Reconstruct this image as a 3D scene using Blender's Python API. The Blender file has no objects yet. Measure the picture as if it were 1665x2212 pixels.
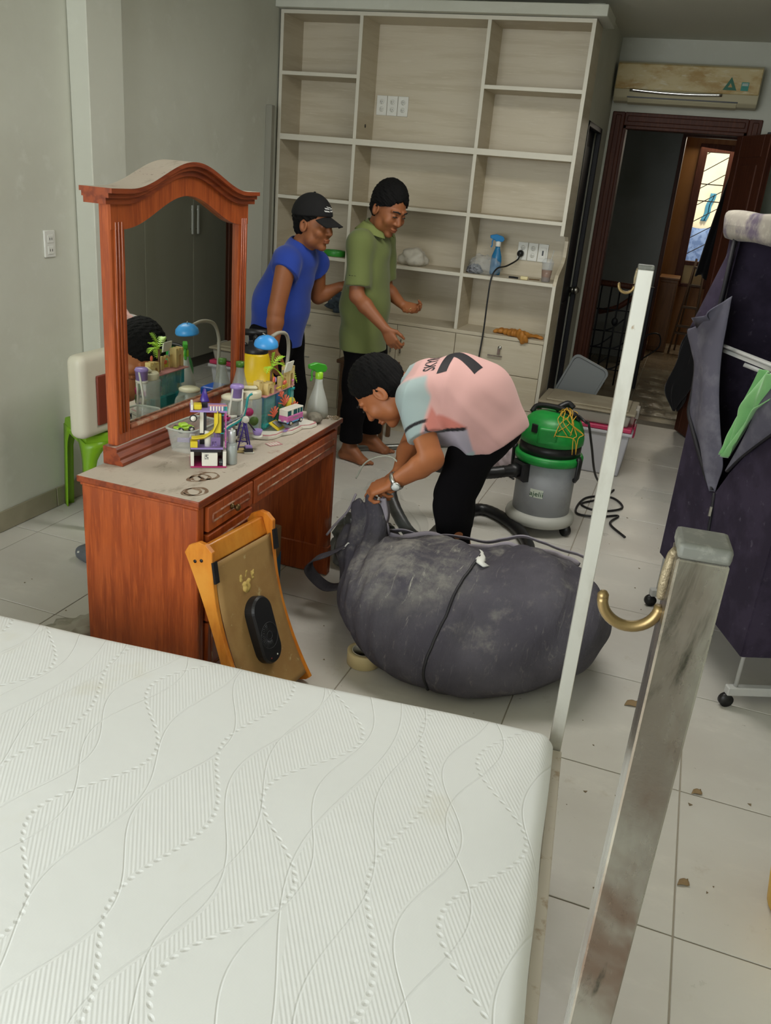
import bpy, bmesh, math, random
import numpy as np
from mathutils import Vector, Matrix
from mathutils.bvhtree import BVHTree
random.seed(7); rng = np.random.default_rng(7)
S = bpy.context.scene
COL = S.collection

# ------------------------------------------------------------------ camera
YAW, PITCH, ROLL, FPX = 0.313713498, -0.379048669, 0.0892988729, 1819.0
cyw, syw, cp, sp = math.cos(YAW), math.sin(YAW), math.cos(PITCH), math.sin(PITCH)
fw = Vector((-syw*cp, cyw*cp, sp)); rt = Vector((cyw, syw, 0)); up = rt.cross(fw)
r2 = rt*math.cos(ROLL)+up*math.sin(ROLL); u2 = up*math.cos(ROLL)-rt*math.sin(ROLL)
cam = bpy.data.cameras.new('camera'); camo = bpy.data.objects.new('camera', cam); COL.objects.link(camo)
M = Matrix((r2, u2, -fw)).transposed().to_4x4(); M.translation = (0, 0, 1.7)
camo.matrix_world = M
cam.sensor_fit = 'HORIZONTAL'; cam.sensor_width = 36; cam.lens = 36*FPX/1665; cam.clip_start = .02; cam.clip_end = 200
S.camera = camo
# ------------------------------------------------------------------ light and exposure
S.view_settings.view_transform = 'Standard'; S.view_settings.look = 'None'
S.view_settings.gamma = 1; S.view_settings.use_curve_mapping = False
S.view_settings.exposure = 0.0
W = bpy.data.worlds.new('sky'); S.world = W; W.use_nodes = True
bg = W.node_tree.nodes['Background']; bg.inputs[0].default_value = (.86, .93, 1.0, 1); bg.inputs[1].default_value = 1.6
def area(name, loc, target, sx, sy, power, col=(1, 1, 1)):
    l = bpy.data.lights.new(name, 'AREA'); l.shape = 'RECTANGLE'; l.size = sx; l.size_y = sy; l.energy = power; l.color = col
    o = bpy.data.objects.new(name, l); COL.objects.link(o); o.location = loc
    d = Vector(target)-Vector(loc); o.rotation_euler = d.to_track_quat('-Z', 'Z').to_euler(); return o
# daylight through the wide balcony doors behind the camera, and a warm area lamp in the room past the landing
area('balcony_daylight', (-1.45, -1.72, 1.62), (-1.35, 3, 1.2), 2.1, 1.8, 97, (.95, .99, 1.0))
area('ceiling_fill', (-.5, 3.6, 2.70), (-.5, 3.6, 0), 1.5, .5, 34, (1, .98, .93))  # added fill without a fixture, brightens the back of the room
area('landing_daylight', (.25, 11.3, 2.45), (.1, 9.6, .6), .9, .5, 15, (1, .9, .72))
sun = bpy.data.lights.new('sun', 'SUN'); sun.energy = 5.5; sun.angle = .3; sun.color = (1, .95, .85)
so = bpy.data.objects.new('sun', sun); COL.objects.link(so); so.rotation_euler = (math.radians(38), 0, math.radians(12)); so.location = (0, 8, 6)

# ------------------------------------------------------------------ materials
def srgb(h):
    if isinstance(h, str):
        h = h.lstrip('#'); c = [int(h[i:i+2], 16)/255 for i in (0, 2, 4)]
    else: c = [x/255 for x in h]
    return tuple(((x/12.92) if x <= .04045 else ((x+.055)/1.055)**2.4) for x in c)+(1,)
class NT:
    def __init__(s, m): s.m = m; s.n = m.node_tree.nodes; s.l = m.node_tree.links
    def new(s, t, **k):
        n = s.n.new(t)
        for a, v in k.items(): setattr(n, a, v)
        return n
    def math(s, op, a, b=None, c=None, clamp=False):
        n = s.n.new('ShaderNodeMath'); n.operation = op; n.use_clamp = clamp
        for i, v in enumerate((a, b, c)):
            if v is None: continue
            if isinstance(v, (int, float)): n.inputs[i].default_value = v
            else: s.l.new(v, n.inputs[i])
        return n.outputs[0]
    def mix(s, f, a, b, mode='MIX'):
        n = s.n.new('ShaderNodeMix'); n.data_type = 'RGBA'; n.blend_type = mode
        for i, v in ((0, f), (6, a), (7, b)):
            if isinstance(v, (int, float)): n.inputs[i].default_value = v
            elif isinstance(v, tuple): n.inputs[i].default_value = v
            else: s.l.new(v, n.inputs[i])
        return n.outputs[2]
    def coord(s, kind='Object', scale=(1, 1, 1), rot=(0, 0, 0)):
        t = s.n.new('ShaderNodeTexCoord'); mp = s.n.new('ShaderNodeMapping')
        mp.inputs['Scale'].default_value = scale; mp.inputs['Rotation'].default_value = rot
        if kind == 'World':
            g = s.n.new('ShaderNodeNewGeometry'); s.l.new(g.outputs['Position'], mp.inputs[0])
        else: s.l.new(t.outputs[kind], mp.inputs[0])
        return mp.outputs[0]
    def noise(s, vec, scale, detail=4, rough=.55, dist=0):
        n = s.n.new('ShaderNodeTexNoise'); n.inputs['Scale'].default_value = scale
        n.inputs['Detail'].default_value = detail; n.inputs['Roughness'].default_value = rough; n.inputs['Distortion'].default_value = dist
        s.l.new(vec, n.inputs['Vector']); return n.outputs['Fac']
    def ramp(s, fac, lo, hi):
        n = s.n.new('ShaderNodeMapRange'); n.inputs[1].default_value = lo; n.inputs[2].default_value = hi
        n.interpolation_type = 'SMOOTHSTEP'; s.l.new(fac, n.inputs[0]); return n.outputs[0]
    def bump(s, h, strength=.3, dist=.01):
        n = s.n.new('ShaderNodeBump'); n.inputs['Strength'].default_value = strength; n.inputs['Distance'].default_value = dist
        s.l.new(h, n.inputs['Height']); s.l.new(n.outputs[0], s.p.inputs['Normal']); return n
MATS = {}
def mat(name, col, rough=.5, metal=0, var=None, bump=None, coat=0, trans=0, alpha=1, spec=.5, coord='World', sheen=0):
    """var=(scale, colour2, lo, hi[, stretch]); bump=(scale, strength, dist[, stretch])"""
    if name in MATS: return MATS[name]
    m = bpy.data.materials.new(name); m.use_nodes = True; t = NT(m); p = t.n['Principled BSDF']; t.p = p
    c = srgb(col); p.inputs['Base Color'].default_value = c
    p.inputs['Roughness'].default_value = rough; p.inputs['Metallic'].default_value = metal
    p.inputs['Coat Weight'].default_value = coat; p.inputs['Transmission Weight'].default_value = trans
    p.inputs['Alpha'].default_value = alpha; p.inputs['Specular IOR Level'].default_value = spec
    if sheen: p.inputs['Sheen Weight'].default_value = sheen
    last = c
    for v in (var if isinstance(var, list) else [var] if var else []):
        st = v[4] if len(v) > 4 else (1, 1, 1)
        f = t.ramp(t.noise(t.coord(coord, st), v[0], 6, .6), v[2], v[3])
        last = t.mix(f, last, srgb(v[1]))
    if not isinstance(last, tuple): t.l.new(last, p.inputs['Base Color'])
    if bump:
        st = bump[3] if len(bump) > 3 else (1, 1, 1)
        t.bump(t.noise(t.coord(coord, st), bump[0], 5), bump[1], bump[2])
    MATS[name] = m; m['nt'] = 1
    return m
def attr_mat(name, rough=.8, bump=None, sheen=0, var=None):
    m = bpy.data.materials.new(name); m.use_nodes = True; t = NT(m); p = t.n['Principled BSDF']; t.p = p
    a = t.new('ShaderNodeAttribute'); a.attribute_name = 'Col'; last = a.outputs['Color']
    if var:
        f = t.ramp(t.noise(t.coord('World', var[4] if len(var) > 4 else (1, 1, 1)), var[0], 6, .6), var[2], var[3])
        last = t.mix(f, last, srgb(var[1]))
    t.l.new(last, p.inputs['Base Color'])
    p.inputs['Roughness'].default_value = rough; p.inputs['Sheen Weight'].default_value = sheen
    if bump: t.bump(t.noise(t.coord('World'), bump[0], 4), bump[1], bump[2])
    MATS[name] = m; return m

# ------------------------------------------------------------------ object helpers
def link(name, me, parent=None):
    o = bpy.data.objects.new(name, me); COL.objects.link(o)
    if parent is not None:
        o.parent = parent
        o.matrix_parent_inverse = parent.matrix_world.inverted() if parent.type != 'EMPTY' else Matrix.Translation(-parent.location)
    return o
def tag(o, label, cat=None, group=None, kind=None):
    if label: o['label'] = label
    if cat: o['category'] = cat
    if group: o['group'] = group
    if kind: o['kind'] = kind
    return o
def thing(name, label, cat, loc, group=None):
    o = bpy.data.objects.new(name, None); COL.objects.link(o); o.location = loc; o.empty_display_size = .05
    return tag(o, label, cat, group)
def fix(v): return Vector(v)
class MB:
    """collects shapes in world coordinates into one mesh"""
    def __init__(s): s.b = bmesh.new(); s.mats = []
    def _mi(s, m):
        if m is None: return 0
        if m not in s.mats: s.mats.append(m)
        return s.mats.index(m)
    def add(s, vs, fs, m=None, smooth=False):
        mi = s._mi(m); v = [s.b.verts.new(p) for p in vs]; out = []
        for f in fs:
            try:
                g = s.b.faces.new([v[i] for i in f]); g.material_index = mi; g.smooth = smooth; out.append(g)
            except ValueError: pass
        return v, out
    def box(s, lo, hi, m=None, bev=0, rot=None, seg=1, pivot=None):
        x0, y0, z0 = lo; x1, y1, z1 = hi
        vs = [(x0, y0, z0), (x1, y0, z0), (x1, y1, z0), (x0, y1, z0), (x0, y0, z1), (x1, y0, z1), (x1, y1, z1), (x0, y1, z1)]
        if rot is not None:
            c = Vector(pivot) if pivot else Vector(((x0+x1)/2, (y0+y1)/2, (z0+z1)/2))
            vs = [c+rot @ (Vector(v)-c) for v in vs]
        fs = [(0, 3, 2, 1), (4, 5, 6, 7), (0, 1, 5, 4), (1, 2, 6, 5), (2, 3, 7, 6), (3, 0, 4, 7)]
        v, f = s.add(vs, fs, m)
        if bev: s._bev(f, bev, seg)
        return s
    def _bev(s, f, bev, seg):
        es = list({e for g in f for e in g.edges})
        mi = f[0].material_index
        r = bmesh.ops.bevel(s.b, geom=es, offset=bev, segments=seg, profile=.6, affect='EDGES', clamp_overlap=True)
        for g in r['faces']: g.material_index = mi; g.smooth = seg > 1
    def prism(s, pts, axis, a, b, m=None, bev=0, seg=1, smooth=False):
        """extrude 2D polygon pts along axis (0,1,2) from a to b; 2D coords fill the other two axes in order"""
        def P(u, v, w):
            q = [u, v]; q.insert(axis, w); return tuple(q)
        n = len(pts); vs = [P(u, v, a) for u, v in pts]+[P(u, v, b) for u, v in pts]
        fs = [tuple(range(n)), tuple(range(2*n-1, n-1, -1))]+[(i, i+n, (i+1) % n+n, (i+1) % n) for i in range(n)]
        v, f = s.add(vs, fs, m)
        bmesh.ops.recalc_face_normals(s.b, faces=f)
        if bev: s._bev(f, bev, seg)
        return s
    def tube(s, pts, r, m=None, n=10, cap=True, closed=False, smooth=True, flat=None):
        """swept tube; r scalar or list; flat=(dir, ratio) squashes the section"""
        P = [Vector(p) for p in pts]; k = len(P); R = r if isinstance(r, (list, tuple)) else [r]*k
        vs = []; prev = None
        for i in range(k):
            if closed: t = (P[(i+1) % k]-P[i-1])
            else: t = P[min(i+1, k-1)]-P[max(i-1, 0)]
            t = t.normalized() if t.length > 1e-9 else Vector((0, 0, 1))
            if prev is None:
                a = Vector((0, 0, 1)) if abs(t.z) < .9 else Vector((1, 0, 0))
                x = t.cross(a).normalized()
            else: x = (prev-t*prev.dot(t)); x = x.normalized() if x.length > 1e-6 else prev
            prev = x; y = t.cross(x)
            for j in range(n):
                th = 2*math.pi*j/n; o = (x*math.cos(th)+y*math.sin(th))*R[i]
                if flat: d = Vector(flat[0]).normalized(); o = o+d*o.dot(d)*(flat[1]-1)
                vs.append(P[i]+o)
        fs = []
        for i in range(k if closed else k-1):
            for j in range(n):
                a = i*n+j; b = i*n+(j+1) % n; i2 = (i+1) % k
                fs.append((a, b, i2*n+(j+1) % n, i2*n+j))
        if cap and not closed: fs += [tuple(range(n-1, -1, -1)), tuple(range((k-1)*n, k*n))]
        s.add(vs, fs, m, smooth); return s
    def lathe(s, prof, c=(0, 0, 0), m=None, n=24, axis=(0, 0, 1), smooth=True, sx=1, sy=1):
        """prof: (radius, height) list"""
        ax = Vector(axis).normalized(); q = Vector((0, 0, 1)).rotation_difference(ax).to_matrix(); c = Vector(c)
        vs = []; fs = []; k = len(prof)
        for r, h in prof:
            for j in range(n):
                th = 2*math.pi*j/n; vs.append(c+q @ Vector((r*math.cos(th)*sx, r*math.sin(th)*sy, h)))
        for i in range(k-1):
            for j in range(n): fs.append((i*n+j, i*n+(j+1) % n, (i+1)*n+(j+1) % n, (i+1)*n+j))
        if prof[0][0] > 1e-6: fs.append(tuple(range(n-1, -1, -1)))
        if prof[-1][0] > 1e-6: fs.append(tuple(range((k-1)*n, k*n)))
        v, f = s.add(vs, fs, m, smooth); return s
    def cyl(s, p0, p1, r, m=None, n=16, r1=None):
        return s.tube([p0, p1], [r, r if r1 is None else r1], m, n)
    def grid(s, fn, nu, nv, m=None, smooth=True, thick=0, closed_u=False):
        vs = [fn(i/(nu-1), j/(nv-1)) for j in range(nv) for i in range(nu)]
        fs = [(j*nu+i, j*nu+i+1, (j+1)*nu+i+1, (j+1)*nu+i) for j in range(nv-1) for i in range(nu-1)]
        v, f = s.add(vs, fs, m, smooth)
        if thick:
            s.b.normal_update()
            bmesh.ops.recalc_face_normals(s.b, faces=f)
            r = bmesh.ops.solidify(s.b, geom=f, thickness=thick)
        return s
    def ell(s, c, rad, m=None, n=16, rot=None):
        vs = [];k = n//2; fs = []
        for i in range(k+1):
            ph = math.pi*i/k
            for j in range(n):
                th = 2*math.pi*j/n; p = Vector((rad[0]*math.sin(ph)*math.cos(th), rad[1]*math.sin(ph)*math.sin(th), rad[2]*math.cos(ph)))
                vs.append(Vector(c)+(rot @ p if rot else p))
        for i in range(k):
            for j in range(n): fs.append((i*n+j, (i+1)*n+j, (i+1)*n+(j+1) % n, i*n+(j+1) % n))
        s.add(vs, fs, m, True); return s
    def build(s, name, m=None, parent=None, weld=True):
        if weld: bmesh.ops.remove_doubles(s.b, verts=s.b.verts, dist=1e-6)
        bmesh.ops.dissolve_degenerate(s.b, dist=1e-7, edges=s.b.edges)
        bmesh.ops.recalc_face_normals(s.b, faces=s.b.faces)
        me = bpy.data.meshes.new(name); s.b.to_mesh(me); s.b.free()
        for x in (s.mats or [m]):
            if x is not None: me.materials.append(x)
        return link(name, me, parent)
def raw(name, V, F, m, parent=None, smooth=True, col=None):
    me = bpy.data.meshes.new(name); me.from_pydata([tuple(v) for v in V], [], [tuple(f) for f in F]); me.update()
    if smooth: me.shade_smooth()
    if col is not None:
        a = me.color_attributes.new('Col', 'FLOAT_COLOR', 'POINT')
        c4 = np.ones((len(V), 4), np.float32); c4[:, :3] = col; a.data.foreach_set('color', c4.ravel())
    for x in (m if isinstance(m, list) else [m]): me.materials.append(x)
    return link(name, me, parent)
def text_mesh(body, size, extrude=.001, bold=0):
    c = bpy.data.curves.new('t', 'FONT'); c.body = body; c.size = size; c.extrude = extrude; c.offset = bold; c.align_x = 'CENTER'; c.align_y = 'CENTER'
    o = bpy.data.objects.new('t', c); COL.objects.link(o); bpy.context.view_layer.update()
    dg = bpy.context.evaluated_depsgraph_get(); me = bpy.data.meshes.new_from_object(o.evaluated_get(dg))
    bpy.data.objects.remove(o); bpy.data.curves.remove(c); return me
def text(name, body, size, origin, xdir, ydir, m, parent, extrude=.0008):
    me = text_mesh(body, size, extrude); x = Vector(xdir).normalized(); y = Vector(ydir).normalized(); z = x.cross(y)
    Mx = Matrix((x, y, z)).transposed().to_4x4(); Mx.translation = Vector(origin); me.transform(Mx); me.materials.clear(); me.materials.append(m)
    return link(name, me, parent)
def arc(c, r, a0, a1, n, plane='xz'):
    out = []
    for i in range(n+1):
        a = math.radians(a0+(a1-a0)*i/n); u, v = r*math.cos(a), r*math.sin(a)
        out.append({'xz': (c[0]+u, c[1], c[2]+v), 'xy': (c[0]+u, c[1]+v, c[2]), 'yz': (c[0], c[1]+u, c[2]+v)}[plane])
    return out
def bez(pts, n=12):
    """Catmull-Rom through pts"""
    P = [Vector(p) for p in pts]; P = [P[0]*2-P[1]]+P+[P[-1]*2-P[-2]]; out = []
    for i in range(1, len(P)-2):
        for k in range(n):
            t = k/n; a, b, c, d = P[i-1], P[i], P[i+1], P[i+2]
            out.append(.5*((2*b)+(c-a)*t+(2*a-5*b+4*c-d)*t*t+(3*b-a-3*c+d)*t**3))
    out.append(P[-2]); return out
def rotz(a): return Matrix.Rotation(a, 3, 'Z')

# ------------------------------------------------------------------ implicit bodies (smooth unions, surface nets)
class SDF:
    def __init__(s, lo, hi, h):
        s.h = h; s.lo = np.array(lo, np.float32); n = np.ceil((np.array(hi)-np.array(lo))/h).astype(int)+1
        s.n = n; s.f = np.full(n, .2, np.float32)
        s.ax = [s.lo[i]+h*np.arange(n[i], dtype=np.float32) for i in range(3)]
    def sub(s, lo, hi, mg=.05):
        sl = []
        for i in range(3):
            a = int(np.floor((lo[i]-mg-s.lo[i])/s.h)); b = int(np.ceil((hi[i]+mg-s.lo[i])/s.h))+1
            sl.append(slice(max(a, 0), max(min(b, s.n[i]), 0)))
        X = np.meshgrid(*[s.ax[i][sl[i]] for i in range(3)], indexing='ij', sparse=True)
        return tuple(sl), X
    def comb(s, sl, d, k, op):
        f = s.f[sl]
        if f.size == 0: return
        if op == 'add':
            if k > 0:
                h = np.clip(.5+.5*(f-d)/k, 0, 1); s.f[sl] = f*(1-h)+d*h-k*h*(1-h)
            else: s.f[sl] = np.minimum(f, d)
        elif op == 'sub':
            d = -d; h = np.clip(.5-.5*(f-d)/max(k, 1e-6), 0, 1); s.f[sl] = f*(1-h)+d*h+k*h*(1-h)
    def cap(s, p0, p1, r0, r1=None, k=.02, op='add', flat=None, cut=None):
        r1 = r0 if r1 is None else r1; p0 = np.array(p0, np.float32); p1 = np.array(p1, np.float32); R = max(r0, r1)*(max(1, flat[1]) if flat else 1)
        sl, X = s.sub(np.minimum(p0, p1)-R, np.maximum(p0, p1)+R); ba = p1-p0; L = float(ba@ba)+1e-12
        pa = [X[i]-p0[i] for i in range(3)]; h = np.clip((pa[0]*ba[0]+pa[1]*ba[1]+pa[2]*ba[2])/L, 0, 1)
        q = [pa[i]-ba[i]*h for i in range(3)]
        sc = 1
        if flat is not None:
            d = np.array(flat[0], float); d /= np.linalg.norm(d); g = (q[0]*d[0]+q[1]*d[1]+q[2]*d[2])*(1/flat[1]-1)
            q = [q[i]+d[i]*g for i in range(3)]; sc = min(1, flat[1])
        d = (np.sqrt(q[0]**2+q[1]**2+q[2]**2)-(r0+(r1-r0)*h))*sc
        if cut is not None:                                   # flat end: keep the side n points away from
            c, n = cut; n = np.array(n, float); n /= np.linalg.norm(n); d = np.maximum(d, sum((X[i]-c[i])*n[i] for i in range(3)))
        s.comb(sl, d, k, op); return s
    def ell(s, c, rad, R=None, k=.02, op='add', clip=None):
        c = np.array(c, np.float32); m = max(rad); sl, X = s.sub(c-m, c+m)
        p = [X[i]-c[i] for i in range(3)]
        if R is not None:
            R = np.array(R, np.float32); p = [p[0]*R[0, i]+p[1]*R[1, i]+p[2]*R[2, i] for i in range(3)]  # columns are the local axes
        k0 = np.sqrt((p[0]/rad[0])**2+(p[1]/rad[1])**2+(p[2]/rad[2])**2); k1 = np.sqrt((p[0]/rad[0]**2)**2+(p[1]/rad[1]**2)**2+(p[2]/rad[2]**2)**2)+1e-9
        d = k0*(k0-1)/k1
        if clip is not None:
            for n, o in clip: d = np.maximum(d, p[0]*n[0]+p[1]*n[1]+p[2]*n[2]-o)
        s.comb(sl, d, k, op); return s
    def plane(s, p, n, lo=None, hi=None):
        """keep the side that n points away from (cuts away where n.(x-p)>0), inside the box lo..hi"""
        lo = s.lo if lo is None else lo; hi = s.lo+s.h*s.n if hi is None else hi
        sl, X = s.sub(lo, hi, 0); n = np.array(n, float); n /= np.linalg.norm(n)
        s.f[sl] = np.maximum(s.f[sl], sum((X[i]-p[i])*n[i] for i in range(3))); return s
    def disp(s, fn, lo=None, hi=None):
        lo = s.lo if lo is None else lo; hi = s.lo+s.h*s.n if hi is None else hi
        sl, X = s.sub(lo, hi, 0); s.f[sl] += fn(*X).astype(np.float32); return s
    def mesh(s):
        f = s.f; f[0], f[-1] = .2, .2; f[:, 0], f[:, -1] = .2, .2; f[:, :, 0], f[:, :, -1] = .2, .2
        sg = f < 0; nx, ny, nz = f.shape
        cnt = np.zeros((nx-1, ny-1, nz-1), np.int8)
        for a in (0, 1):
            for b in (0, 1):
                for c in (0, 1): cnt += sg[a:nx-1+a, b:ny-1+b, c:nz-1+c]
        act = (cnt > 0) & (cnt < 8); I = np.argwhere(act); idx = np.full(act.shape, -1, np.int64); idx[act] = np.arange(len(I))
        corner = [(a, b, c) for a in (0, 1) for b in (0, 1) for c in (0, 1)]
        val = {c: f[I[:, 0]+c[0], I[:, 1]+c[1], I[:, 2]+c[2]] for c in corner}
        acc = np.zeros((len(I), 3)); num = np.zeros(len(I))
        for c in corner:
            for ax in range(3):
                if c[ax]: continue
                d = list(c); d[ax] = 1; d = tuple(d); u, v = val[c], val[d]; ch = (u < 0) != (v < 0)
                t = np.where(ch, u/(u-v+1e-20), 0); p = np.zeros((len(I), 3)); p += c; p[:, ax] = t
                acc += p*ch[:, None]; num += ch
        V = (I+acc/num[:, None])*s.h+s.lo
        F = []
        for ax in range(3):
            o = [(1, 2), (2, 0), (0, 1)][ax]
            a = [slice(None)]*3; b = [slice(None)]*3; a[ax] = slice(0, -1); b[ax] = slice(1, None)
            ch = sg[tuple(a)] != sg[tuple(b)]; E = np.argwhere(ch)
            ok = (E[:, o[0]] > 0) & (E[:, o[1]] > 0) & (E[:, o[0]] < act.shape[o[0]]) & (E[:, o[1]] < act.shape[o[1]])
            E = E[ok]; ins = sg[E[:, 0], E[:, 1], E[:, 2]]
            q = []
            for du, dv in ((0, 0), (1, 0), (1, 1), (0, 1)):
                e = E.copy(); e[:, o[0]] -= du; e[:, o[1]] -= dv; q.append(idx[e[:, 0], e[:, 1], e[:, 2]])
            q = np.stack(q, 1); q[~ins] = q[~ins][:, ::-1]; F.append(q)
        F = np.concatenate(F); F = F[(F >= 0).all(1)][:, ::-1]
        return V, F
def smooth_verts(V, F, it=2, w=.5):
    n = len(V); a = np.concatenate([F[:, [0, 1]], F[:, [1, 2]], F[:, [2, 3]], F[:, [3, 0]]]); V = V.copy()
    i = np.concatenate([a[:, 0], a[:, 1]]); j = np.concatenate([a[:, 1], a[:, 0]]); deg = np.bincount(i, minlength=n)[:, None]
    for _ in range(it):
        s = np.stack([np.bincount(i, V[j, c], n) for c in range(3)], 1); V = V*(1-w)+w*s/np.maximum(deg, 1)
    return V
# ------------------------------------------------------------------ materials of the room
m_wall = mat('wall_paint', '#c9cabd', .75, var=[(1.3, '#c0c0b2', .4, .7), (9, '#cdcec2', .55, .75)], bump=(60, .05, .002))
m_ceil = mat('ceiling_paint', '#cfcec0', .8, bump=(40, .04, .002))
m_grout = mat('grout', '#9c9384', .9)
m_base = mat('baseboard_tile', '#8c8670', .35, var=(3, '#9a937c', .4, .7))
m_wood = mat('red_wood', '#a34c1e', .4, var=[(6, '#8d3d16', .42, .6, (6, 6, .6)), (24, '#b65a26', .5, .72, (5, 5, .3))], bump=(50, .05, .002, (3, 3, .2)), coat=.15)
m_door = mat('dark_red_wood', '#4a2619', .55, var=(20, '#57301f', .45, .65, (4, 4, .3)), spec=.3)
m_orange_wall = mat('landing_wood', '#8a5f30', .55, var=(5, '#7c5026', .4, .7, (3, 3, .4)))
m_white_pl = mat('white_plastic', '#dcdcd4', .4)
m_black = mat('black_plastic', '#151517', .42)
m_dark = mat('dark_paint', '#23242c', .5)
m_steel = mat('steel', '#b9b8b0', .32, 1, var=(4, '#9a958a', .5, .75), bump=(80, .04, .001))
m_chrome = mat('chrome', '#d8d8d6', .18, 1)

def tile_material():
    m = bpy.data.materials.new('floor_tile'); m.use_nodes = True; t = NT(m); p = t.n['Principled BSDF']; t.p = p
    w = t.coord('World')
    base = t.mix(t.ramp(t.noise(w, 1.1, 5), .38, .66), srgb('#c9c6be'), srgb('#bfbab1'))
    dust = t.mix(t.ramp(t.noise(t.coord('World', (.7, 1.3, 1)), 3.2, 8, .68), .5, .75), base, srgb('#d2cec5'))
    spot = t.ramp(t.noise(w, 38, 3, .5), .73, .77)
    c = t.mix(t.math('MULTIPLY', spot, .5), dust, srgb('#6d6454'))
    rug = t.math('MULTIPLY', t.ramp(t.noise(w, 7, 8, .7), .6, .72), .35)
    c = t.mix(rug, c, srgb('#a39681'))
    t.l.new(c, p.inputs['Base Color'])
    t.l.new(t.math('MULTIPLY_ADD', t.noise(w, 4, 6, .7), .42, .14), p.inputs['Roughness'])
    t.bump(t.noise(w, 55, 3), .03, .002); return m
m_tile = tile_material()

XL, XR, YR, YB, ZC = -2.81, 1.06, -1.6, 7.0, 2.755
XI = -.81                                                    # wall face right of the shelving
def st(o): o['kind'] = 'structure'; return o
fl = st(MB().box((XL-.1, YR-.1, -.12), (XR+.1, YB+.13, -.003), m_grout).build('floor'))
PT = .59; x0g, y0g = .28, 1.76
tile_cache = {}
def tile_mesh(w, d, h, m, bev=.0015):
    k = (round(w, 3), round(d, 3), round(h, 3), m.name)
    if k not in tile_cache:
        b = MB(); b.box((-w/2, -d/2, -h), (w/2, d/2, 0), m, bev); o = b.build('tile'); tile_cache[k] = o.data; bpy.data.objects.remove(o)
    return tile_cache[k]
def lay(x0, x1, y0, y1, parent, m, z=0):
    i0 = math.floor((x0-x0g)/PT); i1 = math.ceil((x1-x0g)/PT); j0 = math.floor((y0-y0g)/PT); j1 = math.ceil((y1-y0g)/PT)
    for i in range(i0, i1):
        for j in range(j0, j1):
            a, b = max(x0, x0g+i*PT), min(x1, x0g+(i+1)*PT); c, d = max(y0, y0g+j*PT), min(y1, y0g+(j+1)*PT)
            if b-a < .02 or d-c < .02: continue
            o = link('tile', tile_mesh(b-a-.004, d-c-.004, .003, m), parent); o.location = ((a+b)/2, (c+d)/2, z)
lay(XL+.006, XR-.004, YR+.004, YB-.02, fl, m_tile)

wl = st(MB().box((XL-.12, YR-.1, -.1), (XL, YB+.1, ZC+.1), m_wall).build('wall_left'))
MB().box((XL+.001, 3.5, .001), (-2.705, 3.757, ZC-.001), m_wall, .004).build('pilaster', None, wl)
# left wall socket
sk = thing('wall_socket', 'white double power socket on the left wall beside the pilaster', 'socket', (-2.805, 3.30, 1.28))
b = MB(); b.box((-2.811, 3.265, 1.22), (-2.801, 3.336, 1.34), m_white_pl, .004, seg=2); b.build('plate', None, sk)
b = MB()
for zz in (1.252, 1.302):
    b = MB(); b.box((-2.8012, 3.281, zz-.018), (-2.797, 3.32, zz+.018), m_white_pl, .002); o = b.build('socket_face', None, sk)
    for yy in (3.294, 3.308): b = MB(); b.box((-2.7975, yy-.0016, zz-.005), (-2.7965, yy+.0016, zz+.006), m_black); b.build('slot', None, o)
st(MB().box((XR, YR-.1, -.1), (XR+.12, YB+.1, ZC+.1), m_wall).build('wall_right'))
# wall at the far end: door opening x -.70 .. .14
wb = MB(); DX0, DX1, DZ = -.715, .17, 2.2
wb.box((XI-.3, YB, -.1), (DX0, YB+.13, ZC+.1), m_wall); wb.box((DX1, YB, -.1), (XR+.1, YB+.13, ZC+.1), m_wall); wb.box((DX0, YB, DZ), (DX1, YB+.13, ZC+.1), m_wall)
st(wb.build('wall_back'))
# bathroom block right of/behind the shelving with the dark doorway
wi = MB()
wi.box((XL-.1, 5.89, -.1), (XI-.1, 6.0, ZC+.1), m_wall)
wi.box((XI-.1, 5.853, -.1), (XI, 5.93, ZC+.1), m_wall); wi.box((XI-.1, 6.66, -.1), (XI, YB+.01, ZC+.1), m_wall); wi.box((XI-.1, 5.93, 2.13), (XI, 6.66, ZC+.1), m_wall)
st(wi.build('wall_inner'))
# rear wall with balcony opening
wr = MB(); wr.box((XL-.1, YR-.1, -.1), (-2.55, YR, ZC+.1), m_wall); wr.box((-.35, YR-.1, -.1), (XR+.1, YR, ZC+.1), m_wall); wr.box((-2.55, YR-.1, 2.55), (-.35, YR, ZC+.1), m_wall); wr.box((-2.55, YR-.1, -.1), (-.35, YR, .7), m_wall)
st(wr.build('wall_rear'))
ce = MB(); ce.box((XL-.1, YR-.1, ZC), (XR+.1, YB+.13, ZC+.1), m_ceil); st(ce.build('ceiling'))
# baseboard of the left wall: one tile strip per floor tile
bb = st(MB().box((XL+.0005, YR, .001), (XL+.004, 5.5, .098), m_grout).build('baseboard_left'))
y = y0g-PT*5.5
while y < 5.4:
    for a, bnd in (((y, y+PT-.004),) if not (y < 3.757 and y+PT > 3.5) else ((y, 3.496), (3.761, y+PT-.004))):
        if bnd-a < .03: continue
        o = MB(); o.box((XL+.003, max(a, YR), .0015), (XL+.012, bnd, .1), m_base, .002); o.build('tile', None, bb)
    y += PT
o = MB(); o.box((XL+.012, 3.489, .0015), (-2.693, 3.4995, .1), m_base, .002); o.build('tile', None, bb)
o = MB(); o.box((-2.7045, 3.489, .0015), (-2.693, 3.757, .1), m_base, .002); o.build('tile', None, bb)
b2 = MB(); b2.box((XI, 6.66, .001), (XI+.01, YB, .1), m_base, .002); b2.box((XI, YB-.01, .001), (DX0-.09, YB, .1), m_base, .002)
st(b2.build('baseboard_inner'))

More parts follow.
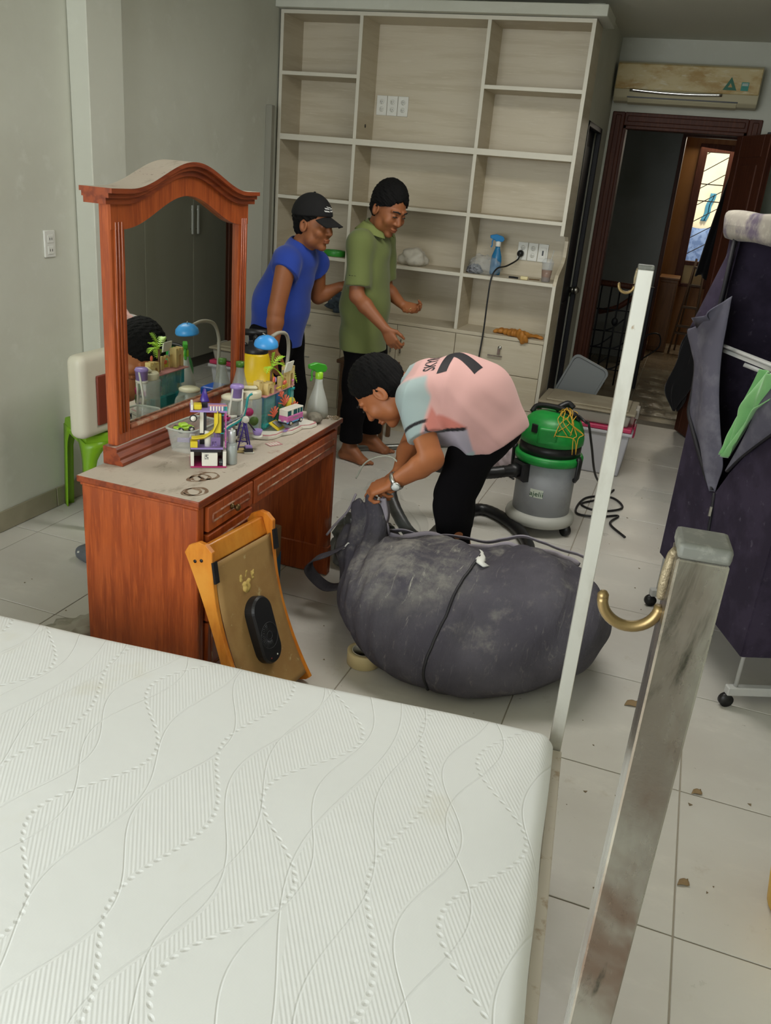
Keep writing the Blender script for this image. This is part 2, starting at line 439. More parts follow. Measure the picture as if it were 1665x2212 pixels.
# dark doorway in the inner wall
d2 = MB(); d2.box((XI-.085, 5.935, .005), (XI-.045, 6.655, 2.125), m_dark, .004); d2 = st(d2.build('door_2'))
b = MB()
for (a, c) in ((5.93, 5.965), (6.625, 6.66)): b.box((XI-.03, a, .002), (XI+.004, c, 2.13), m_dark, .004)
b.box((XI-.03, 5.93, 2.095), (XI+.004, 6.66, 2.13), m_dark, .004); b.build('door_frame', None, d2)
b = MB()
for (a, c) in ((.15, .95), (1.05, 2.0)): b.box((XI-.046, 6.02, a), (XI-.038, 6.57, c), m_dark, .006)
b.build('door_panel', None, d2)
b = MB(); b.cyl((XI-.04, 6.6, 1.02), (XI-.0, 6.6, 1.02), .02, m_steel); b.ell((XI+.005, 6.6, 1.02), (.028, .028, .028), m_steel); b.build('door_knob', None, d2)

# red-brown room door: frame and leaf standing open
d1 = MB()
def casing(x0, x1, z0, z1):
    d1.box((x0, YB-.022, z0), (x1, YB-.0005, z1), m_door, .005); 
    w = min(x1-x0, z1-z0)
    if z1-z0 > x1-x0: d1.box((x0+w*.3, YB-.032, z0), (x1-w*.25, YB-.02, z1-.02), m_door, .005)
    else: d1.box((x0+.02, YB-.032, z0+w*.3), (x1-.02, YB-.02, z1-w*.25), m_door, .005)
casing(DX0-.075, DX0+.015, .002, DZ+.075); casing(DX1-.015, DX1+.075, .002, DZ+.075); casing(DX0+.015, DX1-.015, DZ-.015, DZ+.075)
d1.box((DX0, YB-.005, .002), (DX0+.035, YB+.13, DZ), m_door, .003); d1.box((DX1-.035, YB-.005, .002), (DX1, YB+.13, DZ), m_door, .003); d1.box((DX0, YB-.005, DZ-.035), (DX1, YB+.13, DZ), m_door, .003)
d1 = st(d1.build('door_1'))
# leaf hinged on the right jamb, swung into the room
hx, hy = .105, 6.95; th = math.radians(-66); LW = .49
def LP(u, v, z):                                             # u along leaf, v thickness (towards the closet), z
    return Vector((hx+u*math.cos(th)-v*math.sin(th), hy+u*math.sin(th)+v*math.cos(th), z))
def lbox(b, u0, u1, v0, v1, z0, z1, m, bev=0):
    vs = [LP(u, v, z) for z in (z0, z1) for (u, v) in ((u0, v0), (u1, v0), (u1, v1), (u0, v1))]
    v, f = b.add(vs, [(0, 3, 2, 1), (4, 5, 6, 7), (0, 1, 5, 4), (1, 2, 6, 5), (2, 3, 7, 6), (3, 0, 4, 7)], m)
    if bev: b._bev(f, bev, 1)
leaf = MB()
lbox(leaf, 0, LW, 0, .03, .012, 2.16, m_door)
for u0, u1 in ((0, .085), (LW-.085, LW)): lbox(leaf, u0, u1, -.008, .038, .012, 2.16, m_door, .004)
for z0, z1 in ((.012, .22), (.95, 1.07), (2.02, 2.16)): lbox(leaf, .085, LW-.085, -.008, .038, z0, z1, m_door, .004)
leaf = leaf.build('door_leaf', None, d1)
for z0, z1 in ((.26, .91), (1.11, 1.98)):
    b = MB(); lbox(b, .115, LW-.115, -.006, .036, z0, z1, m_door, .012); b.build('door_panel', None, leaf)
b = MB()
for v in (-.05, .08):
    b.cyl(LP(LW-.06, -.006 if v < 0 else .036, 1.02), LP(LW-.06, v, 1.02), .011, m_steel); b.cyl(LP(LW-.06, v, 1.02), LP(LW-.17, v, 1.02), .009, m_steel)
b.build('door_handle', None, leaf)
# dark garment hooked over the door edge
m_cloth_dark = mat('dark_cloth', '#0d0c10', .95, sheen=.2)
b = MB()
def garment(u, v):
    w = .022+.05*math.sin(v*math.pi)**.8+.016*math.sin(v*9+u*2); a = u*2*math.pi
    c = LP(.17-.03*v, -.085-.03*math.sin(v*2.6), .80-.6*v)
    return c+Vector((math.cos(a)*w*(1+.25*math.sin(5*a+v*6)), math.sin(a)*w*.55, .01*math.sin(7*a)))
b.grid(garment, 40, 28, m_cloth_dark); o = b.build('garment'); tag(o, 'black garment hanging in front of the open brown door leaf', 'clothes')

# landing beyond the door
hl = MB(); hl.box((-2.0, YB+.13, -.12), (1.3, 11.75, -.003), m_grout); hl = st(hl.build('floor_landing'))
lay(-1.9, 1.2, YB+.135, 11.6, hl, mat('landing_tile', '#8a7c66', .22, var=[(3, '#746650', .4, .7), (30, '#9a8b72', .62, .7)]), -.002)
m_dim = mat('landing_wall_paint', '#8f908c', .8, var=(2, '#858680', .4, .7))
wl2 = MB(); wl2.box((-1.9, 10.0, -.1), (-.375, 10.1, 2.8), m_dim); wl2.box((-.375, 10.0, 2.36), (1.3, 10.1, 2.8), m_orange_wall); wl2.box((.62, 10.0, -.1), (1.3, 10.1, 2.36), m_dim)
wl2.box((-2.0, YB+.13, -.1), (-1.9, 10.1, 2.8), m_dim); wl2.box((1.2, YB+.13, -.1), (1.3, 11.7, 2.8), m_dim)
st(wl2.build('wall_landing'))
st(MB().box((-2, YB+.13, 2.8), (1.3, 11.7, 2.9), m_dim).build('ceiling_landing'))
d3 = MB(); d3.box((-.385, 9.98, 0), (-.345, 10.12, 2.33), m_door, .004); d3.box((-.385, 9.98, 2.33), (.63, 10.12, 2.37), m_door, .004); d3.box((.59, 9.98, 0), (.63, 10.12, 2.33), m_door, .004)
st(d3.build('door_3'))
# back room: wooden wall with barred window
bw = MB(); WX0, WX1, WZ0, WZ1 = -.13, .12, 1.02, 2.27; YW = 11.5
bw.box((-1.0, YW, -.1), (WX0-.09, YW+.1, 2.8), m_orange_wall); bw.box((WX1+.09, YW, -.1), (1.3, YW+.1, 2.8), m_orange_wall)
bw.box((WX0-.09, YW, WZ1+.09), (WX1+.09, YW+.1, 2.8), m_orange_wall); bw.box((WX0-.09, YW, -.1), (WX1+.09, YW+.1, .72), m_orange_wall); bw.box((-1.0, 10.1, -.1), (-.9, YW, 2.8), m_orange_wall)
st(bw.build('wall_far'))
w1 = MB(); 
w1.box((WX0-.09, YW-.02, .72), (WX0, YW+.08, WZ1+.09), m_door, .004); w1.box((WX1, YW-.02, .72), (WX1+.09, YW+.08, WZ1+.09), m_door, .004)
w1.box((WX0, YW-.02, WZ1), (WX1, YW+.08, WZ1+.09), m_door, .004); w1.box((WX0, YW-.02, .98), (WX1, YW+.08, 1.03), m_door, .004); w1.box((WX0, YW-.02, .72), (WX1, YW+.08, .76), m_door, .004)
w1 = st(w1.build('window_1'))
b = MB(); b.box((WX0, YW+.03, .76), (WX1, YW+.05, .98), mat('cream_panel', '#d8c08c', .6)); b.build('lower_panel', None, w1)
m_bar = mat('window_bar', '#4a463c', .5, .5)
for i in range(9):
    z = .92+i*.19
    a, c = Vector((WX0, YW+.06, max(z, 1.03))), Vector((WX1, YW+.06, min(z+.17, WZ1)))
    if z < 1.03: a.x = WX0+(1.03-z)/.17*(WX1-WX0)
    if z+.17 > WZ1: c.x = WX0+(WZ1-z)/.17*(WX1-WX0)
    if c.x > a.x: o = MB(); o.cyl(a, c, .005, m_bar, 8); o.build('bar', None, w1)
for z in (1.73, 1.92): o = MB(); o.cyl((WX0, YW+.07, z), (WX1, YW+.07, z), .006, m_bar, 8); o.build('bar', None, w1)
st(MB().box((-1.5, 13.0, -.2), (1.5, 13.1, 4), mat('neighbour_wall', '#e8dcb8', .8, var=(2, '#ddd0a8', .4, .7))).build('wall_outside'))
m_bluecl = mat('blue_laundry', '#7f95b5', .9, var=(12, '#5d7396', .45, .6))
b = MB(); b.grid(lambda u, v: (-.48+u*.8, 12.975+.018*math.sin(u*22), 1.40-.8*v+.02*math.sin(u*9)), 30, 10, m_bluecl, thick=.01); tag(b.build('laundry'), 'pale blue laundry hanging on the outside wall behind the barred window', 'laundry')
m_teal = mat('teal_cloth', '#3f7f93', .9)
b = MB(); b.grid(lambda u, v: (-.0+u*.076-v*.055+.008*math.sin(v*11), 12.98+.014*math.sin(u*12), 1.84-.36*v), 8, 14, m_teal, thick=.01); tag(b.build('laundry'), 'narrow teal cloth hanging on the outside wall behind the barred window', 'laundry')
# ------------------------------------------------------------------ shelving unit
m_lam = mat('cream_laminate', '#c6bca6', .5, var=[(3, '#bdb29a', .42, .62, (.5, .5, 7)), (18, '#cbc2ae', .55, .7, (.4, .4, 6))], bump=(30, .04, .001, (.4, .4, 6)))
m_edge = mat('pale_edge_band', '#cdc8b8', .5)
CX0, CX1, CY0, CY1 = -2.795, -.802, 5.55, 5.852
cab = thing('shelving_unit', 'tall cream built-in shelving unit with open bays and drawers along the far wall', 'shelving unit', (-1.8, 5.7, 0))
T = .022
def board(name, lo, hi, front=True):
    b = MB(); b.box(lo, hi, m_lam); o = b.build(name, None, cab)
    if front:
        e = MB(); e.box((lo[0], CY0-.003, lo[2]), (hi[0], CY0, hi[2]), m_edge, .0008); e.build('edge_band', None, o)
    return o
DV1, DV2, ZT = -2.24, -1.425, 2.625
ZM, Z2, Z3, ZD = 1.885, 1.51, 1.138, .775
board('back_panel', (CX0, CY1-.008, .09), (CX1, CY1, ZT), False)
board('side_panel', (CX0, CY0, .0), (CX0+T, CY1-.008, ZT))
# right side: upper part full depth, stepped lower part
b = MB(); b.prism([(CY0, 1.44), (CY0, ZT), (CY1-.008, ZT), (CY1-.008, 0), (CY0, 0), (CY0, 1.135), (CY0+.012, 1.16), (CY0+.05, 1.2), (CY0+.2, 1.26), (CY0+.24, 1.30), (CY0+.24, 1.40), (CY0+.2, 1.43)], 0, CX1-T, CX1, m_lam)
o = b.build('side_panel', None, cab)
e = MB(); e.box((CX1-T, CY0-.003, 1.44), (CX1, CY0, ZT), m_edge); e.box((CX1-T, CY0-.003, 0), (CX1, CY0, 1.135), m_edge); e.build('edge_band', None, o)
board('top_panel', (CX0+T, CY0, ZT-T), (CX1-T, CY1-.008, ZT))
for x in (DV1, DV2): 
    board('divider', (x-T/2, CY0, ZM+.018), (x+T/2, CY1-.008, ZT-T)); board('divider', (x-T/2, CY0, ZD+.01), (x+T/2, CY1-.008, ZM-.018))
board('shelf', (CX0+T, CY0, ZM-.018), (CX1-T, CY1-.008, ZM+.018))
xs = [CX0+T, DV1, DV2, CX1-T]
for z in (Z2, Z3):
    for i in range(3): board('shelf', (xs[i]+(T/2 if i else 0), CY0, z-T/2), (xs[i+1]-(T/2 if i < 2 else 0), CY1-.008, z+T/2))
board('shelf', (xs[0], CY0, 2.265-T/2), (xs[1]-T/2, CY1-.008, 2.265+T/2)); board('shelf', (xs[2]+T/2, CY0, 2.247-T/2), (xs[3], CY1-.008, 2.247+T/2))
board('base_top', (CX0+T, CY0-.012, ZD-.012), (CX1-T, CY1-.008, ZD+.01))
# plinth and base carcass
b = MB(); b.box((CX0+T, CY0+.035, .0), (CX1-T, CY0+.06, .1), m_lam); b.build('plinth', None, cab)
b = MB(); b.box((CX0+T, CY0+.005, .1), (CX1-T, CY1-.01, ZD-.014), m_lam); b.build('carcass', None, cab)
def handle(parent, x, z, w=.1, vert=False):
    b = MB()
    if vert: b.box((x-.005, CY0-.036, z-w/2), (x+.005, CY0-.027, z+w/2), m_chrome, .002); b.cyl((x, CY0-.03, z-w*.4), (x, CY0-.014, z-w*.4), .004, m_chrome, 8); b.cyl((x, CY0-.03, z+w*.4), (x, CY0-.014, z+w*.4), .004, m_chrome, 8)
    else: b.box((x-w/2, CY0-.036, z-.005), (x+w/2, CY0-.027, z+.005), m_chrome, .002); b.cyl((x-w*.4, CY0-.03, z), (x-w*.4, CY0-.014, z), .004, m_chrome, 8); b.cyl((x+w*.4, CY0-.03, z), (x+w*.4, CY0-.014, z), .004, m_chrome, 8)
    b.build('handle', None, parent)
def front(name, x0, x1, z0, z1):
    b = MB(); b.box((x0+.002, CY0-.014, z0+.002), (x1-.002, CY0+.004, z1-.002), m_lam, .0015); return b.build(name, None, cab)
# right column: three drawers; middle: doors; left column: three drawers
dz = [.1, .31, .535, ZD-.014]
for i in range(3):
    o = front('drawer', DV2+.01, CX1-T, dz[i], dz[i+1]); handle(o, -1.13, dz[i+1]-.11 if i == 2 else dz[i+1]-.09)
    if i == 2:
        k = MB(); k.cyl((-1.105, CY0-.013, dz[3]-.055), (-1.105, CY0-.02, dz[3]-.055), .013, m_chrome); k.build('lock', None, o)
        k = MB(); k.cyl((-1.105, CY0-.02, dz[3]-.055), (-1.105, CY0-.04, dz[3]-.055), .004, m_chrome, 8); k.box((-1.115, CY0-.042, dz[3]-.1), (-1.095, CY0-.038, dz[3]-.058), m_chrome, .003); k.build('key', None, o)
for i in range(3):
    o = front('drawer', CX0+T, DV1, dz[i], dz[i+1]); handle(o, -2.52, dz[i+1]-.09)
xm = [DV1, -2.02, -1.83, DV2+.01]
for i, h in ((0, None), (1, -1.87), (2, -1.46)):
    o = front('cabinet_door', xm[i], xm[i+1], .1, ZD-.014)
    if i == 1: handle(o, -1.86, .62, .1, True)
    if i == 2: handle(o, -1.79, .62, .1, True)
b = MB(); b.cyl((DV1+.0112, 5.7, 1.99), (DV1+.0118, 5.7, 1.99), .012, m_black); b.build('cable_hole', None, cab)
# soffit above the unit
b = MB(); b.box((XL+.002, CY0-.06, ZT+.003), (CX1+.062, CY1+.03, ZT+.062), m_wall, .003); o = b.build('trim_1'); o['kind'] = 'structure'
b = MB(); b.box((XL+.0005, 5.40, .0), (XL+.045, 5.445, 2.06), mat('grey_strip', '#8b897c', .5), .003); tag(b.build('metal_strip'), 'narrow upright grey strip standing in the corner left of the shelving', 'strip')
# sockets on the unit's back
def socket(x, z, w, h, label, kind='us', grp=None):
    t = thing('wall_socket', label, 'socket', (x, CY1-.01, z), grp); y = CY1-.0082
    b = MB(); b.box((x-w/2, y-.009, z-h/2), (x+w/2, y, z+h/2), m_white_pl, .003, seg=2); b.build('plate', None, t)
    b = MB(); c = MB()
    if kind == 'us':
        for dz_ in (-h*.19, h*.19):
            b.lathe([(.0001, .003), (.0145, .0025), (.016, 0)], (x, y-.009, z+dz_), m_white_pl, 16, (0, -1, 0))
            e = MB()
            for dx in (-.0055, .0055): e.box((x+dx-.0012, y-.0126, z+dz_-.004), (x+dx+.0012, y-.0118, z+dz_+.005), m_black)
            e.cyl((x, y-.0118, z+dz_-.009), (x, y-.0126, z+dz_-.009), .002, m_black, 8); o = e.build('slots', None, t); o['kind'] = 'stuff'
            b.build('socket_face', None, t); b = MB()
    else:
        b.box((x-w*.3, y-.0115, z-h*.3), (x+w*.3, y-.0085, z+h*.3), m_white_pl, .001)
        c.box((x-.006, y-.0125, z-.016), (x+.004, y-.0113, z+.016), m_black)
    if kind != 'us': b.build('switch_face', None, t); c.build('slot', None, t)
    return t
for i, x in enumerate((-2.175, -2.10, -2.025)):
    socket(x, 2.13, .072, .12, ['leftmost', 'middle', 'right-hand'][i]+' white socket plate of the row of three high in the wide bay', 'us', 'sockets in the wide bay')
for i, x in enumerate((-1.1, -1.031, -.962)):
    socket(x, 1.308, .066, .115, ['white socket plate holding the black plug', 'blank-looking white socket plate in the middle of the low row', 'white switch plate with black slot at the right of the low row'][i], 'us' if i < 2 else 'sw', 'sockets above the right counter')
# plug and cable
t = thing('power_cable', 'black power cable plugged in above the right counter and hanging down', 'cable', (-1.115, 5.8, 1.30))
b = MB(); b.lathe([(.02, 0), (.023, .012), (.02, .03), (.008, .04)], (-1.108, CY1-.021, 1.292), m_black, 16, (0, -1, 0)); b.build('plug', None, t)
b = MB(); b.tube(bez([(-1.108, 5.795, 1.292), (-1.112, 5.77, 1.255), (-1.16, 5.68, 1.215), (-1.2, 5.58, 1.2), (-1.22, 5.53, 1.14), (-1.225, 5.522, 1.0), (-1.225, 5.518, .8), (-1.23, 5.5, .6), (-1.225, 5.49, .3), (-1.2, 5.47, .1), (-1.16, 5.4, .008), (-1.0, 5.2, .006), (-.8, 5.0, .006)], 8), .0055, m_black, 8); b.build('cord', None, t)
# things on the shelves
m_bluebot = mat('blue_cleaner', '#1f6f9e', .25); m_bluecap = mat('blue_trigger', '#1c79b5', .35)
def spray_bottle(name, label, c, mb, mh, mn, s=1, ang=0, liquid=None, ml=None, round_=False):
    t = thing(name, label, 'spray bottle', c); q = rotz(ang); c = Vector(c)
    if round_: prof = [(.0, 0), (.048, 0), (.055, .006), (.056, .03), (.05, .075), (.035, .12), (.024, .155), (.019, .18), (.0185, .2)]
    else: prof = [(0, 0), (.036, 0), (.04, .008), (.04, .1), (.036, .13), (.026, .16), (.018, .185), (.017, .2)]
    b = MB(); b.lathe([(r*s, h*s) for r, h in prof], c, mb, 24, sy=1 if round_ else .65); b.build('bottle', None, t)
    if liquid:
        b = MB(); pr = [(max(r*s-.002, 0), max(h*s, .002)) for r, h in prof if h <= liquid]; pr.append((pr[-1][0]*.96, liquid*s)); pr.append((0, liquid*s)); b.lathe(pr, c, ml, 24); b.build('liquid', None, t)
    b = MB(); b.lathe([(.019*s, .198*s), (.02*s, .2*s), (.02*s, .228*s), (.014*s, .235*s)], c, mn, 16); b.build('collar', None, t)
    b = MB()
    def L(x, y, z): return c+q @ Vector((x*s, y*s, z*s))
    pts = [(-.03, .232), (.02, .232), (.035, .245), (.062, .252), (.064, .272), (.02, .282), (-.03, .27), (-.042, .25)]
    vs = [L(x, -.012, z) for x, z in pts]+[L(x, .012, z) for x, z in pts]; n = len(pts)
    v, f = b.add(vs, [tuple(range(n)), tuple(range(2*n-1, n-1, -1))]+[(i, i+n, (i+1) % n+n, (i+1) % n) for i in range(n)], mh); bmesh.ops.recalc_face_normals(b.b, faces=f); b._bev(f, .003*s, 1)
    b.build('spray_head', None, t)
    b = MB(); b.tube(bez([L(.035, 0, .25), L(.045, 0, .23), L(.042, 0, .205), L(.05, 0, .19)], 4), [.007*s]*13, mh, 8, flat=(q @ Vector((1, 0, 0)), .6)); b.build('trigger', None, t)
    return t
spray_bottle('spray_bottle', 'blue glass-cleaner spray bottle on the shelf beside the sockets', (-1.24, 5.7, Z3+.012), m_bluebot, m_bluecap, m_white_pl, .9, math.radians(200))
m_clear = mat('clear_film', '#cfd6da', .12, alpha=.22)
def crumple(name, label, cat, c, r, m, seed, amp=.35, freq=3.0, flat=.6, n=36, parent=None):
    from mathutils import noise as nz
    b = MB(); vs = []; k = n//2; c = Vector(c)
    for i in range(k+1):
        ph = math.pi*i/k
        for j in range(n):
            th = 2*math.pi*j/n; d = Vector((math.sin(ph)*math.cos(th), math.sin(ph)*math.sin(th), math.cos(ph)))
            f = 1+amp*(nz.noise(d*freq+Vector((seed, 0, 0)))+.6*abs(nz.noise(d*freq*2.3+Vector((0, seed, 0)))))
            p = Vector((d.x*r[0], d.y*r[1], d.z*r[2]))*f; p.z = max(p.z, -r[2]*flat); vs.append(c+p+Vector((0, 0, r[2]*flat)))
    fs = [(i*n+j, (i+1)*n+j, (i+1)*n+(j+1) % n, i*n+(j+1) % n) for i in range(k) for j in range(n)]
    b.add(vs, fs, m, True); o = b.build(name, None, parent); 
    if label: tag(o, label, cat)
    return o
crumple('plastic_bag', 'crumpled clear plastic bag beside the blue spray bottle', 'bag', (-1.31, 5.66, Z3+.011), (.1, .07, .07), m_clear, 3.1)
crumple('plastic_wrap', 'grey scraps wrapped in film at the left end of the sockets shelf', 'wrapper', (-1.36, 5.63, Z3+.012), (.045, .04, .035), mat('grey_scrap', '#7d7f85', .6, var=(60, '#30323a', .5, .6)), 8.2)
m_icecof = mat('iced_coffee', '#8a5a32', .15)
t = thing('plastic_cup', 'clear plastic cup with brown iced coffee near the right end of the shelf', 'cup', (-.885, 5.62, Z3+.012))
b = MB(); b.lathe([(.0, .0), (.026, 0), (.028, .004), (.038, .115), (.0395, .118), (.037, .116), (.0265, .004), (0, .003)], (-.885, 5.62, Z3+.0115), m_clear, 24); b.build('cup', None, t)
b = MB(); b.lathe([(0, .004), (.026, .004), (.034, .075), (0, .075)], (-.885, 5.62, Z3+.0115), m_icecof, 24); b.build('coffee', None, t)
b = MB(); b.lathe([(.0395, .116), (.04, .122), (.034, .135), (.018, .145), (.0, .146)], (-.885, 5.62, Z3+.0115), m_clear, 24); b.build('lid', None, t)
b = MB(); b.cyl((-.882, 5.62, Z3+.02), (-.858, 5.61, Z3+.21), .004, m_clear, 8); b.build('straw', None, t)
t = thing('soap', 'small cream lump of soap left of the coffee cup', 'soap', (-1.02, 5.62, Z3+.011)); b = MB(); b.box((-1.045, 5.585, Z3+.0112), (-.995, 5.615, Z3+.033), mat('soap', '#dccf9e', .5), .008, seg=3); b.build('bar', None, t)
b = MB(); b.tube(bez([(-1.12, 5.6, Z3+.017), (-1.09, 5.59, Z3+.019), (-1.06, 5.6, Z3+.017)], 5), .006, m_cloth_dark, 8); tag(b.build('strap'), 'short dark strap left of the soap lump on the shelf', 'strap')
b = MB(); b.box((-1.0, 5.65, Z3+.0112), (-.93, 5.668, Z3+.017), mat('twig', '#6d5433', .8), .002, rotz(.2)); tag(b.build('wood_chip'), 'thin wooden chip behind the soap lump', 'wood')
# orange rubber glove draped over the counter
m_glove = mat('orange_glove', '#b87a2e', .6, var=(14, '#a66a24', .4, .7))
s = SDF((-1.24, 5.46, .7), (-.8, 5.75, .85), .005); z = ZD+.03
s.cap((-1.13, 5.63, z), (-1.02, 5.6, z-.004), .03, .036, .02, flat=((0, 0, 1), .55)); s.cap((-1.05, 5.6, z), (-.97, 5.56, z+.004), .036, .038, .02, flat=((0, 0, 1), .5))
s.cap((-.99, 5.56, z), (-.95, 5.522, z-.03), .034, .032, .02, flat=((0, 1, .6), .42))
for a in ((-.97, 5.6, -.86, 5.63), (-.97, 5.58, -.85, 5.6), (-1.13, 5.64, -1.165, 5.67), (-1.13, 5.62, -1.17, 5.62)): s.cap((a[0], a[1], z), (a[2], a[3], z-.01), .016, .013, .012, flat=((0, 0, 1), .6))
s.disp(lambda X, Y, Z: .0035*np.sin(X*75+Y*90+2*np.sin(X*31))+.002*np.sin(X*140-Y*110)); V, F = s.mesh(); V[:, 2] = np.maximum(V[:, 2], np.where(V[:, 1] > 5.538, ZD+.0105, 0)); tag(raw('rubber_glove', smooth_verts(V, F, 2), F, m_glove), 'orange rubber glove lying over the edge of the right counter', 'glove')
# green tape ring, white crumpled bag, grey-blue cloth
b = MB(); b.lathe([(.05, 0), (.06, .0), (.062, .004), (.062, .034), (.06, .038), (.05, .038), (.049, .034), (.049, .004), (.05, 0)], (-2.375, 5.65, Z3+.0115), mat('green_tape', '#2f8a2c', .4), 36, sx=1.25); tag(b.build('tape_roll'), 'green ring of tape on the shelf between the two standing men', 'tape')
crumple('plastic_sack', 'crumpled off-white sack on the shelf right of the man in green', 'bag', (-1.8, 5.66, Z3+.011), (.09, .075, .066), mat('white_sack', '#c4bfb2', .6, var=(9, '#a9a498', .5, .65)), 5.3, .3, 1.6, .7)
crumple('cloth_bundle', 'grey-blue bundled cloth on the counter behind the man in blue', 'cloth', (-2.2, 5.6, ZD+.0105), (.14, .11, .09), mat('grey_blue_cloth', '#4d5966', .95, var=(18, '#3a4450', .45, .6)), 11.7, .5, 3.5, .55, 48)
# air conditioner
m_ac = mat('aged_ac_plastic', '#c6b586', .42, var=[(4, '#a88848', .44, .66, (1, 1, 2)), (14, '#cfc5a2', .52, .72, (.7, 1, 2.5))])
m_acl = mat('ac_lower_plastic', '#bdb596', .4)
t = thing('air_conditioner', 'yellowed split air conditioner on the wall above the brown door', 'air conditioner', (-.27, 6.9, 2.3))
AX0, AX1 = -.79, .175; A0, A1 = 2.325, 2.585
b = MB(); b.prism([(7.0-.003, A1-.005), (6.84, A1), (6.815, A1-.02), (6.805, A0+.085), (6.83, A0+.03), (6.86, A0+.008), (6.94, A0), (7.0-.003, A0+.02)], 0, AX0, AX1, m_acl, .006, 2); b.build('housing', None, t)
b = MB(); b.prism([(6.812, A1-.012), (6.803, A1-.02), (6.793, A0+.088), (6.8, A0+.08), (6.812, A0+.085)], 0, AX0+.005, AX1-.005, m_ac, .003); b.build('front_panel', None, t)
b = MB(); b.prism([(6.835, A0+.03), (6.828, A0+.025), (6.85, A0+.002), (6.9, A0-.008), (6.9, A0)], 0, AX0+.1, AX1-.13, m_acl, .002); b.build('louver', None, t)
b = MB(); b.box((AX0+.095, 6.826, A0+.03), (AX1-.125, 6.84, A0+.042), m_black); b.build('outlet_slot', None, t)
b = MB(); b.grid(lambda u, v: (AX0+.11+u*.62, 6.7925+v*.0015+.004*v, A0+.088-.018*v-.012*math.sin(u*math.pi*.9)-.003), 30, 3, m_chrome, thick=.0015); b.build('trim_strip', None, t)
m_green = mat('sticker_green', '#23664f', .5); m_teal2 = mat('sticker_teal', '#2f8a7c', .5)
def acp(x, z): f = (A1-.02-z)/(A1-.02-(A0+.088)); return (x, 6.803-.01*f-.0012, z)
b = MB(); c0 = (-.02, A0+.105)
tri = [(-.045, 0), (.045, 0), (0, .082)]; hole = [(-.014, .018), (.014, .018), (0, .044)]
vs = [acp(c0[0]+x, c0[1]+z) for x, z in tri+hole]; b.add(vs, [(0, 1, 4, 3), (1, 2, 5, 4), (2, 0, 3, 5)], m_green); b.build('triangle_sticker', None, t)
b = MB(); b.add([acp(x, z) for x, z in ((.05, A0+.105), (.098, A0+.105), (.098, A0+.158), (.05, A0+.158))], [(0, 1, 2, 3)], m_teal2); o = b.build('energy_label', None, t)
b = MB()
for i in range(3): x0, z0, = .055, A0+.148-i*.006; p = [acp(x0, z0), acp(x0+.038, z0), acp(x0+.038, z0+.003), acp(x0, z0+.003)]; b.add([(q[0], q[1]-.0006, q[2]) for q in p], [(0, 1, 2, 3)], m_white_pl)
b.build('label_lines', None, o)

# small brown stool behind the man in green
m_bst = mat('brown_stool_wood', '#6a4a30', .55, var=(9, '#5a3d27', .4, .65, (4, 1, 4)))
t = thing('wooden_stool', 'small brown wooden stool behind the legs of the man in green', 'stool', (-1.95, 5.33, 0))
b = MB(); b.box((-2.135, 5.22, .505), (-1.755, 5.44, .53), m_bst, .004); b.build('seat', None, t)
for x in (-2.1, -1.79):
    for y in (5.25, 5.41): b = MB(); b.box((x-.014, y-.014, .001), (x+.014, y+.014, .505), m_bst, .003); b.build('leg', None, t)
# ------------------------------------------------------------------ dressing table
DX_B, DX_F, DY0, DY1, DZT = -1.725, -1.275, 2.085, 3.235, .73
m_dusty = None
def dusty_top():
    m = bpy.data.materials.new('dusty_red_wood'); m.use_nodes = True; t = NT(m); p = t.n['Principled BSDF']; t.p = p
    w = t.coord('World')
    wood = t.mix(t.ramp(t.noise(t.coord('World', (6, .8, 6)), 8, 6), .4, .65), srgb('#8c3f1b'), srgb('#6f2c12'))
    f = t.ramp(t.noise(w, 7, 8, .62), .25, .42)
    sm = t.ramp(t.noise(t.coord('World', (1, .35, 1), (0, 0, .6)), 18, 6, .7), .52, .72)
    d = t.mix(sm, srgb('#bdb1a2'), srgb('#a29686')); d = t.mix(t.ramp(t.noise(w, 46, 5, .7), .64, .72), d, srgb('#6a5647'))
    g = t.new('ShaderNodeNewGeometry'); sx = t.new('ShaderNodeSeparateXYZ'); t.l.new(g.outputs['Normal'], sx.inputs[0])
    # dust lies only on faces that look up
    c = t.mix(t.math('MULTIPLY', f, t.ramp(sx.outputs[2], .75, .97)), wood, d)
    t.l.new(c, p.inputs['Base Color']); t.l.new(t.math('MULTIPLY_ADD', t.ramp(sx.outputs[2], .75, .97), .35, .4), p.inputs['Roughness'])
    t.bump(t.noise(w, 70, 4), .12, .002); return m
m_dusty = dusty_top()
m_dustrim = mat('dusty_moulding', '#8f5236', .6, var=(26, '#a88770', .45, .66))
m_mark = mat('cup_ring_mark', '#735842', .8, var=(60, '#927d68', .45, .6))
desk = thing('dressing_table', 'red-brown wooden dressing table with a dusty top and drawers at one end', 'dressing table', ((DX_B+DX_F)/2, (DY0+DY1)/2, 0))
b = MB()
b.box((DX_B, DY0, DZT-.022), (DX_F, DY1, DZT), m_dusty, .004, seg=2); b.box((DX_B+.006, DY0+.008, DZT-.034), (DX_F-.008, DY1-.008, DZT-.022), m_wood, .003)
b.build('desk_top', None, desk)
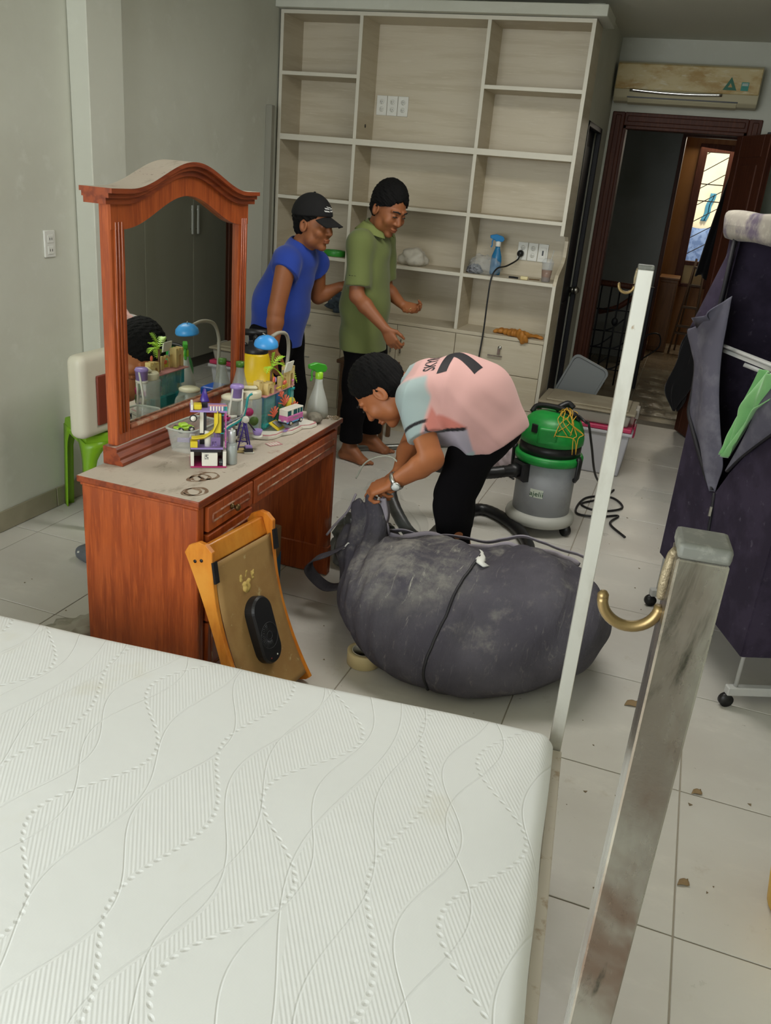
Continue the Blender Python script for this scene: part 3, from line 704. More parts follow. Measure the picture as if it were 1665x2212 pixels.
# scuffed cup rings on the top
rg = random.Random(4)
b = MB()
for cx_, cy_, r in ((-1.385, 2.275, .028), (-1.372, 2.305, .03), (-1.392, 2.255, .022), (-1.33, 2.16, .031), (-1.34, 2.148, .027)):
    n = 40; q = []
    for k in range(n):
        a = 2*math.pi*k/n; w = .0042+.002*math.sin(a*2+cx_*90)+.001*math.sin(a*5)
        q += [(cx_+(r-w)*math.cos(a), cy_+(r-w)*math.sin(a)*1.15, DZT+.0006), (cx_+(r+w)*math.cos(a), cy_+(r+w)*math.sin(a)*1.15, DZT+.0006)]
    b.add(q, [(2*k, 2*k+1, (2*k+3) % (2*n), (2*k+2) % (2*n)) for k in range(n)], m_mark)
b.build('cup_rings', None, desk)
FX = DX_F-.012
PY = 2.445                                                   # right edge of the drawer pedestal
b = MB(); b.box((DX_B+.01, DY0+.015, .002), (FX-.02, DY0+.035, DZT-.034), m_wood)
b.box((FX-.055, DY0+.012, .002), (FX, DY0+.05, DZT-.034), m_wood, .003)
o = b.build('side_panel', None, desk)
b = MB(); b.box((FX-.001, DY0+.02, .002), (FX+.001, DY0+.024, DZT-.034), m_wood); b.box((FX-.001, DY0+.03, .002), (FX+.001, DY0+.034, DZT-.034), m_wood); b.build('fluting', None, o)
b = MB(); b.box((DX_B+.01, PY-.02, .002), (FX-.012, PY, DZT-.034), m_wood); b.build('side_panel', None, desk)
b = MB(); b.box((DX_B+.01, DY1-.045, .002), (FX-.03, DY1-.02, DZT-.034), m_wood); b.box((FX-.06, DY1-.05, .002), (FX-.004, DY1-.015, DZT-.034), m_wood, .003); b.build('side_panel', None, desk)
b = MB(); b.box((DX_B+.02, DY0+.04, .08), (DX_B+.035, PY-.02, DZT-.034), m_wood); b.box((DX_B+.02, DY0+.035, .06), (FX-.02, PY-.02, .08), m_wood); b.build('back_panel', None, desk)
# knee-hole end: inner cheek is a board with a plinth across the right leg
b = MB(); b.box((DX_B+.005, DY1-.052, .002), (FX, DY1-.012, .14), m_wood, .004); b.build('plinth', None, desk)
b = MB(); b.box((DX_B+.03, PY, DZT-.14), (DX_B+.045, DY1-.045, DZT-.034), m_wood); b.build('apron', None, desk)
m_lip = m_dustrim
def drawer(y0, y1, z0, z1, knob=True):
    b = MB(); b.box((FX-.25, y0+.006, z0+.006), (FX-.01, y1-.006, z1-.01), m_wood); b.box((FX-.012, y0, z0), (FX+.01, y1, z1), m_wood, .003)
    o = b.build('drawer', None, desk)
    b = MB(); i = .026; r = .0036                                # raised rectangular moulding
    for (a, c, e, f) in ((y0+i, y1-i, z1-i-.008, z1-i), (y0+i, y1-i, z0+i, z0+i+.008)): b.tube([(FX+.0105, a, (e+f)/2), (FX+.0105, c, (e+f)/2)], r, m_lip, 8)
    for yy in (y0+i, y1-i): b.tube([(FX+.0105, yy, z0+i+.004), (FX+.0105, yy, z1-i-.004)], r, m_lip, 8)
    b.build('moulding', None, o)
    if knob:
        b = MB(); ym, zm = (y0+y1)/2, (z0+z1)/2; b.lathe([(.011, 0), (.011, .003), (.005, .006), (.005, .014), (.012, .02), (.012, .026), (.006, .031), (0, .032)], (FX+.01, ym, zm), mat('brass', '#5e4a2c', .4, .8), 16, (1, 0, 0)); b.build('knob', None, o)
    return o
drawer(DY0+.06, PY-.006, .605, .69); zz = .595
for h in (.105, .2, .2): drawer(DY0+.06, PY-.006, zz-h, zz); zz -= h+.008
b = MB(); b.box((FX-.03, DY0+.05, .002), (FX-.005, PY-.004, .07), m_wood, .003); b.build('plinth', None, desk)
drawer(PY+.004, DY1-.056, .598, .69, False)
# ------------------------------------------------------------------ mirror on the table
mir = thing('dressing_mirror', 'arched mirror in a red-brown moulded wood frame on the dressing table', 'mirror', (-1.705, 2.675, DZT))
MY0, MY1, MXF, MXB = 2.245, 3.11, -1.682, -1.722
b = MB()
b.prism([(MXB-.003, DZT+.001), (MXF+.032, DZT+.001), (MXF+.032, DZT+.012), (MXF+.022, DZT+.02), (MXF+.024, DZT+.03), (MXF+.01, DZT+.045), (MXF+.012, DZT+.055), (MXF+.004, DZT+.062), (MXB-.003, DZT+.062)], 1, MY0-.02, MY1+.02, m_dusty); b.build('base_moulding', None, mir)
PW = .075
yc = (MY0+MY1)/2; hw = (MY1-MY0)/2
def archz(y, z_end, rise):                                    # ogee: flat ends, swelling to the middle
    t = min(1, abs(y-yc)/(hw*.86)); return z_end+rise*(.5+.5*math.cos(math.pi*t))
for y0, y1 in ((MY0, MY0+PW), (MY1-PW, MY1)):
    b = MB(); b.box((MXB, y0, DZT+.06), (MXF, y1, 1.56), m_wood, .004)
    for k in range(3): b.tube([(MXF, y0+.022+k*.0155, DZT+.1), (MXF, y0+.022+k*.0155, 1.5)], .0055, m_wood, 8)
    b.build('post', None, mir)
b = MB(); b.box((MXB, MY0+PW, DZT+.06), (MXF-.004, MY1-PW, DZT+.115), m_wood, .003); b.tube([(MXF-.002, MY0+PW, DZT+.112), (MXF-.002, MY1-PW, DZT+.112)], .008, m_dustrim, 8); b.build('bottom_rail', None, mir)
# arched header: glass-side edge 1.475->1.585, crown above
n = 48; ys = [MY0+.004+(MY1-MY0-.008)*i/n for i in range(n+1)]
b = MB(); b.prism([(y, archz(y, 1.478, .1)) for y in ys]+[(y, archz(y, 1.578, .09)) for y in reversed(ys)], 0, MXB+.002, MXF+.002, m_wood); b.build('arched_header', None, mir)
ys2 = [MY0-.03+(MY1-MY0+.06)*i/n for i in range(n+1)]
def strip(x0, x1, a, c):
    b.prism([(y, archz(y, 1.578, .09)+a) for y in ys2]+[(y, archz(y, 1.578, .09)+c) for y in reversed(ys2)], 0, x0, x1, m_dusty)
b = MB(); strip(MXB-.028, MXF+.012, -.026, -.008); strip(MXB-.034, MXF+.022, -.008, .006); strip(MXB-.042, MXF+.034, .006, .02); b.build('cornice', None, mir)
m_mirror = mat('mirror_glass', '#dfe3dc', .015, 1)
b = MB(); pts = [(MY0+PW-.004, DZT+.108), (MY1-PW+.004, DZT+.108)]+[(y, archz(y, 1.482, .1)) for y in reversed(ys) if MY0+PW-.004 <= y <= MY1-PW+.004]
b.prism(pts, 0, MXF-.02, MXF-.014, m_mirror); b.build('glass', None, mir)
b = MB(); b.prism([(y, z) for y, z in pts], 0, MXB-.004, MXF-.022, m_wood); b.build('backing', None, mir)

# ------------------------------------------------------------------ things on the table
def pl(name, col, rough=.35, **k): return mat(name, col, rough, **k)
P_w, P_p, P_y, P_t, P_k, P_b, P_l, P_m, P_s, P_g, P_c, P_r = [pl('toy_'+n, c) for n, c in (('white', '#e2ded2'), ('purple', '#45308f'), ('yellow', '#d8c12e'), ('teal', '#1f9a9c'), ('pink', '#cf6fae'), ('black', '#26252c'), ('lilac', '#9c84c4'), ('magenta', '#b32c68'), ('sand', '#d9c182'), ('grey', '#8f9296'), ('coral', '#dd6a4f'), ('rose', '#c98a8e'))]
P_lime = pl('toy_lime', '#a5cf35'); P_sky = pl('toy_sky', '#5aa6d8')
P_glass = mat('toy_clear_teal', '#79b8b4', .1, alpha=.45); P_clear = mat('clear_plastic', '#c9cdc4', .12, alpha=.28); P_smoke = mat('smoky_plastic', '#7d7a72', .25, alpha=.55)
Z0 = DZT+.0012
def local(c, ang):
    q = rotz(ang); c = Vector(c); return lambda x, y, z: c+q @ Vector((x, y, z))
def lb(b, L, lo, hi, m, bev=0):
    x0, y0, z0 = lo; x1, y1, z1 = hi
    v, f = b.add([L(*p) for p in ((x0, y0, z0), (x1, y0, z0), (x1, y1, z0), (x0, y1, z0), (x0, y0, z1), (x1, y0, z1), (x1, y1, z1), (x0, y1, z1))], [(0, 3, 2, 1), (4, 5, 6, 7), (0, 1, 5, 4), (1, 2, 6, 5), (2, 3, 7, 6), (3, 0, 4, 7)], m)
    if bev: b._bev(f, bev, 1)
def sub(name, parent, fn):
    b = MB(); fn(b); return b.build(name, None, parent)
# play house with slide: u along its long front (table's front-left corner), v back
c = (-1.447, 2.425, Z0); L = local(c, math.radians(33))
t = thing('toy_house', 'white and lilac toy house with a yellow curved slide nearest the table corner', 'toy', c)
hx_, hy_ = .06, .062
sub('base_plate', t, lambda b: lb(b, L, (-hx_, -hy_, 0), (hx_, hy_, .004), P_m))
def walls(b):
    lb(b, L, (-hx_+.001, -hy_+.002, .004), (-hx_+.012, hy_-.002, .056), P_w, .001); lb(b, L, (hx_-.012, -hy_+.002, .004), (hx_-.001, hy_-.002, .056), P_w, .001)
    lb(b, L, (-hx_+.012, hy_-.012, .004), (hx_-.012, hy_-.002, .056), P_w, .001)
sub('wall', t, walls)
sub('door_panel', t, lambda b: lb(b, L, (-.022, -hy_+.0, .005), (.03, -hy_+.05, .052), P_w, .0015))
sub('printed_sign', t, lambda b: [lb(b, L, (-.013+.003*(i % 4), -hy_-.0006, .03+.0045*(i//4)), (-.011+.003*(i % 4)+.0012*(i % 2), -hy_+.001, .033+.0045*(i//4)), P_b) for i in range(16) if i not in (2, 5, 11)])
sub('grille', t, lambda b: [lb(b, L, (.036, -.055, .006), (.05, -.02, .016), P_b)]+[lb(b, L, (.036+.004*i, -.056, .016), (.038+.004*i, -.02, .019), P_g) for i in range(4)])
sub('floor_plate', t, lambda b: [lb(b, L, (-hx_, -hy_, .056), (hx_-.018, hy_, .064), P_b), lb(b, L, (-hx_+.001, -hy_+.002, .064), (hx_-.012, hy_, .069), P_l)]+[b.cyl(L(-.01+.009*i, -.03+.012*j, .069), L(-.01+.009*i, -.03+.012*j, .0715), .0028, P_l, 8) for i in range(5) for j in range(4)])
sub('pillar', t, lambda b: lb(b, L, (.04, -.045, .069), (.05, -.035, .19), P_b, .001)); sub('pillar', t, lambda b: lb(b, L, (-.028, -.02, .069), (-.006, .02, .19), P_b, .001))
sub('pillar', t, lambda b: b.cyl(L(-.002, -.035, .069), L(-.002, -.035, .122), .011, P_w, 14)); sub('wall', t, lambda b: lb(b, L, (-.028, -.024, .11), (-.016, -.018, .185), P_w))
def ladder(b):
    lb(b, L, (.056, -.05, .065), (.058, -.044, .195), P_k); lb(b, L, (.056, -.022, .065), (.058, -.016, .195), P_k)
    for i in range(13): lb(b, L, (.055, -.048, .068+i*.01), (.059, -.018, .071+i*.01), P_k)
sub('ladder', t, ladder)
sub('clip', t, lambda b: [lb(b, L, (.039, -.046, z), (.051, -.034, z+.004), P_t) for z in (.115, .178)])
def slide(u, v):
    y = -.045-.012*math.sin(v*3); s_ = v
    p = [(.03, .188), (.03, .15), (.015, .118), (-.012, .1), (-.042, .094), (-.055, .092)]
    k = min(int(s_*5), 4); f = s_*5-k; x = p[k][0]*(1-f)+p[k+1][0]*f; z = p[k][1]*(1-f)+p[k+1][1]*f
    return L(x, y+(u-.5)*.03, z+.012*abs(u-.5)**1*1.6)
sub('slide', t, lambda b: (b.grid(lambda u, v: slide(u, v), 7, 36, P_y, thick=.003), lb(b, L, (-.06, -.062, .07), (-.036, -.03, .092), P_y, .001), lb(b, L, (.018, -.058, .12), (.042, -.03, .188), P_y, .003)))
sub('roof_deck', t, lambda b: [lb(b, L, (-.06, -.05, .19), (.06, .045, .196), P_l), lb(b, L, (-.058, -.05, .196), (-.05, .02, .214), P_w, .001), lb(b, L, (.05, -.05, .196), (.06, -.042, .213), P_t)])
sub('railing', t, lambda b: [lb(b, L, (.004+i*.0095, -.05, .196), (.009+i*.0095, -.045, .212), P_w) for i in range(6)]+[lb(b, L, (0, -.052, .212), (.06, -.043, .216), P_r)])
sub('turret', t, lambda b: [b.lathe([(.018, 0), (.018, .004), (.004, .042), (0, .043)], L(-.012, .0, .2155), P_p, 4), lb(b, L, (-.022, -.012, .196), (-.002, .012, .2155), P_b)])
sub('shelf_block', t, lambda b: [lb(b, L, (-.05, -.046, .196), (-.022, -.01, .214), P_y, .004)])
sub('clock', t, lambda b: [b.cyl(L(-.05, -.05, .17), L(-.05, -.056, .17), .012, P_b, 18), b.cyl(L(-.05, -.0562, .17), L(-.05, -.058, .17), .009, P_w, 18)])
# clear tub behind it with a few bits
c = (-1.575, 2.535, Z0); t = thing('storage_tub', 'cloudy clear plastic tub of toy bits behind the toy house', 'tub', c); L = local(c, math.radians(88))
def tub(b):
    def f(u, v):
        a, k = 2*math.pi*u, .82+.18*v; sq = lambda x: math.copysign(abs(x)**.45, x)
        return L(sq(math.cos(a))*.1*k, sq(math.sin(a))*.058*k, .002+.085*v)
    b.grid(f, 48, 8, P_clear, thick=.002)
sub('tub', t, tub); sub('rim', t, lambda b: b.tube([L(math.copysign(abs(math.cos(a))**.45, math.cos(a))*.101, math.copysign(abs(math.sin(a))**.45, math.sin(a))*.059, .087) for a in [2*math.pi*i/48 for i in range(48)]], .004, mat('tub_rim', '#a9aca0', .35), 8, closed=True))
def toycar(name, label, c, ang, body, roll=0):
    t = thing(name, label, 'toy car', c); L = local(c, ang)
    sub('body', t, lambda b: [lb(b, L, (-.034, -.015, .006), (.034, .015, .018), body, .003), lb(b, L, (-.016, -.013, .018), (.014, .013, .03), body, .004)])
    for x in (-.02, .021):
        for y in (-.017, .017): sub('wheel', t, lambda b: [b.cyl(L(x, y-.004, .009), L(x, y+.004, .009), .0105, P_b, 16), b.cyl(L(x, y-.0046, .009), L(x, y+.0046, .009), .006, P_w, 12)])
    return t
toycar('toy_car', 'lime green toy car lying in the clear tub in front of the mirror', (-1.575, 2.475, Z0+.075), math.radians(60), P_lime)
m_bits = [P_lime, P_l, P_w, P_g, P_b]
for i, (x, y, z, w, d, h, m, a, lab) in enumerate(((-1.6, 2.52, .06, .05, .02, .012, P_l, .5, 'lilac toy brick strip in the clear tub'), (-1.57, 2.55, .045, .03, .02, .03, P_b, 1.0, 'black toy block in the clear tub'), (-1.6, 2.57, .05, .045, .018, .02, P_w, 2.1, 'white toy plate standing in the clear tub'))):
    L2 = local((x, y, Z0+z-.04), a); b = MB(); lb(b, L2, (-w/2, -d/2, 0), (w/2, d/2, h), m, .001); [b.cyl(L2(-w/2+.008*(k+.8), 0, h), L2(-w/2+.008*(k+.8), 0, h+.002), .0028, m, 8) for k in range(int(w/.0095))]; tag(b.build('toy_brick'), lab, 'toy brick')
# swing ride with white hub (Ferris-like A-frame) and roller track
c = (-1.405, 2.6, Z0); L = local(c, math.radians(38)); t = thing('toy_swing_tower', 'purple A-frame toy swing ride with a white hub behind the silver bottle', 'toy', c)
sub('base_plate', t, lambda b: lb(b, L, (-.045, -.02, 0), (.035, .05, .004), P_s))
sub('ticket_box', t, lambda b: [lb(b, L, (-.002, -.034, .0), (.034, -.006, .004), P_w), lb(b, L, (0, -.03, .004), (.03, -.008, .016), P_b, .001), lb(b, L, (.002, -.028, .016), (.028, -.01, .026), P_l, .002)])
def aframe(y):
    def f(b):
        for x in (-.022, .026): b.tube([L(x, y, .004), L(.004, y, .118)], .0028, P_p, 8)
        b.tube([L(-.02, y, .016), L(.025, y, .016)], .0022, P_p, 8)
        for k in range(5): z = .03+.016*k; w = .019*(1-(z/.12)); b.tube([L(.002-w, y, z), L(.003+w, y, z+.012)], .0009, P_p, 6); b.tube([L(.003+w, y, z), L(.002-w, y, z+.012)], .0009, P_p, 6)
    return f
sub('a_frame', t, aframe(-.004)); sub('a_frame', t, aframe(.062))
sub('hub', t, lambda b: b.lathe([(.0, -.002), (.012, 0), (.013, .004), (.012, .01), (.004, .012), (0, .012)], L(.004, -.006, .12), P_w, 12, rotz(math.radians(38)) @ Vector((0, -1, 0))))
def track(b):
    a = bez([L(-.075, -.02, .082), L(-.05, -.005, .094), L(-.02, .012, .105), L(.0, .025, .12), L(.012, .035, .15), L(.02, .04, .19), L(.035, .045, .2)], 6)
    b.tube(a, .0045, P_t, 8); b.tube([Vector(p)+Vector((.0, 0, .006)) for p in a], .0025, P_w, 6)
sub('roller_track', t, track)
sub('gondola', t, lambda b: [b.lathe([(.0, 0), (.014, .002), (.019, .02), (.0175, .02), (0, .006)], L(.055, .03, .05), P_l, 16), b.lathe([(.02, 0), (.02, .008), (0, .008)], L(.055, .03, .042), P_w, 16)])
sub('gondola', t, lambda b: b.lathe([(.0, 0), (.014, .002), (.02, .02), (.018, .02), (0, .006)], L(-.06, .04, .1), P_m, 16)); sub('gondola', t, lambda b: b.lathe([(.0, 0), (.014, .002), (.02, .022), (.018, .022), (0, .006)], L(-.085, .02, .06), P_p, 16))
sub('rotor_arm', t, lambda b: [b.tube([L(-.06, .04, .118), L(.004, .03, .12), L(.05, .035, .06)], .003, P_b, 8), b.tube([L(-.05, .035, .118), L(-.02, .033, .119)], .005, P_w, 8), b.tube([L(-.09, .0, .09), L(.0, .02, .125)], .003, P_g, 8)])
sub('column', t, lambda b: [b.tube([L(-.02, .045, .004), L(-.02, .045, .12)], .004, P_b, 8)]+[b.tube([L(-.02, .045, z), L(-.02, .045, z+.012)], .0052, P_w, 8) for z in (.03, .07)])
# paddle-like lilac fan parts beside it
b = MB(); L2 = local((-1.475, 2.57, Z0), math.radians(38))
for k in range(7): lb(b, L2, (-.03+.0095*k, -.003, .03+.004*k), (-.0225+.0095*k, .003, .075+.006*k), P_l)
lb(b, L2, (-.03, -.006, 0), (.035, .006, .03), P_l, .002); tag(b.build('toy_fence'), 'slatted lilac toy fence behind the swing ride', 'toy')
# lilac drum lid and tall white arm
c = (-1.49, 2.70, Z0); t = thing('toy_drum', 'lilac lidded drum on white arms above the teal toy track', 'toy', c)
sub('drum', t, lambda b: b.lathe([(0, .165), (.022, .165), (.024, .2), (.026, .2), (.026, .206), (.022, .212), (0, .213)], c, P_l, 20)); sub('band', t, lambda b: b.lathe([(.0, .155), (.023, .155), (.023, .165), (0, .165)], c, P_w, 20))
sub('arm', t, lambda b: [b.tube([(c[0]-.01, c[1]-.02, Z0), (c[0]-.02, c[1]-.02, Z0+.1), (c[0]-.005, c[1]-.022, Z0+.2)], .004, P_w, 8), b.tube([(c[0]+.03, c[1]+.01, Z0), (c[0]+.02, c[1], Z0+.1), (c[0]+.022, c[1], Z0+.2)], .004, P_w, 8)])
# silver pump bottle
c = (-1.372, 2.455, Z0); t = thing('cosmetic_bottle', 'silver and clear cosmetic bottle beside the toy house', 'bottle', c); m_sil = mat('silver_plastic', '#c9ccca', .3, .35)
sub('bottle', t, lambda b: b.lathe([(0, 0), (.0185, 0), (.02, .003), (.02, .066), (.017, .074), (.014, .076), (0, .076)], c, mat('clear_bottle', '#b9c1bd', .15, alpha=.5), 28))
sub('contents', t, lambda b: b.lathe([(0, .004), (.0165, .004), (.0165, .064), (0, .066)], c, m_sil, 24)); sub('cap', t, lambda b: b.lathe([(0, .074), (.0135, .074), (.0135, .118), (.0125, .1195), (0, .12)], c, m_sil, 24)); sub('pump', t, lambda b: [b.lathe([(0, .12), (.004, .12), (.004, .126), (0, .126)], c, P_w, 10)])
# clear jar with cream lid
c = (-1.472, 2.765, Z0); t = thing('clear_jar', 'tall clear plastic jar with a cream flip lid', 'jar', c); m_cream = pl('cream_plastic', '#d8d0b4')
sub('jar', t, lambda b: b.lathe([(0, 0), (.044, 0), (.047, .004), (.047, .15), (.04, .158), (.038, .158), (.045, .149), (.045, .005), (0, .003)], c, P_clear, 32)); sub('lid', t, lambda b: b.lathe([(0, .158), (.043, .156), (.044, .16), (.044, .176), (.04, .182), (0, .184)], c, m_cream, 32))
L2 = local(c, math.radians(40)); sub('flip_handle', t, lambda b: lb(b, L2, (-.03, -.012, .185), (.028, .012, .197), m_cream, .005))
sub('sticker', t, lambda b: [b.cyl(Vector(c)+Vector((.022, -.0425, .11)), Vector(c)+Vector((.0224, -.0432, .11)), .016, P_m, 20), b.cyl(Vector(c)+Vector((.036, -.031, .075)), Vector(c)+Vector((.0367, -.0316, .075)), .018, mat('leaf_sticker', '#4d6a2a', .5), 20)])
# glass pitcher near the mirror
c = (-1.60, 2.86, Z0); t = thing('glass_pitcher', 'round clear glass pitcher standing close to the mirror', 'pitcher', c); m_glass = mat('pitcher_glass', '#bfc3b6', .08, alpha=.35)
sub('pitcher', t, lambda b: b.lathe([(0, 0), (.05, 0), (.056, .006), (.06, .035), (.052, .075), (.042, .1), (.04, .11), (.038, .11), (.05, .074), (.057, .035), (.05, .006), (0, .004)], c, m_glass, 28)); sub('lid', t, lambda b: b.lathe([(0, .11), (.042, .11), (.042, .118), (.03, .124), (0, .125)], c, m_cream, 24))
sub('handle', t, lambda b: b.tube(bez([(c[0]+.0, c[1]-.045, Z0+.095), (c[0]+.0, c[1]-.085, Z0+.098), (c[0], c[1]-.095, Z0+.07), (c[0], c[1]-.06, Z0+.03)], 6), .006, m_glass, 8))
c = (-1.655, 3.02, Z0); t = thing('brown_bottle', 'clear necked bottle holding brown liquid close to the mirror', 'bottle', c); t2 = P_clear
sub('bottle', t, lambda b: b.lathe([(0, 0), (.036, 0), (.039, .004), (.04, .09), (.034, .12), (.02, .16), (.015, .19), (.0145, .2), (.013, .2), (.032, .118), (.037, .09), (.037, .006), (0, .003)], c, P_clear, 24)); sub('liquid', t, lambda b: b.lathe([(0, .006), (.034, .006), (.035, .085), (0, .086)], c, mat('brown_liquid', '#7c3a14', .2), 24)); sub('cap', t, lambda b: b.lathe([(0, .2), (.017, .198), (.017, .22), (0, .221)], c, mat('green_cap', '#4d7a2b', .4), 16))
# castle toy board: white edged play board with teal castle
c = (-1.425, 2.915, Z0); t = thing('toy_castle', 'teal and sand toy castle with palm fronds on a white play board', 'toy', c); L = local(c, math.radians(90))   # x along the table, y to the mirror
pts = [(-.165, .0), (-.15, -.035), (-.115, -.052), (-.07, -.055), (-.03, -.078), (.03, -.082), (.06, -.08), (.09, -.105), (.13, -.112), (.15, -.095), (.152, .05), (.12, .075), (-.13, .075), (-.16, .05)]
pts = [(x, y) for x, y in pts]
def board_(b, z0, z1, s_, m):
    p = [L(x*s_, y*s_, 0) for x, y in pts]; b.prism([(q.x, q.y) for q in p], 2, Z0+z0, Z0+z1, m, .003, 2)
sub('play_board', t, lambda b: (board_(b, 0, .014, 1, P_w), board_(b, .0142, .0165, .985, P_r), board_(b, .0166, .0185, .93, P_w)))
zb = .0185
K = lambda x, y, z: L(x*1.28+.014, y, Z0*0+zb+(z-zb)*1.06)
sub('clear_wall', t, lambda b: [lb(b, K, (-.09, .005, zb), (-.03, .045, .145), P_glass), lb(b, K, (.015, .005, zb), (.06, .045, .145), P_glass)])
sub('teal_wall', t, lambda b: [lb(b, K, (-.032, .03, zb), (.02, .05, .145), P_glass), lb(b, K, (.06, .0, .085), (.085, .04, .145), P_t, .002), lb(b, K, (-.1, .03, zb), (.085, .05, .06), P_t, .003), lb(b, K, (-.095, .0, zb), (-.06, .03, .05), P_t, .012)])
sub('pillar', t, lambda b: b.cyl(K(.078, .0, zb), K(.078, .0, .142), .009, P_glass, 16)); sub('pillar', t, lambda b: [b.cyl(K(.078, .0, .134), K(.078, .0, .142), .013, P_t, 16)])
def cren(b, x0, x1, y0, y1, z0, z1, door=None, n=3):
    """battlement wall with a round-headed opening"""
    w = x1-x0
    prof = [(x0, z0)]
    if door:
        dx0, dx1, dzt = door; r = (dx1-dx0)/2; prof += [(dx0, z0), (dx0, dzt-r)]+[((dx0+dx1)/2-r*math.cos(math.pi*i/8), dzt-r+r*math.sin(math.pi*i/8)) for i in range(1, 8)]+[(dx1, dzt-r), (dx1, z0)]
    prof += [(x1, z0), (x1, z1)]
    for i in range(n):
        a = x1-w*(2*i+1)/(2*n-1)
        prof += [(a, z1), (a, z1-.008)] if i < n-1 else []
        if i < n-1: e = x1-w*(2*i+2)/(2*n-1); prof += [(e, z1-.008), (e, z1)]
    prof += [(x0, z1)]
    vs = [K(x, y0, z) for x, z in prof]+[K(x, y1, z) for x, z in prof]; k = len(prof)
    v, f = b.add(vs, [tuple(range(k)), tuple(range(2*k-1, k-1, -1))]+[(i, i+k, (i+1) % k+k, (i+1) % k) for i in range(k)], P_s); bmesh.ops.recalc_face_normals(b.b, faces=f)
sub('deck', t, lambda b: lb(b, K, (-.105, -.004, .145), (.092, .055, .149), P_r))
sub('castle_wall', t, lambda b: cren(b, -.01, .05, .0, .01, .149, .2, (.004, .038, .19), 3)); sub('castle_wall', t, lambda b: cren(b, .05, .092, -.002, .03, .149, .222, (.064, .082, .198), 3)); sub('castle_wall', t, lambda b: cren(b, -.085, -.045, .0, .03, .145, .19, (-.075, -.055, .172), 3)); sub('castle_wall', t, lambda b: [cren(b, -.11, -.085, .02, .045, .145, .2, None, 2)])
sub('balcony_rail', t, lambda b: [b.tube([K(-.04, -.006, .165), K(-.02, -.012, .168), K(-.012, -.006, .16)], .0025, P_y, 8), b.tube([K(.005, -.003, .163), K(.04, -.003, .163)], .0022, P_y, 8)]+[b.tube([K(.008+.006*i, -.003, .149), K(.008+.006*i, -.003, .163)], .0015, P_y, 6) for i in range(6)])
sub('shell', t, lambda b: b.ell(K(.024, -.002, .172), (.016, .006, .009), P_c, 14, rotz(math.radians(90)))); sub('shell', t, lambda b: [b.ell(K(-.05, -.002, .2), (.008, .005, .012), P_c, 12, rotz(math.radians(90))), b.ell(K(-.046, -.006, .199), (.005, .004, .01), P_l, 12, rotz(math.radians(90)))])
sub('figurine', t, lambda b: [b.ell(K(.073, -.006, .158), (.005, .005, .009), P_r, 10), b.ell(K(.073, -.006, .17), (.0055, .005, .0055), P_k, 10), b.tube([K(.071, -.006, .15), K(.069, -.008, .144)], .003, P_s, 6)])
def coral(x, y, z, s_):
    def f(b):
        for k in range(7):
            a = -1.1+2.2*k/6; b.tube(bez([K(x, y, z), K(x+.5*s_*math.sin(a)*.6, y-.002, z+.5*s_*math.cos(a)), K(x+s_*math.sin(a), y-.003*(k % 2), z+s_*math.cos(a))], 3), [.004, .004, .004, .0035, .003, .003, .0025], P_c, 6)
    return f
sub('coral', t, coral(-.05, -.004, .06, .04)); sub('coral', t, coral(.02, -.004, .085, .042)); sub('coral', t, coral(.072, -.014, .05, .04)); sub('coral', t, coral(.0, -.002, .125, .02))
sub('seaweed', t, lambda b: [b.tube(bez([K(-.02+.006*k, -.004, zb), K(-.024+.008*k, -.006, .06), K(-.016+.006*k, -.004, .1)], 4), .004, mat('seaweed', '#2d6b3a', .5), 6) for k in range(3)])
sub('yellow_wheel', t, lambda b: [b.cyl(L(.105, -.006, .07), L(.105, .004, .07), .04, P_y, 28)])
sub('gate_post', t, lambda b: [b.cyl(L(.105, -.045, zb), L(.105, -.045, .05), .007, P_sky, 12), b.cyl(L(.105, -.045, .05), L(.105, -.045, .082), .007, P_w, 12), b.ell(L(.085, -.04, .04), (.008, .008, .02), P_y, 12)])
sub('ramp', t, lambda b: (b.grid(lambda u, v: L(-.075+u*.06-v*.02, -.04+v*.032, zb+.002+.03*v), 2, 2, P_y, smooth=False, thick=.003), b.grid(lambda u, v: L(-.06+u*.03-v*.015, -.035+v*.022, zb+.0095+.0215*v), 2, 2, P_g, smooth=False, thick=.001), b.lathe([(.006, 0), (.012, 0), (.011, .022), (.006, .022), (.006, 0)], L(-.012, -.045, zb+.012), P_y, 14, rotz(math.radians(90)) @ Vector((.9, -.4, 0)))))
sub('mat_tiles', t, lambda b: [lb(b, L, (-.07+.028*i, -.068+.006*i, zb), (-.048+.028*i, -.056+.006*i, zb+.002), (P_l, P_k, P_g, P_r)[i % 4]) for i in range(4)]+[lb(b, L, (.03, -.06, zb), (.062, -.04, zb+.002), P_b), lb(b, L, (-.01, -.03, zb), (.03, .0, zb+.003), P_g)])
sub('portrait_board', t, lambda b: [b.tube([K(.03, .012, .195), K(.03, .012, .215)], .003, P_g, 6)])
sg = sub('sign_plate', t, lambda b: (b.grid(lambda u, v: K(.012+u*.046+v*.012, -.002-.004*v, .212+v*.034), 2, 2, P_w, smooth=False, thick=.006), ))
sub('sign_picture', t, lambda b: [b.ell(K(.041, -.0058, .23), (.0055, .0015, .007), P_c, 12, rotz(math.radians(90))), b.ell(K(.039, -.0055, .219), (.009, .0015, .004), P_t, 12, rotz(math.radians(90)))])
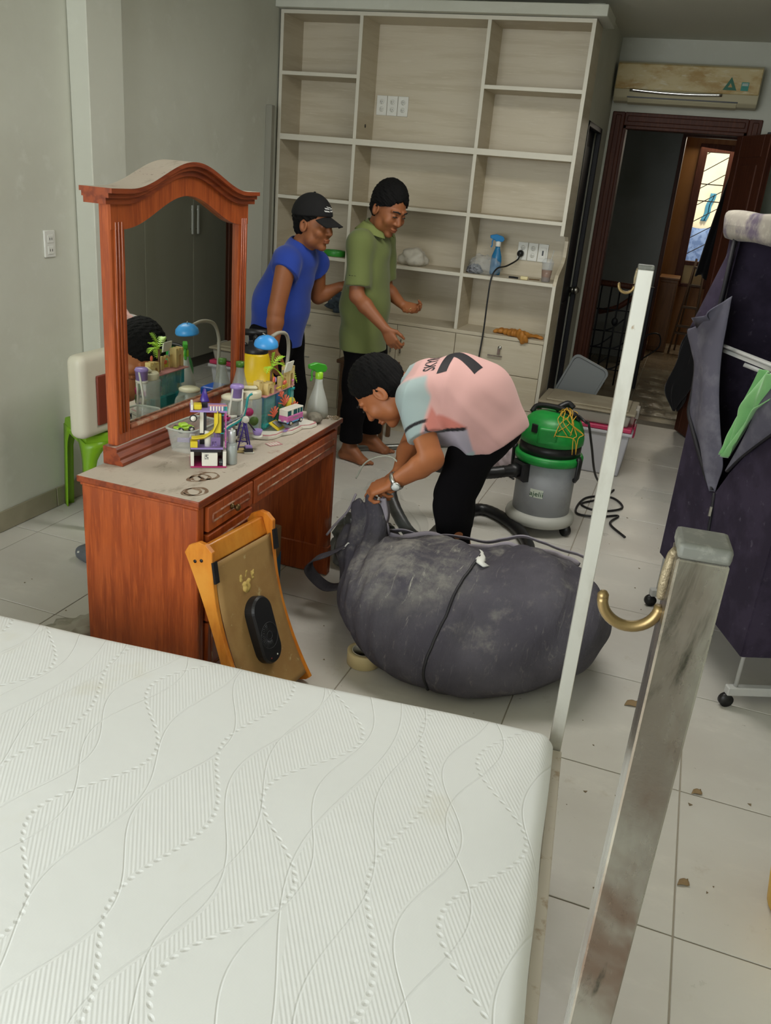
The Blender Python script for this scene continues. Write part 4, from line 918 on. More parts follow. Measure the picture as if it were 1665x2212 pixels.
def frond(base, tip, width, droop, n=11):
    base, tip = Vector(base), Vector(tip); d = tip-base; side = d.cross(Vector((0, 0, 1))).normalized()
    if abs(d.normalized().z) > .8: side = Vector((0, 1, 0))
    def f(b):
        q = [base+d*s_+Vector((0, 0, droop*math.sin(math.pi*s_))) for s_ in [i/n for i in range(n+1)]]
        b.tube(q, .0018, P_lime, 6)
        for i in range(1, n):
            w = width*math.sin(math.pi*(.15+.8*i/n))**.7
            for sgn in (-1, 1):
                e = q[i]+side*sgn*w+d.normalized()*w*.6; nn = Vector((0, 0, 1)); h = d.normalized()*d.length/n*.42
                b.add([q[i]-h, q[i]+h, e, q[i]-h+nn*.0012, q[i]+h+nn*.0012, e+nn*.0012], [(0, 2, 1), (3, 4, 5), (0, 1, 4, 3), (1, 2, 5, 4), (2, 0, 3, 5)], P_lime)
    return f
pt = K(-.035, .02, .238)
sub('palm_trunk', t, lambda b: b.tube([K(-.035, .02, .149), pt], .005, mat('toy_brown', '#6b4a2a', .5), 10))
for dx, dy, dz_ in ((.062, -.02, .034), (-.026, -.02, .062), (.036, -.035, -.05), (-.06, -.01, -.012), (.01, -.05, .01)): sub('palm_frond', t, frond(pt, pt+(L(dx, dy, dz_)-L(0, 0, 0)), .0185, .012, 9))
sub('palm_frond', t, frond(K(.085, .03, .215), K(.115, .0, .15), .014, .02, 12))
# pink camper van parked on the board
c = L(.012, -.05, zb+.0002); c = Vector((c.x, c.y, Z0+.038)); V_ = thing('toy_van', 'pink and white toy camper van on the play board', 'toy van', c); Lc = local(c, math.radians(90-8))
Lq = Lc; Lc = lambda x, y, z: Lq(x*1.28, y*1.2, z*1.2)
sub('lower_body', V_, lambda b: [lb(b, Lc, (-.045, -.017, .006), (.045, .017, .028), P_k, .003), lb(b, Lc, (-.0455, -.0175, .004), (.0455, .0175, .009), P_sky, .001)])
sub('upper_body', V_, lambda b: [lb(b, Lc, (-.041, -.0155, .028), (.044, .0155, .044), mat('toy_window', '#1f5f64', .15), .002), lb(b, Lc, (-.043, -.0165, .044), (.046, .0165, .049), P_w, .002), lb(b, Lc, (-.02, -.0165, .028), (-.01, .0165, .046), P_w)]+[lb(b, Lc, (x, -.016, .028), (x+.002, .016, .045), P_w) for x in (-.042, .012, .026, .042)])
for x in (-.028, .028):
    for y in (-.017, .017): sub('wheel', V_, lambda b: [b.cyl(Lc(x, y-.004, .004), Lc(x, y+.004, .004), .0095, P_b, 18), b.cyl(Lc(x, y-.0045, .004), Lc(x, y+.0045, .004), .0055, P_w, 14)])
sub('side_print', V_, lambda b: [lb(b, Lc, (-.012+.005*i, -.0176, .017), (-.009+.005*i, -.0168, .022), P_g) for i in range(6)])
sub('bumper', V_, lambda b: [lb(b, Lc, (-.0475, -.015, .01), (-.0445, -.006, .015), P_w), lb(b, Lc, (-.0475, .006, .01), (-.0445, .015, .015), P_w), lb(b, Lc, (-.047, -.017, .004), (-.044, .017, .008), P_b)])
sub('parking_block', V_, lambda b: lb(b, Lc, (-.025, -.012, -.0155), (.03, .014, -.004), P_g, .001))
b = MB(); L2 = local((-1.35, 2.735, Z0), math.radians(60)); lb(b, L2, (-.028, -.018, 0), (.028, .018, .001), P_r); [lb(b, L2, (-.024+.012*i, -.014, .001), (-.016+.012*i, .014, .0014), P_w) for i in range(4)]; tag(b.build('toy_card'), 'small pink striped card lying in front of the play board', 'card')
b = MB(); L2 = local((-1.405, 2.52, Z0+.069), 0); [b.cyl((-1.405+.0, 2.512, Z0+.0), (-1.405, 2.512, Z0+.004), .022, P_s, 8)]; [b.ell((-1.405+.013*math.cos(k*1.05), 2.512+.013*math.sin(k*1.05), Z0+.006), (.008, .008, .004), P_s, 8) for k in range(6)]; tag(b.build('toy_flower'), 'pale yellow toy flower between the toy house and the silver bottle', 'toy')
# blue desk lamp, sprayer, stone
c = (-1.575, 3.12, Z0); t = thing('desk_lamp', 'desk lamp with a blue dome shade on a grey bent arm', 'lamp', c); m_lb = pl('lamp_blue', '#3f9ae0', .35); m_arm = mat('lamp_arm', '#a09b8d', .5)
sub('base', t, lambda b: [b.box((c[0]-.05, c[1]-.055, Z0), (c[0]+.055, c[1]+.06, Z0+.075), pl('lamp_base_blue', '#1f55b8'), .015, seg=3)])
sub('switch', t, lambda b: b.cyl((c[0]+.055, c[1]+.02, Z0+.03), (c[0]+.06, c[1]+.02, Z0+.03), .012, m_black))
sub('arm', t, lambda b: b.tube(bez([(c[0]+.03, c[1]+.05, Z0+.07), (c[0]+.04, c[1]+.075, Z0+.16), (c[0]+.045, c[1]+.085, Z0+.26), (c[0]+.05, c[1]+.05, Z0+.325), (c[0]+.055, c[1]-.03, Z0+.345), (c[0]+.056, c[1]-.1, Z0+.338)], 8), .0075, m_arm, 10))
c3 = Vector((-1.517, 2.975, 1.055)); sub('lamp_shade', t, lambda b: b.lathe([(.0, .028), (.016, .026), (.032, .018), (.045, .004), (.048, -.011), (.046, -.017), (.044, -.015), (.04, .002), (.016, .021), (0, .023)], c3, m_lb, 32, (.06, -.1, 1))); sub('bulb', t, lambda b: b.ell(c3+Vector((0, 0, -.005)), (.016, .016, .015), P_w, 14)); sub('finial', t, lambda b: b.cyl(c3+Vector((0, 0, .026)), c3+Vector((-.01, -.012, .036)), .002, m_arm, 6))
spray_bottle('spray_bottle', 'round white spray bottle with a green trigger at the table end', (-1.375, 3.185, Z0), mat('milky_plastic', '#c8cac2', .3, alpha=.75), pl('green_trigger', '#3f9c2b'), pl('lime_collar', '#9bd22e'), .82, math.radians(235), .075, mat('milky_liquid', '#a9a9a2', .3, alpha=.8), True)
s = SDF((-1.42, 3.03, .72), (-1.27, 3.16, .8), .003); s.ell((-1.345, 3.095, Z0+.021), (.032, .044, .021), rotz(.3), 0); s.disp(lambda X, Y, Z: .0015*np.sin(X*90)*np.cos(Y*70)); V, F = s.mesh(); tag(raw('stone', V, F, mat('grey_stone', '#7d776a', .85, var=(30, '#625c50', .45, .65)), None), 'rounded grey stone at the table end beside the spray bottle', 'stone')
b = MB(); b.tube(bez([(-1.31, 3.2, Z0+.003), (-1.3, 3.215, Z0+.006), (-1.285, 3.2, Z0+.004), (-1.295, 3.19, Z0+.003)], 4), .003, mat('straw_bits', '#8d7a60', .9), 6)
for k in range(26):
    x, y = -1.33+.05*rg.random(), 3.17+.055*rg.random(); a = rg.random()*6; b.tube([(x, y, Z0+.002), (x+.012*math.cos(a), y+.012*math.sin(a), Z0+.004)], .0015, None, 5)
o = b.build('dust_debris'); tag(o, 'scatter of straw-coloured debris at the far corner of the table', 'debris', kind='stuff')
# ------------------------------------------------------------------ bed: steel posts, frame, mattress
Bc = Vector((-.098, 1.824, 0)); ex = Vector((-.99507, -.09915, 0)); ey = Vector((.0991, -.99508, 0))
def BP(s_, t_, z=0): return Bc+ex*s_+ey*t_+Vector((0, 0, z))
def bbox(b, s0, s1, t0, t1, z0, z1, m, bev=0, seg=1):
    v, f = b.add([BP(s_, t_, z) for z in (z0, z1) for s_, t_ in ((s0, t0), (s1, t0), (s1, t1), (s0, t1))], [(0, 3, 2, 1), (4, 5, 6, 7), (0, 1, 5, 4), (1, 2, 6, 5), (2, 3, 7, 6), (3, 0, 4, 7)], m)
    bmesh.ops.recalc_face_normals(b.b, faces=f)
    if bev: b._bev(f, bev, seg)
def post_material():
    m = bpy.data.materials.new('worn_steel_painted_reflections'); m.use_nodes = True; t = NT(m); p = t.n['Principled BSDF']; t.p = p
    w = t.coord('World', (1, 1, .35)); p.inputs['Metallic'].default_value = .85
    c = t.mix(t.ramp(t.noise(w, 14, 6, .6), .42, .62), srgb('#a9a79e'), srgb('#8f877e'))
    c = t.mix(t.ramp(t.noise(t.coord('World', (1, 1, .5)), 9, 5, .6, .6), .5, .68), c, srgb('#7d6a5d'))  # brown wear, with the post's brownish reflection painted in as well
    c = t.mix(t.ramp(t.noise(t.coord('World', (1.2, 1, .35), (0, .1, 0)), 17, 6, .65, 1.0), .55, .7), c, srgb('#4a4a40'))  # dark patches stand in for dark things reflected in the near post
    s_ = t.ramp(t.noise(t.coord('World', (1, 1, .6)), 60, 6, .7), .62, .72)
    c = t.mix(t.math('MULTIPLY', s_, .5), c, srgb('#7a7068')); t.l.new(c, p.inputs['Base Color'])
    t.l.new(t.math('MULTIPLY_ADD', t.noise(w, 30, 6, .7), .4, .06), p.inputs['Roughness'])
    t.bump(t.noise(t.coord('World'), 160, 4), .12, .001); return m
m_post = post_material(); m_post2 = mat('pale_steel_window_reflection', '#c9c8c0', .45, .55, var=[(9, '#b3b0a6', .45, .7, (1, 1, .4)), (40, '#a08e78', .68, .78, (1, 1, .6))]); m_cap = mat('grey_end_cap', '#5e5f58', .6, var=(120, '#74746c', .5, .7)); m_hook = mat('brass_hook', '#85714c', .38, .85)  # far-post steel has a paler base, standing in for the window it reflects
m_weld = mat('weld_bead', '#8d8168', .5, .6, bump=(300, .6, .003))
bed = thing('bed_frame', 'bed frame with tall square steel posts and small brass hooks around the mattress', 'bed', BP(.9, .7, 0))
PS = [(-.009, -.05), (.006, 1.385), (1.95, -.05), (1.95, 1.38)]
for i, (s_, t_) in enumerate(PS):
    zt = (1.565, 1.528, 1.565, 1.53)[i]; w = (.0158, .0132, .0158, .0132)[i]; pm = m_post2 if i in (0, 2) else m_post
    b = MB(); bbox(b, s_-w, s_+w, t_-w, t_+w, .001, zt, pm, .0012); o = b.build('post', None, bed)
    if i < 2: o['label'] = ('scratched steel post at the far corner of the bed', 'large worn steel post nearest to the camera')[i]
    b = MB(); bbox(b, s_-w*1.03, s_+w*1.03, t_-w*1.03, t_+w*1.03, zt, zt+.009, m_cap, .0025, 2); b.build('end_cap', None, o)
    sg = 1 if s_ < 1 else -1
    b = MB(); zc = zt-.035; R = .0155
    c0 = BP(s_+sg*(w+R+.001), t_, zc)
    b.tube([c0+ex*(sg*-R*math.cos(math.radians(a)))+Vector((0, 0, -R*math.sin(math.radians(a)))) for a in range(0, 186, 10)], .0032, m_hook, 10)
    b.ell(c0+ex*(sg*R)+Vector((0, 0, .0005)), (.0033, .0033, .0033), m_hook, 10); b.build('hook', None, o)
    b = MB(); b.tube(bez([BP(s_+sg*(w+.001), t_-.004, zc+.004), BP(s_+sg*(w+.002), t_, zc+.016), BP(s_+sg*(w+.001), t_, zc+.03), BP(s_+sg*w, t_+.003, zt)], 5), .0028, m_weld, 8); b.build('weld', None, o)
m_rail = mat('dusty_rail', '#b9b0a2', .7, var=[(24, '#9a8871', .55, .7), (90, '#6e5238', .68, .76)])
def rail(s0, s1, t0, t1, z0, z1): b = MB(); bbox(b, s0, s1, t0, t1, z0, z1, m_rail, .002); b.build('rail', None, bed)
rail(-.028, -.003, -.03, 1.36, .27, .375); rail(1.938, 1.962, -.03, 1.36, .27, .375); rail(.01, 1.93, -.062, -.036, .27, .33); rail(.01, 1.93, 1.368, 1.39, .27, .33)
for k in range(9): b = MB(); bbox(b, .06+.22*k, .14+.22*k, -.036, 1.368, .295, .312, m_wood, .002); b.build('slat', None, bed)
def mattress_material():
    m = bpy.data.materials.new('mattress_cover'); m.use_nodes = True; t = NT(m); p = t.n['Principled BSDF']; t.p = p
    tc = t.new('ShaderNodeTexCoord'); sx = t.new('ShaderNodeSeparateXYZ'); t.l.new(tc.outputs['Object'], sx.inputs[0]); s_, v = sx.outputs[0], sx.outputs[1]
    P = .84
    def curve(c0, amp, ph, L):
        a = t.math('MULTIPLY', t.math('SUBTRACT', v, ph), 2*math.pi/L)
        c = t.math('MULTIPLY_ADD', t.math('COSINE', a), amp, c0)
        d = t.math('SUBTRACT', s_, c)
        return t.math('SUBTRACT', t.math('FLOORED_MODULO', t.math('ADD', d, P/2), P), P/2)
    def line(d, w): return t.math('SUBTRACT', 1, t.math('DIVIDE', t.math('ABSOLUTE', d), w), clamp=True)
    dots = [curve(.285, .033, .1, .49), curve(.705, -.04, .09, .47), curve(.52, -.075, .2, .48), curve(.1, .068, .18, .48)]
    lines = [curve(.335, -.025, .12, .5), curve(.42, -.05, .15, .9), curve(.6, .03, .3, .55), curve(.63, -.05, .1, .62), curve(.78, .045, .05, .52), curve(.2, -.04, .0, .47), curve(.02, .03, .3, .5), curve(.16, .045, .38, .52), curve(.46, .03, .4, .47)]
    h = None
    for d in lines:
        l = line(d, .0028); h = l if h is None else t.math('MAXIMUM', h, l)
    tw = t.math('SUBTRACT', t.math('FLOORED_MODULO', v, .0185), .00925)
    dd = None
    for d in dots:
        r = t.math('SQRT', t.math('ADD', t.math('MULTIPLY', d, d), t.math('MULTIPLY', tw, tw)))
        q = t.math('SUBTRACT', 1, t.math('DIVIDE', r, .0064), clamp=True); dd = q if dd is None else t.math('MAXIMUM', dd, q)
    def between(a, b_): return t.math('MULTIPLY', t.math('GREATER_THAN', a, .0075), t.math('LESS_THAN', b_, -.0075))
    masks = [between(dots[0], lines[1]), between(dots[2], lines[3]), between(dots[1], lines[4]), between(lines[6], dots[3]), between(lines[5], dots[0])]
    # only where the two curves are neighbours (wrapped distances under a third of the repeat)
    mm = None
    for (a, k) in zip(masks, (dots[0], dots[2], dots[1], dots[3], dots[0])):
        q = t.math('MULTIPLY', a, t.math('LESS_THAN', t.math('ABSOLUTE', k), .16)); mm = q if mm is None else t.math('MAXIMUM', mm, q)
    rc = t.math('MULTIPLY_ADD', v, .52, s_)
    rib = t.math('MULTIPLY_ADD', t.math('COSINE', t.math('MULTIPLY', rc, 2*math.pi/.0088)), .5, .5)
    knit = t.math('MULTIPLY', t.math('SINE', t.math('MULTIPLY', t.math('ADD', s_, v), 2*math.pi/.0042)), t.math('SINE', t.math('MULTIPLY', t.math('SUBTRACT', s_, v), 2*math.pi/.0042)))
    H = t.math('SUBTRACT', 0, t.math('MULTIPLY', h, .9)); H = t.math('SUBTRACT', H, t.math('MULTIPLY', t.math('MULTIPLY', mm, rib), .32)); H = t.math('SUBTRACT', H, t.math('MULTIPLY', dd, 1.5)); H = t.math('MULTIPLY_ADD', knit, .03, H)
    soft = t.noise(tc.outputs['Object'], 5, 3); H = t.math('MULTIPLY_ADD', soft, 2.2, H)
    c = t.mix(t.ramp(t.noise(tc.outputs['Object'], 3.1, 6, .6), .6, .78), srgb('#dadbd9'), srgb('#d3d1c7')); t.l.new(c, p.inputs['Base Color'])
    p.inputs['Roughness'].default_value = .75; p.inputs['Sheen Weight'].default_value = .15
    t.bump(H, .55, .0022); return m
b = MB(); n1, n2 = 40, 5
s0, s1, t0, t1, z0, z1, R = .002, 1.93, .0, 1.365, .315, .45, .032
b.box((s0, t0, z0), (s1, t1, z1), None); bmesh.ops.bevel(b.b, geom=list(b.b.edges), offset=R, segments=6, profile=.5, affect='EDGES')
bmesh.ops.subdivide_edges(b.b, edges=[e for e in b.b.edges if e.calc_length() > .5], cuts=24, use_grid_fill=True)
from mathutils import noise as mnz
for v in b.b.verts:
    if v.co.z > .43: v.co.z += .006*mnz.noise(Vector((v.co.x*2.2, v.co.y*2.2, 0)))
    if v.co.x < .02 and v.co.z < .43: v.co.x += -.004-.006*mnz.noise(Vector((v.co.y*4, 3, 0)))
for f in b.b.faces: f.smooth = True
mt = b.build('mattress', mattress_material()); Mx = Matrix((ex, ey, Vector((0, 0, 1)))).transposed().to_4x4(); Mx.translation = Bc; mt.matrix_world = Mx
tag(mt, 'white quilted mattress with wavy embossed pattern filling the foreground', 'mattress')

# ------------------------------------------------------------------ orange rocker frame leaning on the drawers
m_or = mat('orange_wood', '#cf7d22', .4, var=[(9, '#c06c18', .42, .62, (5, 5, .7)), (2.2, '#d89338', .45, .65)], coat=.2)
m_panel = mat('dusty_panel', '#a5824f', .6, var=[(5, '#957040', .4, .65), (24, '#bda878', .62, .72)])
rk = thing('bouncer_frame', 'orange wooden bouncer frame with a black oval vibration unit leaning on the drawers', 'bouncer', (-1.1, 2.2, 0))
u0 = Vector((-1.058, 2.21, .012)); ud = Vector((-.325, .0, .945)).normalized(); sd = Vector((0, 1, 0)); nd = ud.cross(sd)*-1
if nd.x < 0: nd = -nd
yaw = rotz(math.radians(-7)); ud, sd, nd = yaw @ ud, yaw @ sd, yaw @ nd
def RP(u, s_, n_): return u0+ud*u+sd*s_+nd*n_
RL, RWd = .585, .165
def side(s_):
    b = MB(); N = 26; fr = []; bk = []
    for i in range(N+1):
        u = i/N; bow = (2*u-1)**2
        fr.append((u*RL, .012+.05*bow*(1 if u > .5 else .75))); bk.append((u*RL, -.026-.022*bow*(.8 if u > .5 else .2)))
    # rounded ends
    top = [(RL+.028, .045), (RL+.04, .02), (RL+.034, -.02), (RL+.012, -.046)]; bot = [(-.008, -.018), (-.008, .03)]
    poly = fr+top+list(reversed(bk))+bot; k = len(poly)
    vs = [RP(u, s_-.009, n_) for u, n_ in poly]+[RP(u, s_+.009, n_) for u, n_ in poly]
    v, f = b.add(vs, [tuple(range(k)), tuple(range(2*k-1, k-1, -1))]+[(i, i+k, (i+1) % k+k, (i+1) % k) for i in range(k)], m_or); bmesh.ops.recalc_face_normals(b.b, faces=f); b._bev(f, .002, 1)
    return b.build('side_rail', None, rk)
for s_, sgn in ((-RWd, -1), (RWd, 1)):
    o = side(s_)
    b = MB(); [b.cyl(RP(RL-.02, s_+sgn*.009, n_), RP(RL-.02, s_+sgn*.0115, n_), .0055, m_black, 12) for n_ in (-.012, .014)]; b.build('screw', None, o)
    b = MB(); q = []
    for n_, d_ in ((.038, .004), (.046, .004)): q += [RP(RL-.1, s_-.01, n_), RP(RL-.1, s_+.01, n_), RP(RL-.03, s_-.01, n_+.012), RP(RL-.03, s_+.01, n_+.012)]
    b.add(q, [(0, 1, 3, 2), (4, 5, 7, 6), (0, 4, 6, 2), (1, 5, 7, 3), (0, 1, 5, 4), (2, 3, 7, 6)], m_black); b.build('clip', None, o)
def bar(u_, n_, hu, hn):
    b = MB(); v, f = b.add([RP(u_+a*hu, s_*(RWd-.008), n_+c_*hn) for s_ in (-1, 1) for a, c_ in ((-1, -1), (1, -1), (1, 1), (-1, 1))], [(0, 1, 2, 3), (4, 7, 6, 5), (0, 4, 5, 1), (1, 5, 6, 2), (2, 6, 7, 3), (3, 7, 4, 0)], m_or); bmesh.ops.recalc_face_normals(b.b, faces=f); b._bev(f, .006, 2); b.build('cross_bar', None, rk)
bar(RL-.012, .012, .032, .014); bar(.04, .0, .02, .012)
def pan(u, v): return RP(.02+v*(RL-.06), (u-.5)*2*(RWd-.01), .012+.026*(2*v-1)**2)
b = MB(); b.grid(pan, 12, 30, m_panel, thick=.004); pn = b.build('panel', None, rk)
m_glue = mat('dried_glue', '#c4a75c', .7, bump=(90, .8, .004)); s = SDF((-1.35, 2.0, .25), (-1.05, 2.45, .6), .004)
for k in range(46):
    q = RP(.40+.085*random.random(), .0+.075*(random.random()-.5), .0255-.006+.004*random.random()); s.ell(q, [.004+.006*random.random() for _ in range(3)], None, .004)
V, F = s.mesh(); raw('glue_patch', V, F, m_glue, rk)
b = MB(); N = 40
def oval(s_, n_, z): return [RP(.255+(.066 if math.sin(a) > 0 else -.066)+math.sin(a)*.052*s_, math.cos(a)*.052*s_, n_) for a in [2*math.pi*(i+.5)/N for i in range(N)]]
r0, r1, r2_ = oval(1.0, .016, 0), oval(1.0, .046, 0), oval(.9, .054, 0); b.add(r0+r1+r2_, [(i, (i+1) % N, (i+1) % N+N, i+N) for i in range(N)]+[(i+N, (i+1) % N+N, (i+1) % N+2*N, i+2*N) for i in range(N)]+[tuple(range(2*N, 3*N))], m_black); dv = b.build('vibration_unit', None, rk)
b = MB()
for k in range(20):
    a = math.radians(95+k*10); b.tube([RP(.235+.018*math.sin(a), .018*math.cos(a), .0545), RP(.235+.04*math.sin(a), .04*math.cos(a), .0545)], .0014, mat('dark_grey_plastic', '#2b2b2f', .5), 6)
b.tube([RP(.235+.014*math.sin(a), .014*math.cos(a), .0545) for a in [2*math.pi*i/20 for i in range(20)]], .0014, MATS['dark_grey_plastic'], 6, closed=True); b.tube([RP(.235+.044*math.sin(a), .044*math.cos(a), .0545) for a in [2*math.pi*i/28 for i in range(28)]], .0012, MATS['dark_grey_plastic'], 6, closed=True)
b.build('speaker_grille', None, dv)
b = MB(); b.ell(RP(.16, -.02, .054), (.003, .003, .003), mat('red_led_lens', '#7a1512', .3), 8); b.ell(RP(.16, .015, .054), (.003, .003, .003), m_white_pl, 8); b.build('button', None, dv)
# ------------------------------------------------------------------ carton under the table
m_card = mat('brown_cardboard', '#7d6344', .8, var=(8, '#70583b', .45, .65))
t = thing('cardboard_box', 'brown cardboard box with a blue stripe under the dressing table', 'box', (-1.5, 2.78, 0)); b = MB(); b.box((-1.69, 2.55, .001), (-1.42, 2.98, .295), m_card, .004); b.build('carton', None, t)
b = MB(); vs = [(-1.4185, y, z) for y, z in ((2.7, .002), (2.979, .002), (2.979, .18), (2.9, .12), (2.8, .05))]; b.add(vs, [(0, 1, 2, 3, 4)], mat('box_blue_print', '#2f5a78', .7)); b.build('blue_print', None, t)
b = MB(); [b.box((-1.4195, 2.86+.013*i, .17), (-1.418, 2.868+.013*i, .182+.003*(i % 2)), mat('box_ink', '#5a4630', .8)) for i in range(6)]; b.build('print_line', None, t)
# ------------------------------------------------------------------ green stool, canister, pink tub, cushion at the left wall
m_lime = mat('lime_stool', '#79a81c', .4); sc = Vector((-2.53, 3.33, 0)); qa = rotz(math.radians(-35))
def SP(x, y, z): return sc+qa @ Vector((x, y, 0))+Vector((0, 0, z))
t = thing('plastic_stool', 'lime green plastic stool against the left wall', 'stool', sc)
b = MB(); v, f = b.add([SP(x*s_, y*s_, z) for z, s_ in ((.405, 1.04), (.462, 1), (.47, .93)) for x, y in ((-.17, -.17), (.17, -.17), (.17, .17), (-.17, .17))], [(4*k+i, 4*k+(i+1) % 4, 4*k+4+(i+1) % 4, 4*k+4+i) for k in range(2) for i in range(4)]+[(8, 9, 10, 11)], m_lime); b.build('seat', None, t)
for x, y in ((-1, -1), (1, -1), (1, 1), (-1, 1)):
    b = MB(); top, ft = SP(x*.166, y*.166, .44), SP(x*.19, y*.19, .0)
    def leg(u, v, x=x, y=y):
        # an L-shaped plastic leg, wide where it meets the seat
        w = (.045+.075*max(0, (v-.72)/.28)**2); e = .17*1.04+(.19-.17*1.04)*(1-v); a = (u-.5)*2
        px, py = (e, e-abs(a)*w) if a > 0 else (e-abs(a)*w, e)
        return SP(x*px, y*py, .002+.43*v)
    b.grid(leg, 5, 16, m_lime, thick=.005); b.build('leg', None, t)
m_ivory = mat('ivory_plastic', '#d9d5c0', .4)
s = SDF((-2.62, 2.93, .44), (-2.3, 3.5, .9), .008)
sl, X = s.sub(s.lo, s.lo+s.h*s.n, 0); q = [np.abs(X[0]+2.465)-.045+.035, np.abs(X[1]-3.185)-.19+.035, np.abs(X[2]-.667)-.192+.035]
s.f[sl] = np.minimum(s.f[sl], np.sqrt(sum(np.maximum(a, 0)**2 for a in q))+np.minimum(np.maximum(np.maximum(q[0], q[1]), q[2]), 0)-.035)
V, F = s.mesh(); c_ = thing('plastic_canister', 'ivory rounded plastic panel standing on the green stool beside the mirror', 'canister', (-2.465, 3.235, .475)); raw('body', smooth_verts(V, F, 2), F, m_ivory, c_)
b = MB(); b.box((-2.4205, 3.09, .53), (-2.409, 3.37, .76), mat('maroon_panel', '#7c3320', .5), .005, seg=2); b.build('inset_panel', None, c_)
b = MB(); b.lathe([(0, 0), (.05, 0), (.055, .004), (.06, .08), (.057, .08), (.05, .004), (0, .004)], (-2.36, 3.36, .4715), mat('pink_tub', '#b0566a', .4), 24); tag(b.build('pink_cup'), 'pink plastic tub on the green stool behind the mirror post', 'cup')
m_cush = mat('grey_cushion', '#5d6064', .85, var=(14, '#6d7074', .45, .65))
t = thing('floor_cushion', 'dark grey cushion lying on the floor behind the dressing table', 'cushion', (-2.1, 2.95, 0)); s = SDF((-2.5, 2.5, -.02), (-1.65, 3.3, .12), .009); qa2 = rotz(math.radians(-15))
sl, X = s.sub(s.lo, s.lo+s.h*s.n, 0); R2 = np.array(qa2); dx, dy = X[0]+2.075, X[1]-2.89; lx = dx*R2[0][0]+dy*R2[1][0]; ly = dx*R2[0][1]+dy*R2[1][1]
q = [np.abs(lx)-.25+.05, np.abs(ly)-.2+.05, np.abs(X[2]-.034)-.033+.028]; s.f[sl] = np.sqrt(np.maximum(q[0], 0)**2+np.maximum(q[1], 0)**2+np.maximum(q[2], 0)**2)+np.minimum(np.maximum(np.maximum(q[0], q[1]), q[2]), 0)-.028+.003*np.sin(X[0]*23)*np.sin(X[1]*19)
V, F = s.mesh(); raw('pad', smooth_verts(V, F, 2), F, m_cush, t)
b = MB(); [b.box((-2.28+.03*i, 2.73+.028*j, .0668), (-2.272+.03*i, 2.745+.028*j, .069), m_white_pl, 0, rotz(.6+.5*i)) for i, j in ((0, 0), (1, 3), (2, 1), (0, 4), (3, 4))]; o = b.build('paint_fleck', None, t)
crumple('plastic_wrap', 'pale crumpled plastic beside the dressing table foot', 'wrapper', (-1.86, 2.2, 0), (.12, .16, .05), mat('pale_film', '#b9b4a6', .4, alpha=.75), 2.2, .45, 3, .5)
# ------------------------------------------------------------------ tape roll on the floor
b = MB(); tc_ = (-.872, 2.585, .0005); b.lathe([(.046, .002), (.046, .052), (.047, .054), (.0625, .054), (.064, .052), (.064, .002), (.0625, 0), (.047, 0), (.046, .002)], (0, 0, 0), mat('cream_tape', '#cbb98a', .35), 40)
t = thing('tape_roll', 'roll of cream packing tape lying on the floor beside the grey bag', 'tape', tc_); o = b.build('tape', None, t); o.matrix_parent_inverse = Matrix(); 
b = MB(); b.lathe([(.044, .0), (.0462, .0), (.0462, .054), (.044, .054), (.044, 0)], (0, 0, 0), mat('tape_core', '#e0d9c6', .7), 36); o2 = b.build('core', None, t); o2.matrix_parent_inverse = Matrix()
# ------------------------------------------------------------------ the big grey bag
m_bag = None
def bag_material():
    m = bpy.data.materials.new('dusty_grey_fabric'); m.use_nodes = True; t = NT(m); p = t.n['Principled BSDF']; t.p = p
    w = t.coord('World')
    c = t.mix(t.ramp(t.noise(w, 4, 6, .6), .35, .7), srgb('#45424a'), srgb('#545158'))
    # rubbed-in dust: soft clouds and streaks that run along the seams
    f = t.ramp(t.noise(w, 5.5, 8, .68), .52, .72); c = t.mix(t.math('MULTIPLY', f, .7), c, srgb('#8a8780'))
    st_ = t.ramp(t.noise(t.coord('World', (3.5, .6, 1.2), (0, .5, .5)), 16, 8, .7, 1.2), .56, .74)
    blob = t.new('ShaderNodeTexGradient'); blob.gradient_type = 'SPHERICAL'
    mp = t.new('ShaderNodeMapping'); mp.vector_type = 'TEXTURE'; mp.inputs['Location'].default_value = (-.76, 2.78, .36); mp.inputs['Scale'].default_value = (.36, .4, .3); g = t.new('ShaderNodeNewGeometry'); t.l.new(g.outputs['Position'], mp.inputs[0]); t.l.new(mp.outputs[0], blob.inputs[0])
    k = t.math('MULTIPLY_ADD', t.ramp(blob.outputs['Fac'], 0, .6), .7, .3)
    c = t.mix(t.math('MULTIPLY', st_, k), c, srgb('#a3a095')); k2 = t.math('MULTIPLY', t.ramp(blob.outputs['Fac'], .1, .8), t.ramp(t.noise(w, 9, 8, .7), .35, .7)); c = t.mix(t.math('MULTIPLY', k2, .75), c, srgb('#9a978d'))
    t.l.new(c, p.inputs['Base Color']); p.inputs['Roughness'].default_value = .85; p.inputs['Specular IOR Level'].default_value = .25
    t.bump(t.math('MULTIPLY_ADD', t.noise(t.coord('World', (2.5, .7, 1), (0, .4, .5)), 14, 5, .6), 1.2, t.math('MULTIPLY', t.noise(w, 90, 3), .12)), .5, .012); return m
m_bag = bag_material(); m_lining = mat('bag_lining', '#918a93', .8, bump=(140, .2, .002)); m_cord = mat('dark_piping', '#1c1b1f', .6)
bagr = thing('fabric_bag', 'big dusty dark grey fabric bag lying full on the floor', 'bag', (-.6, 2.8, 0))
s = SDF((-1.36, 2.3, -.03), (.05, 3.5, .62), .008)
s.ell((-.71, 2.84, .185), (.345, .35, .225), rotz(.45), 0); s.ell((-.36, 2.9, .2), (.325, .35, .22), rotz(.6), .05); s.ell((-.55, 2.66, .12), (.33, .24, .14), rotz(.1), .1); s.ell((-.86, 2.9, .13), (.19, .22, .15), None, .1)
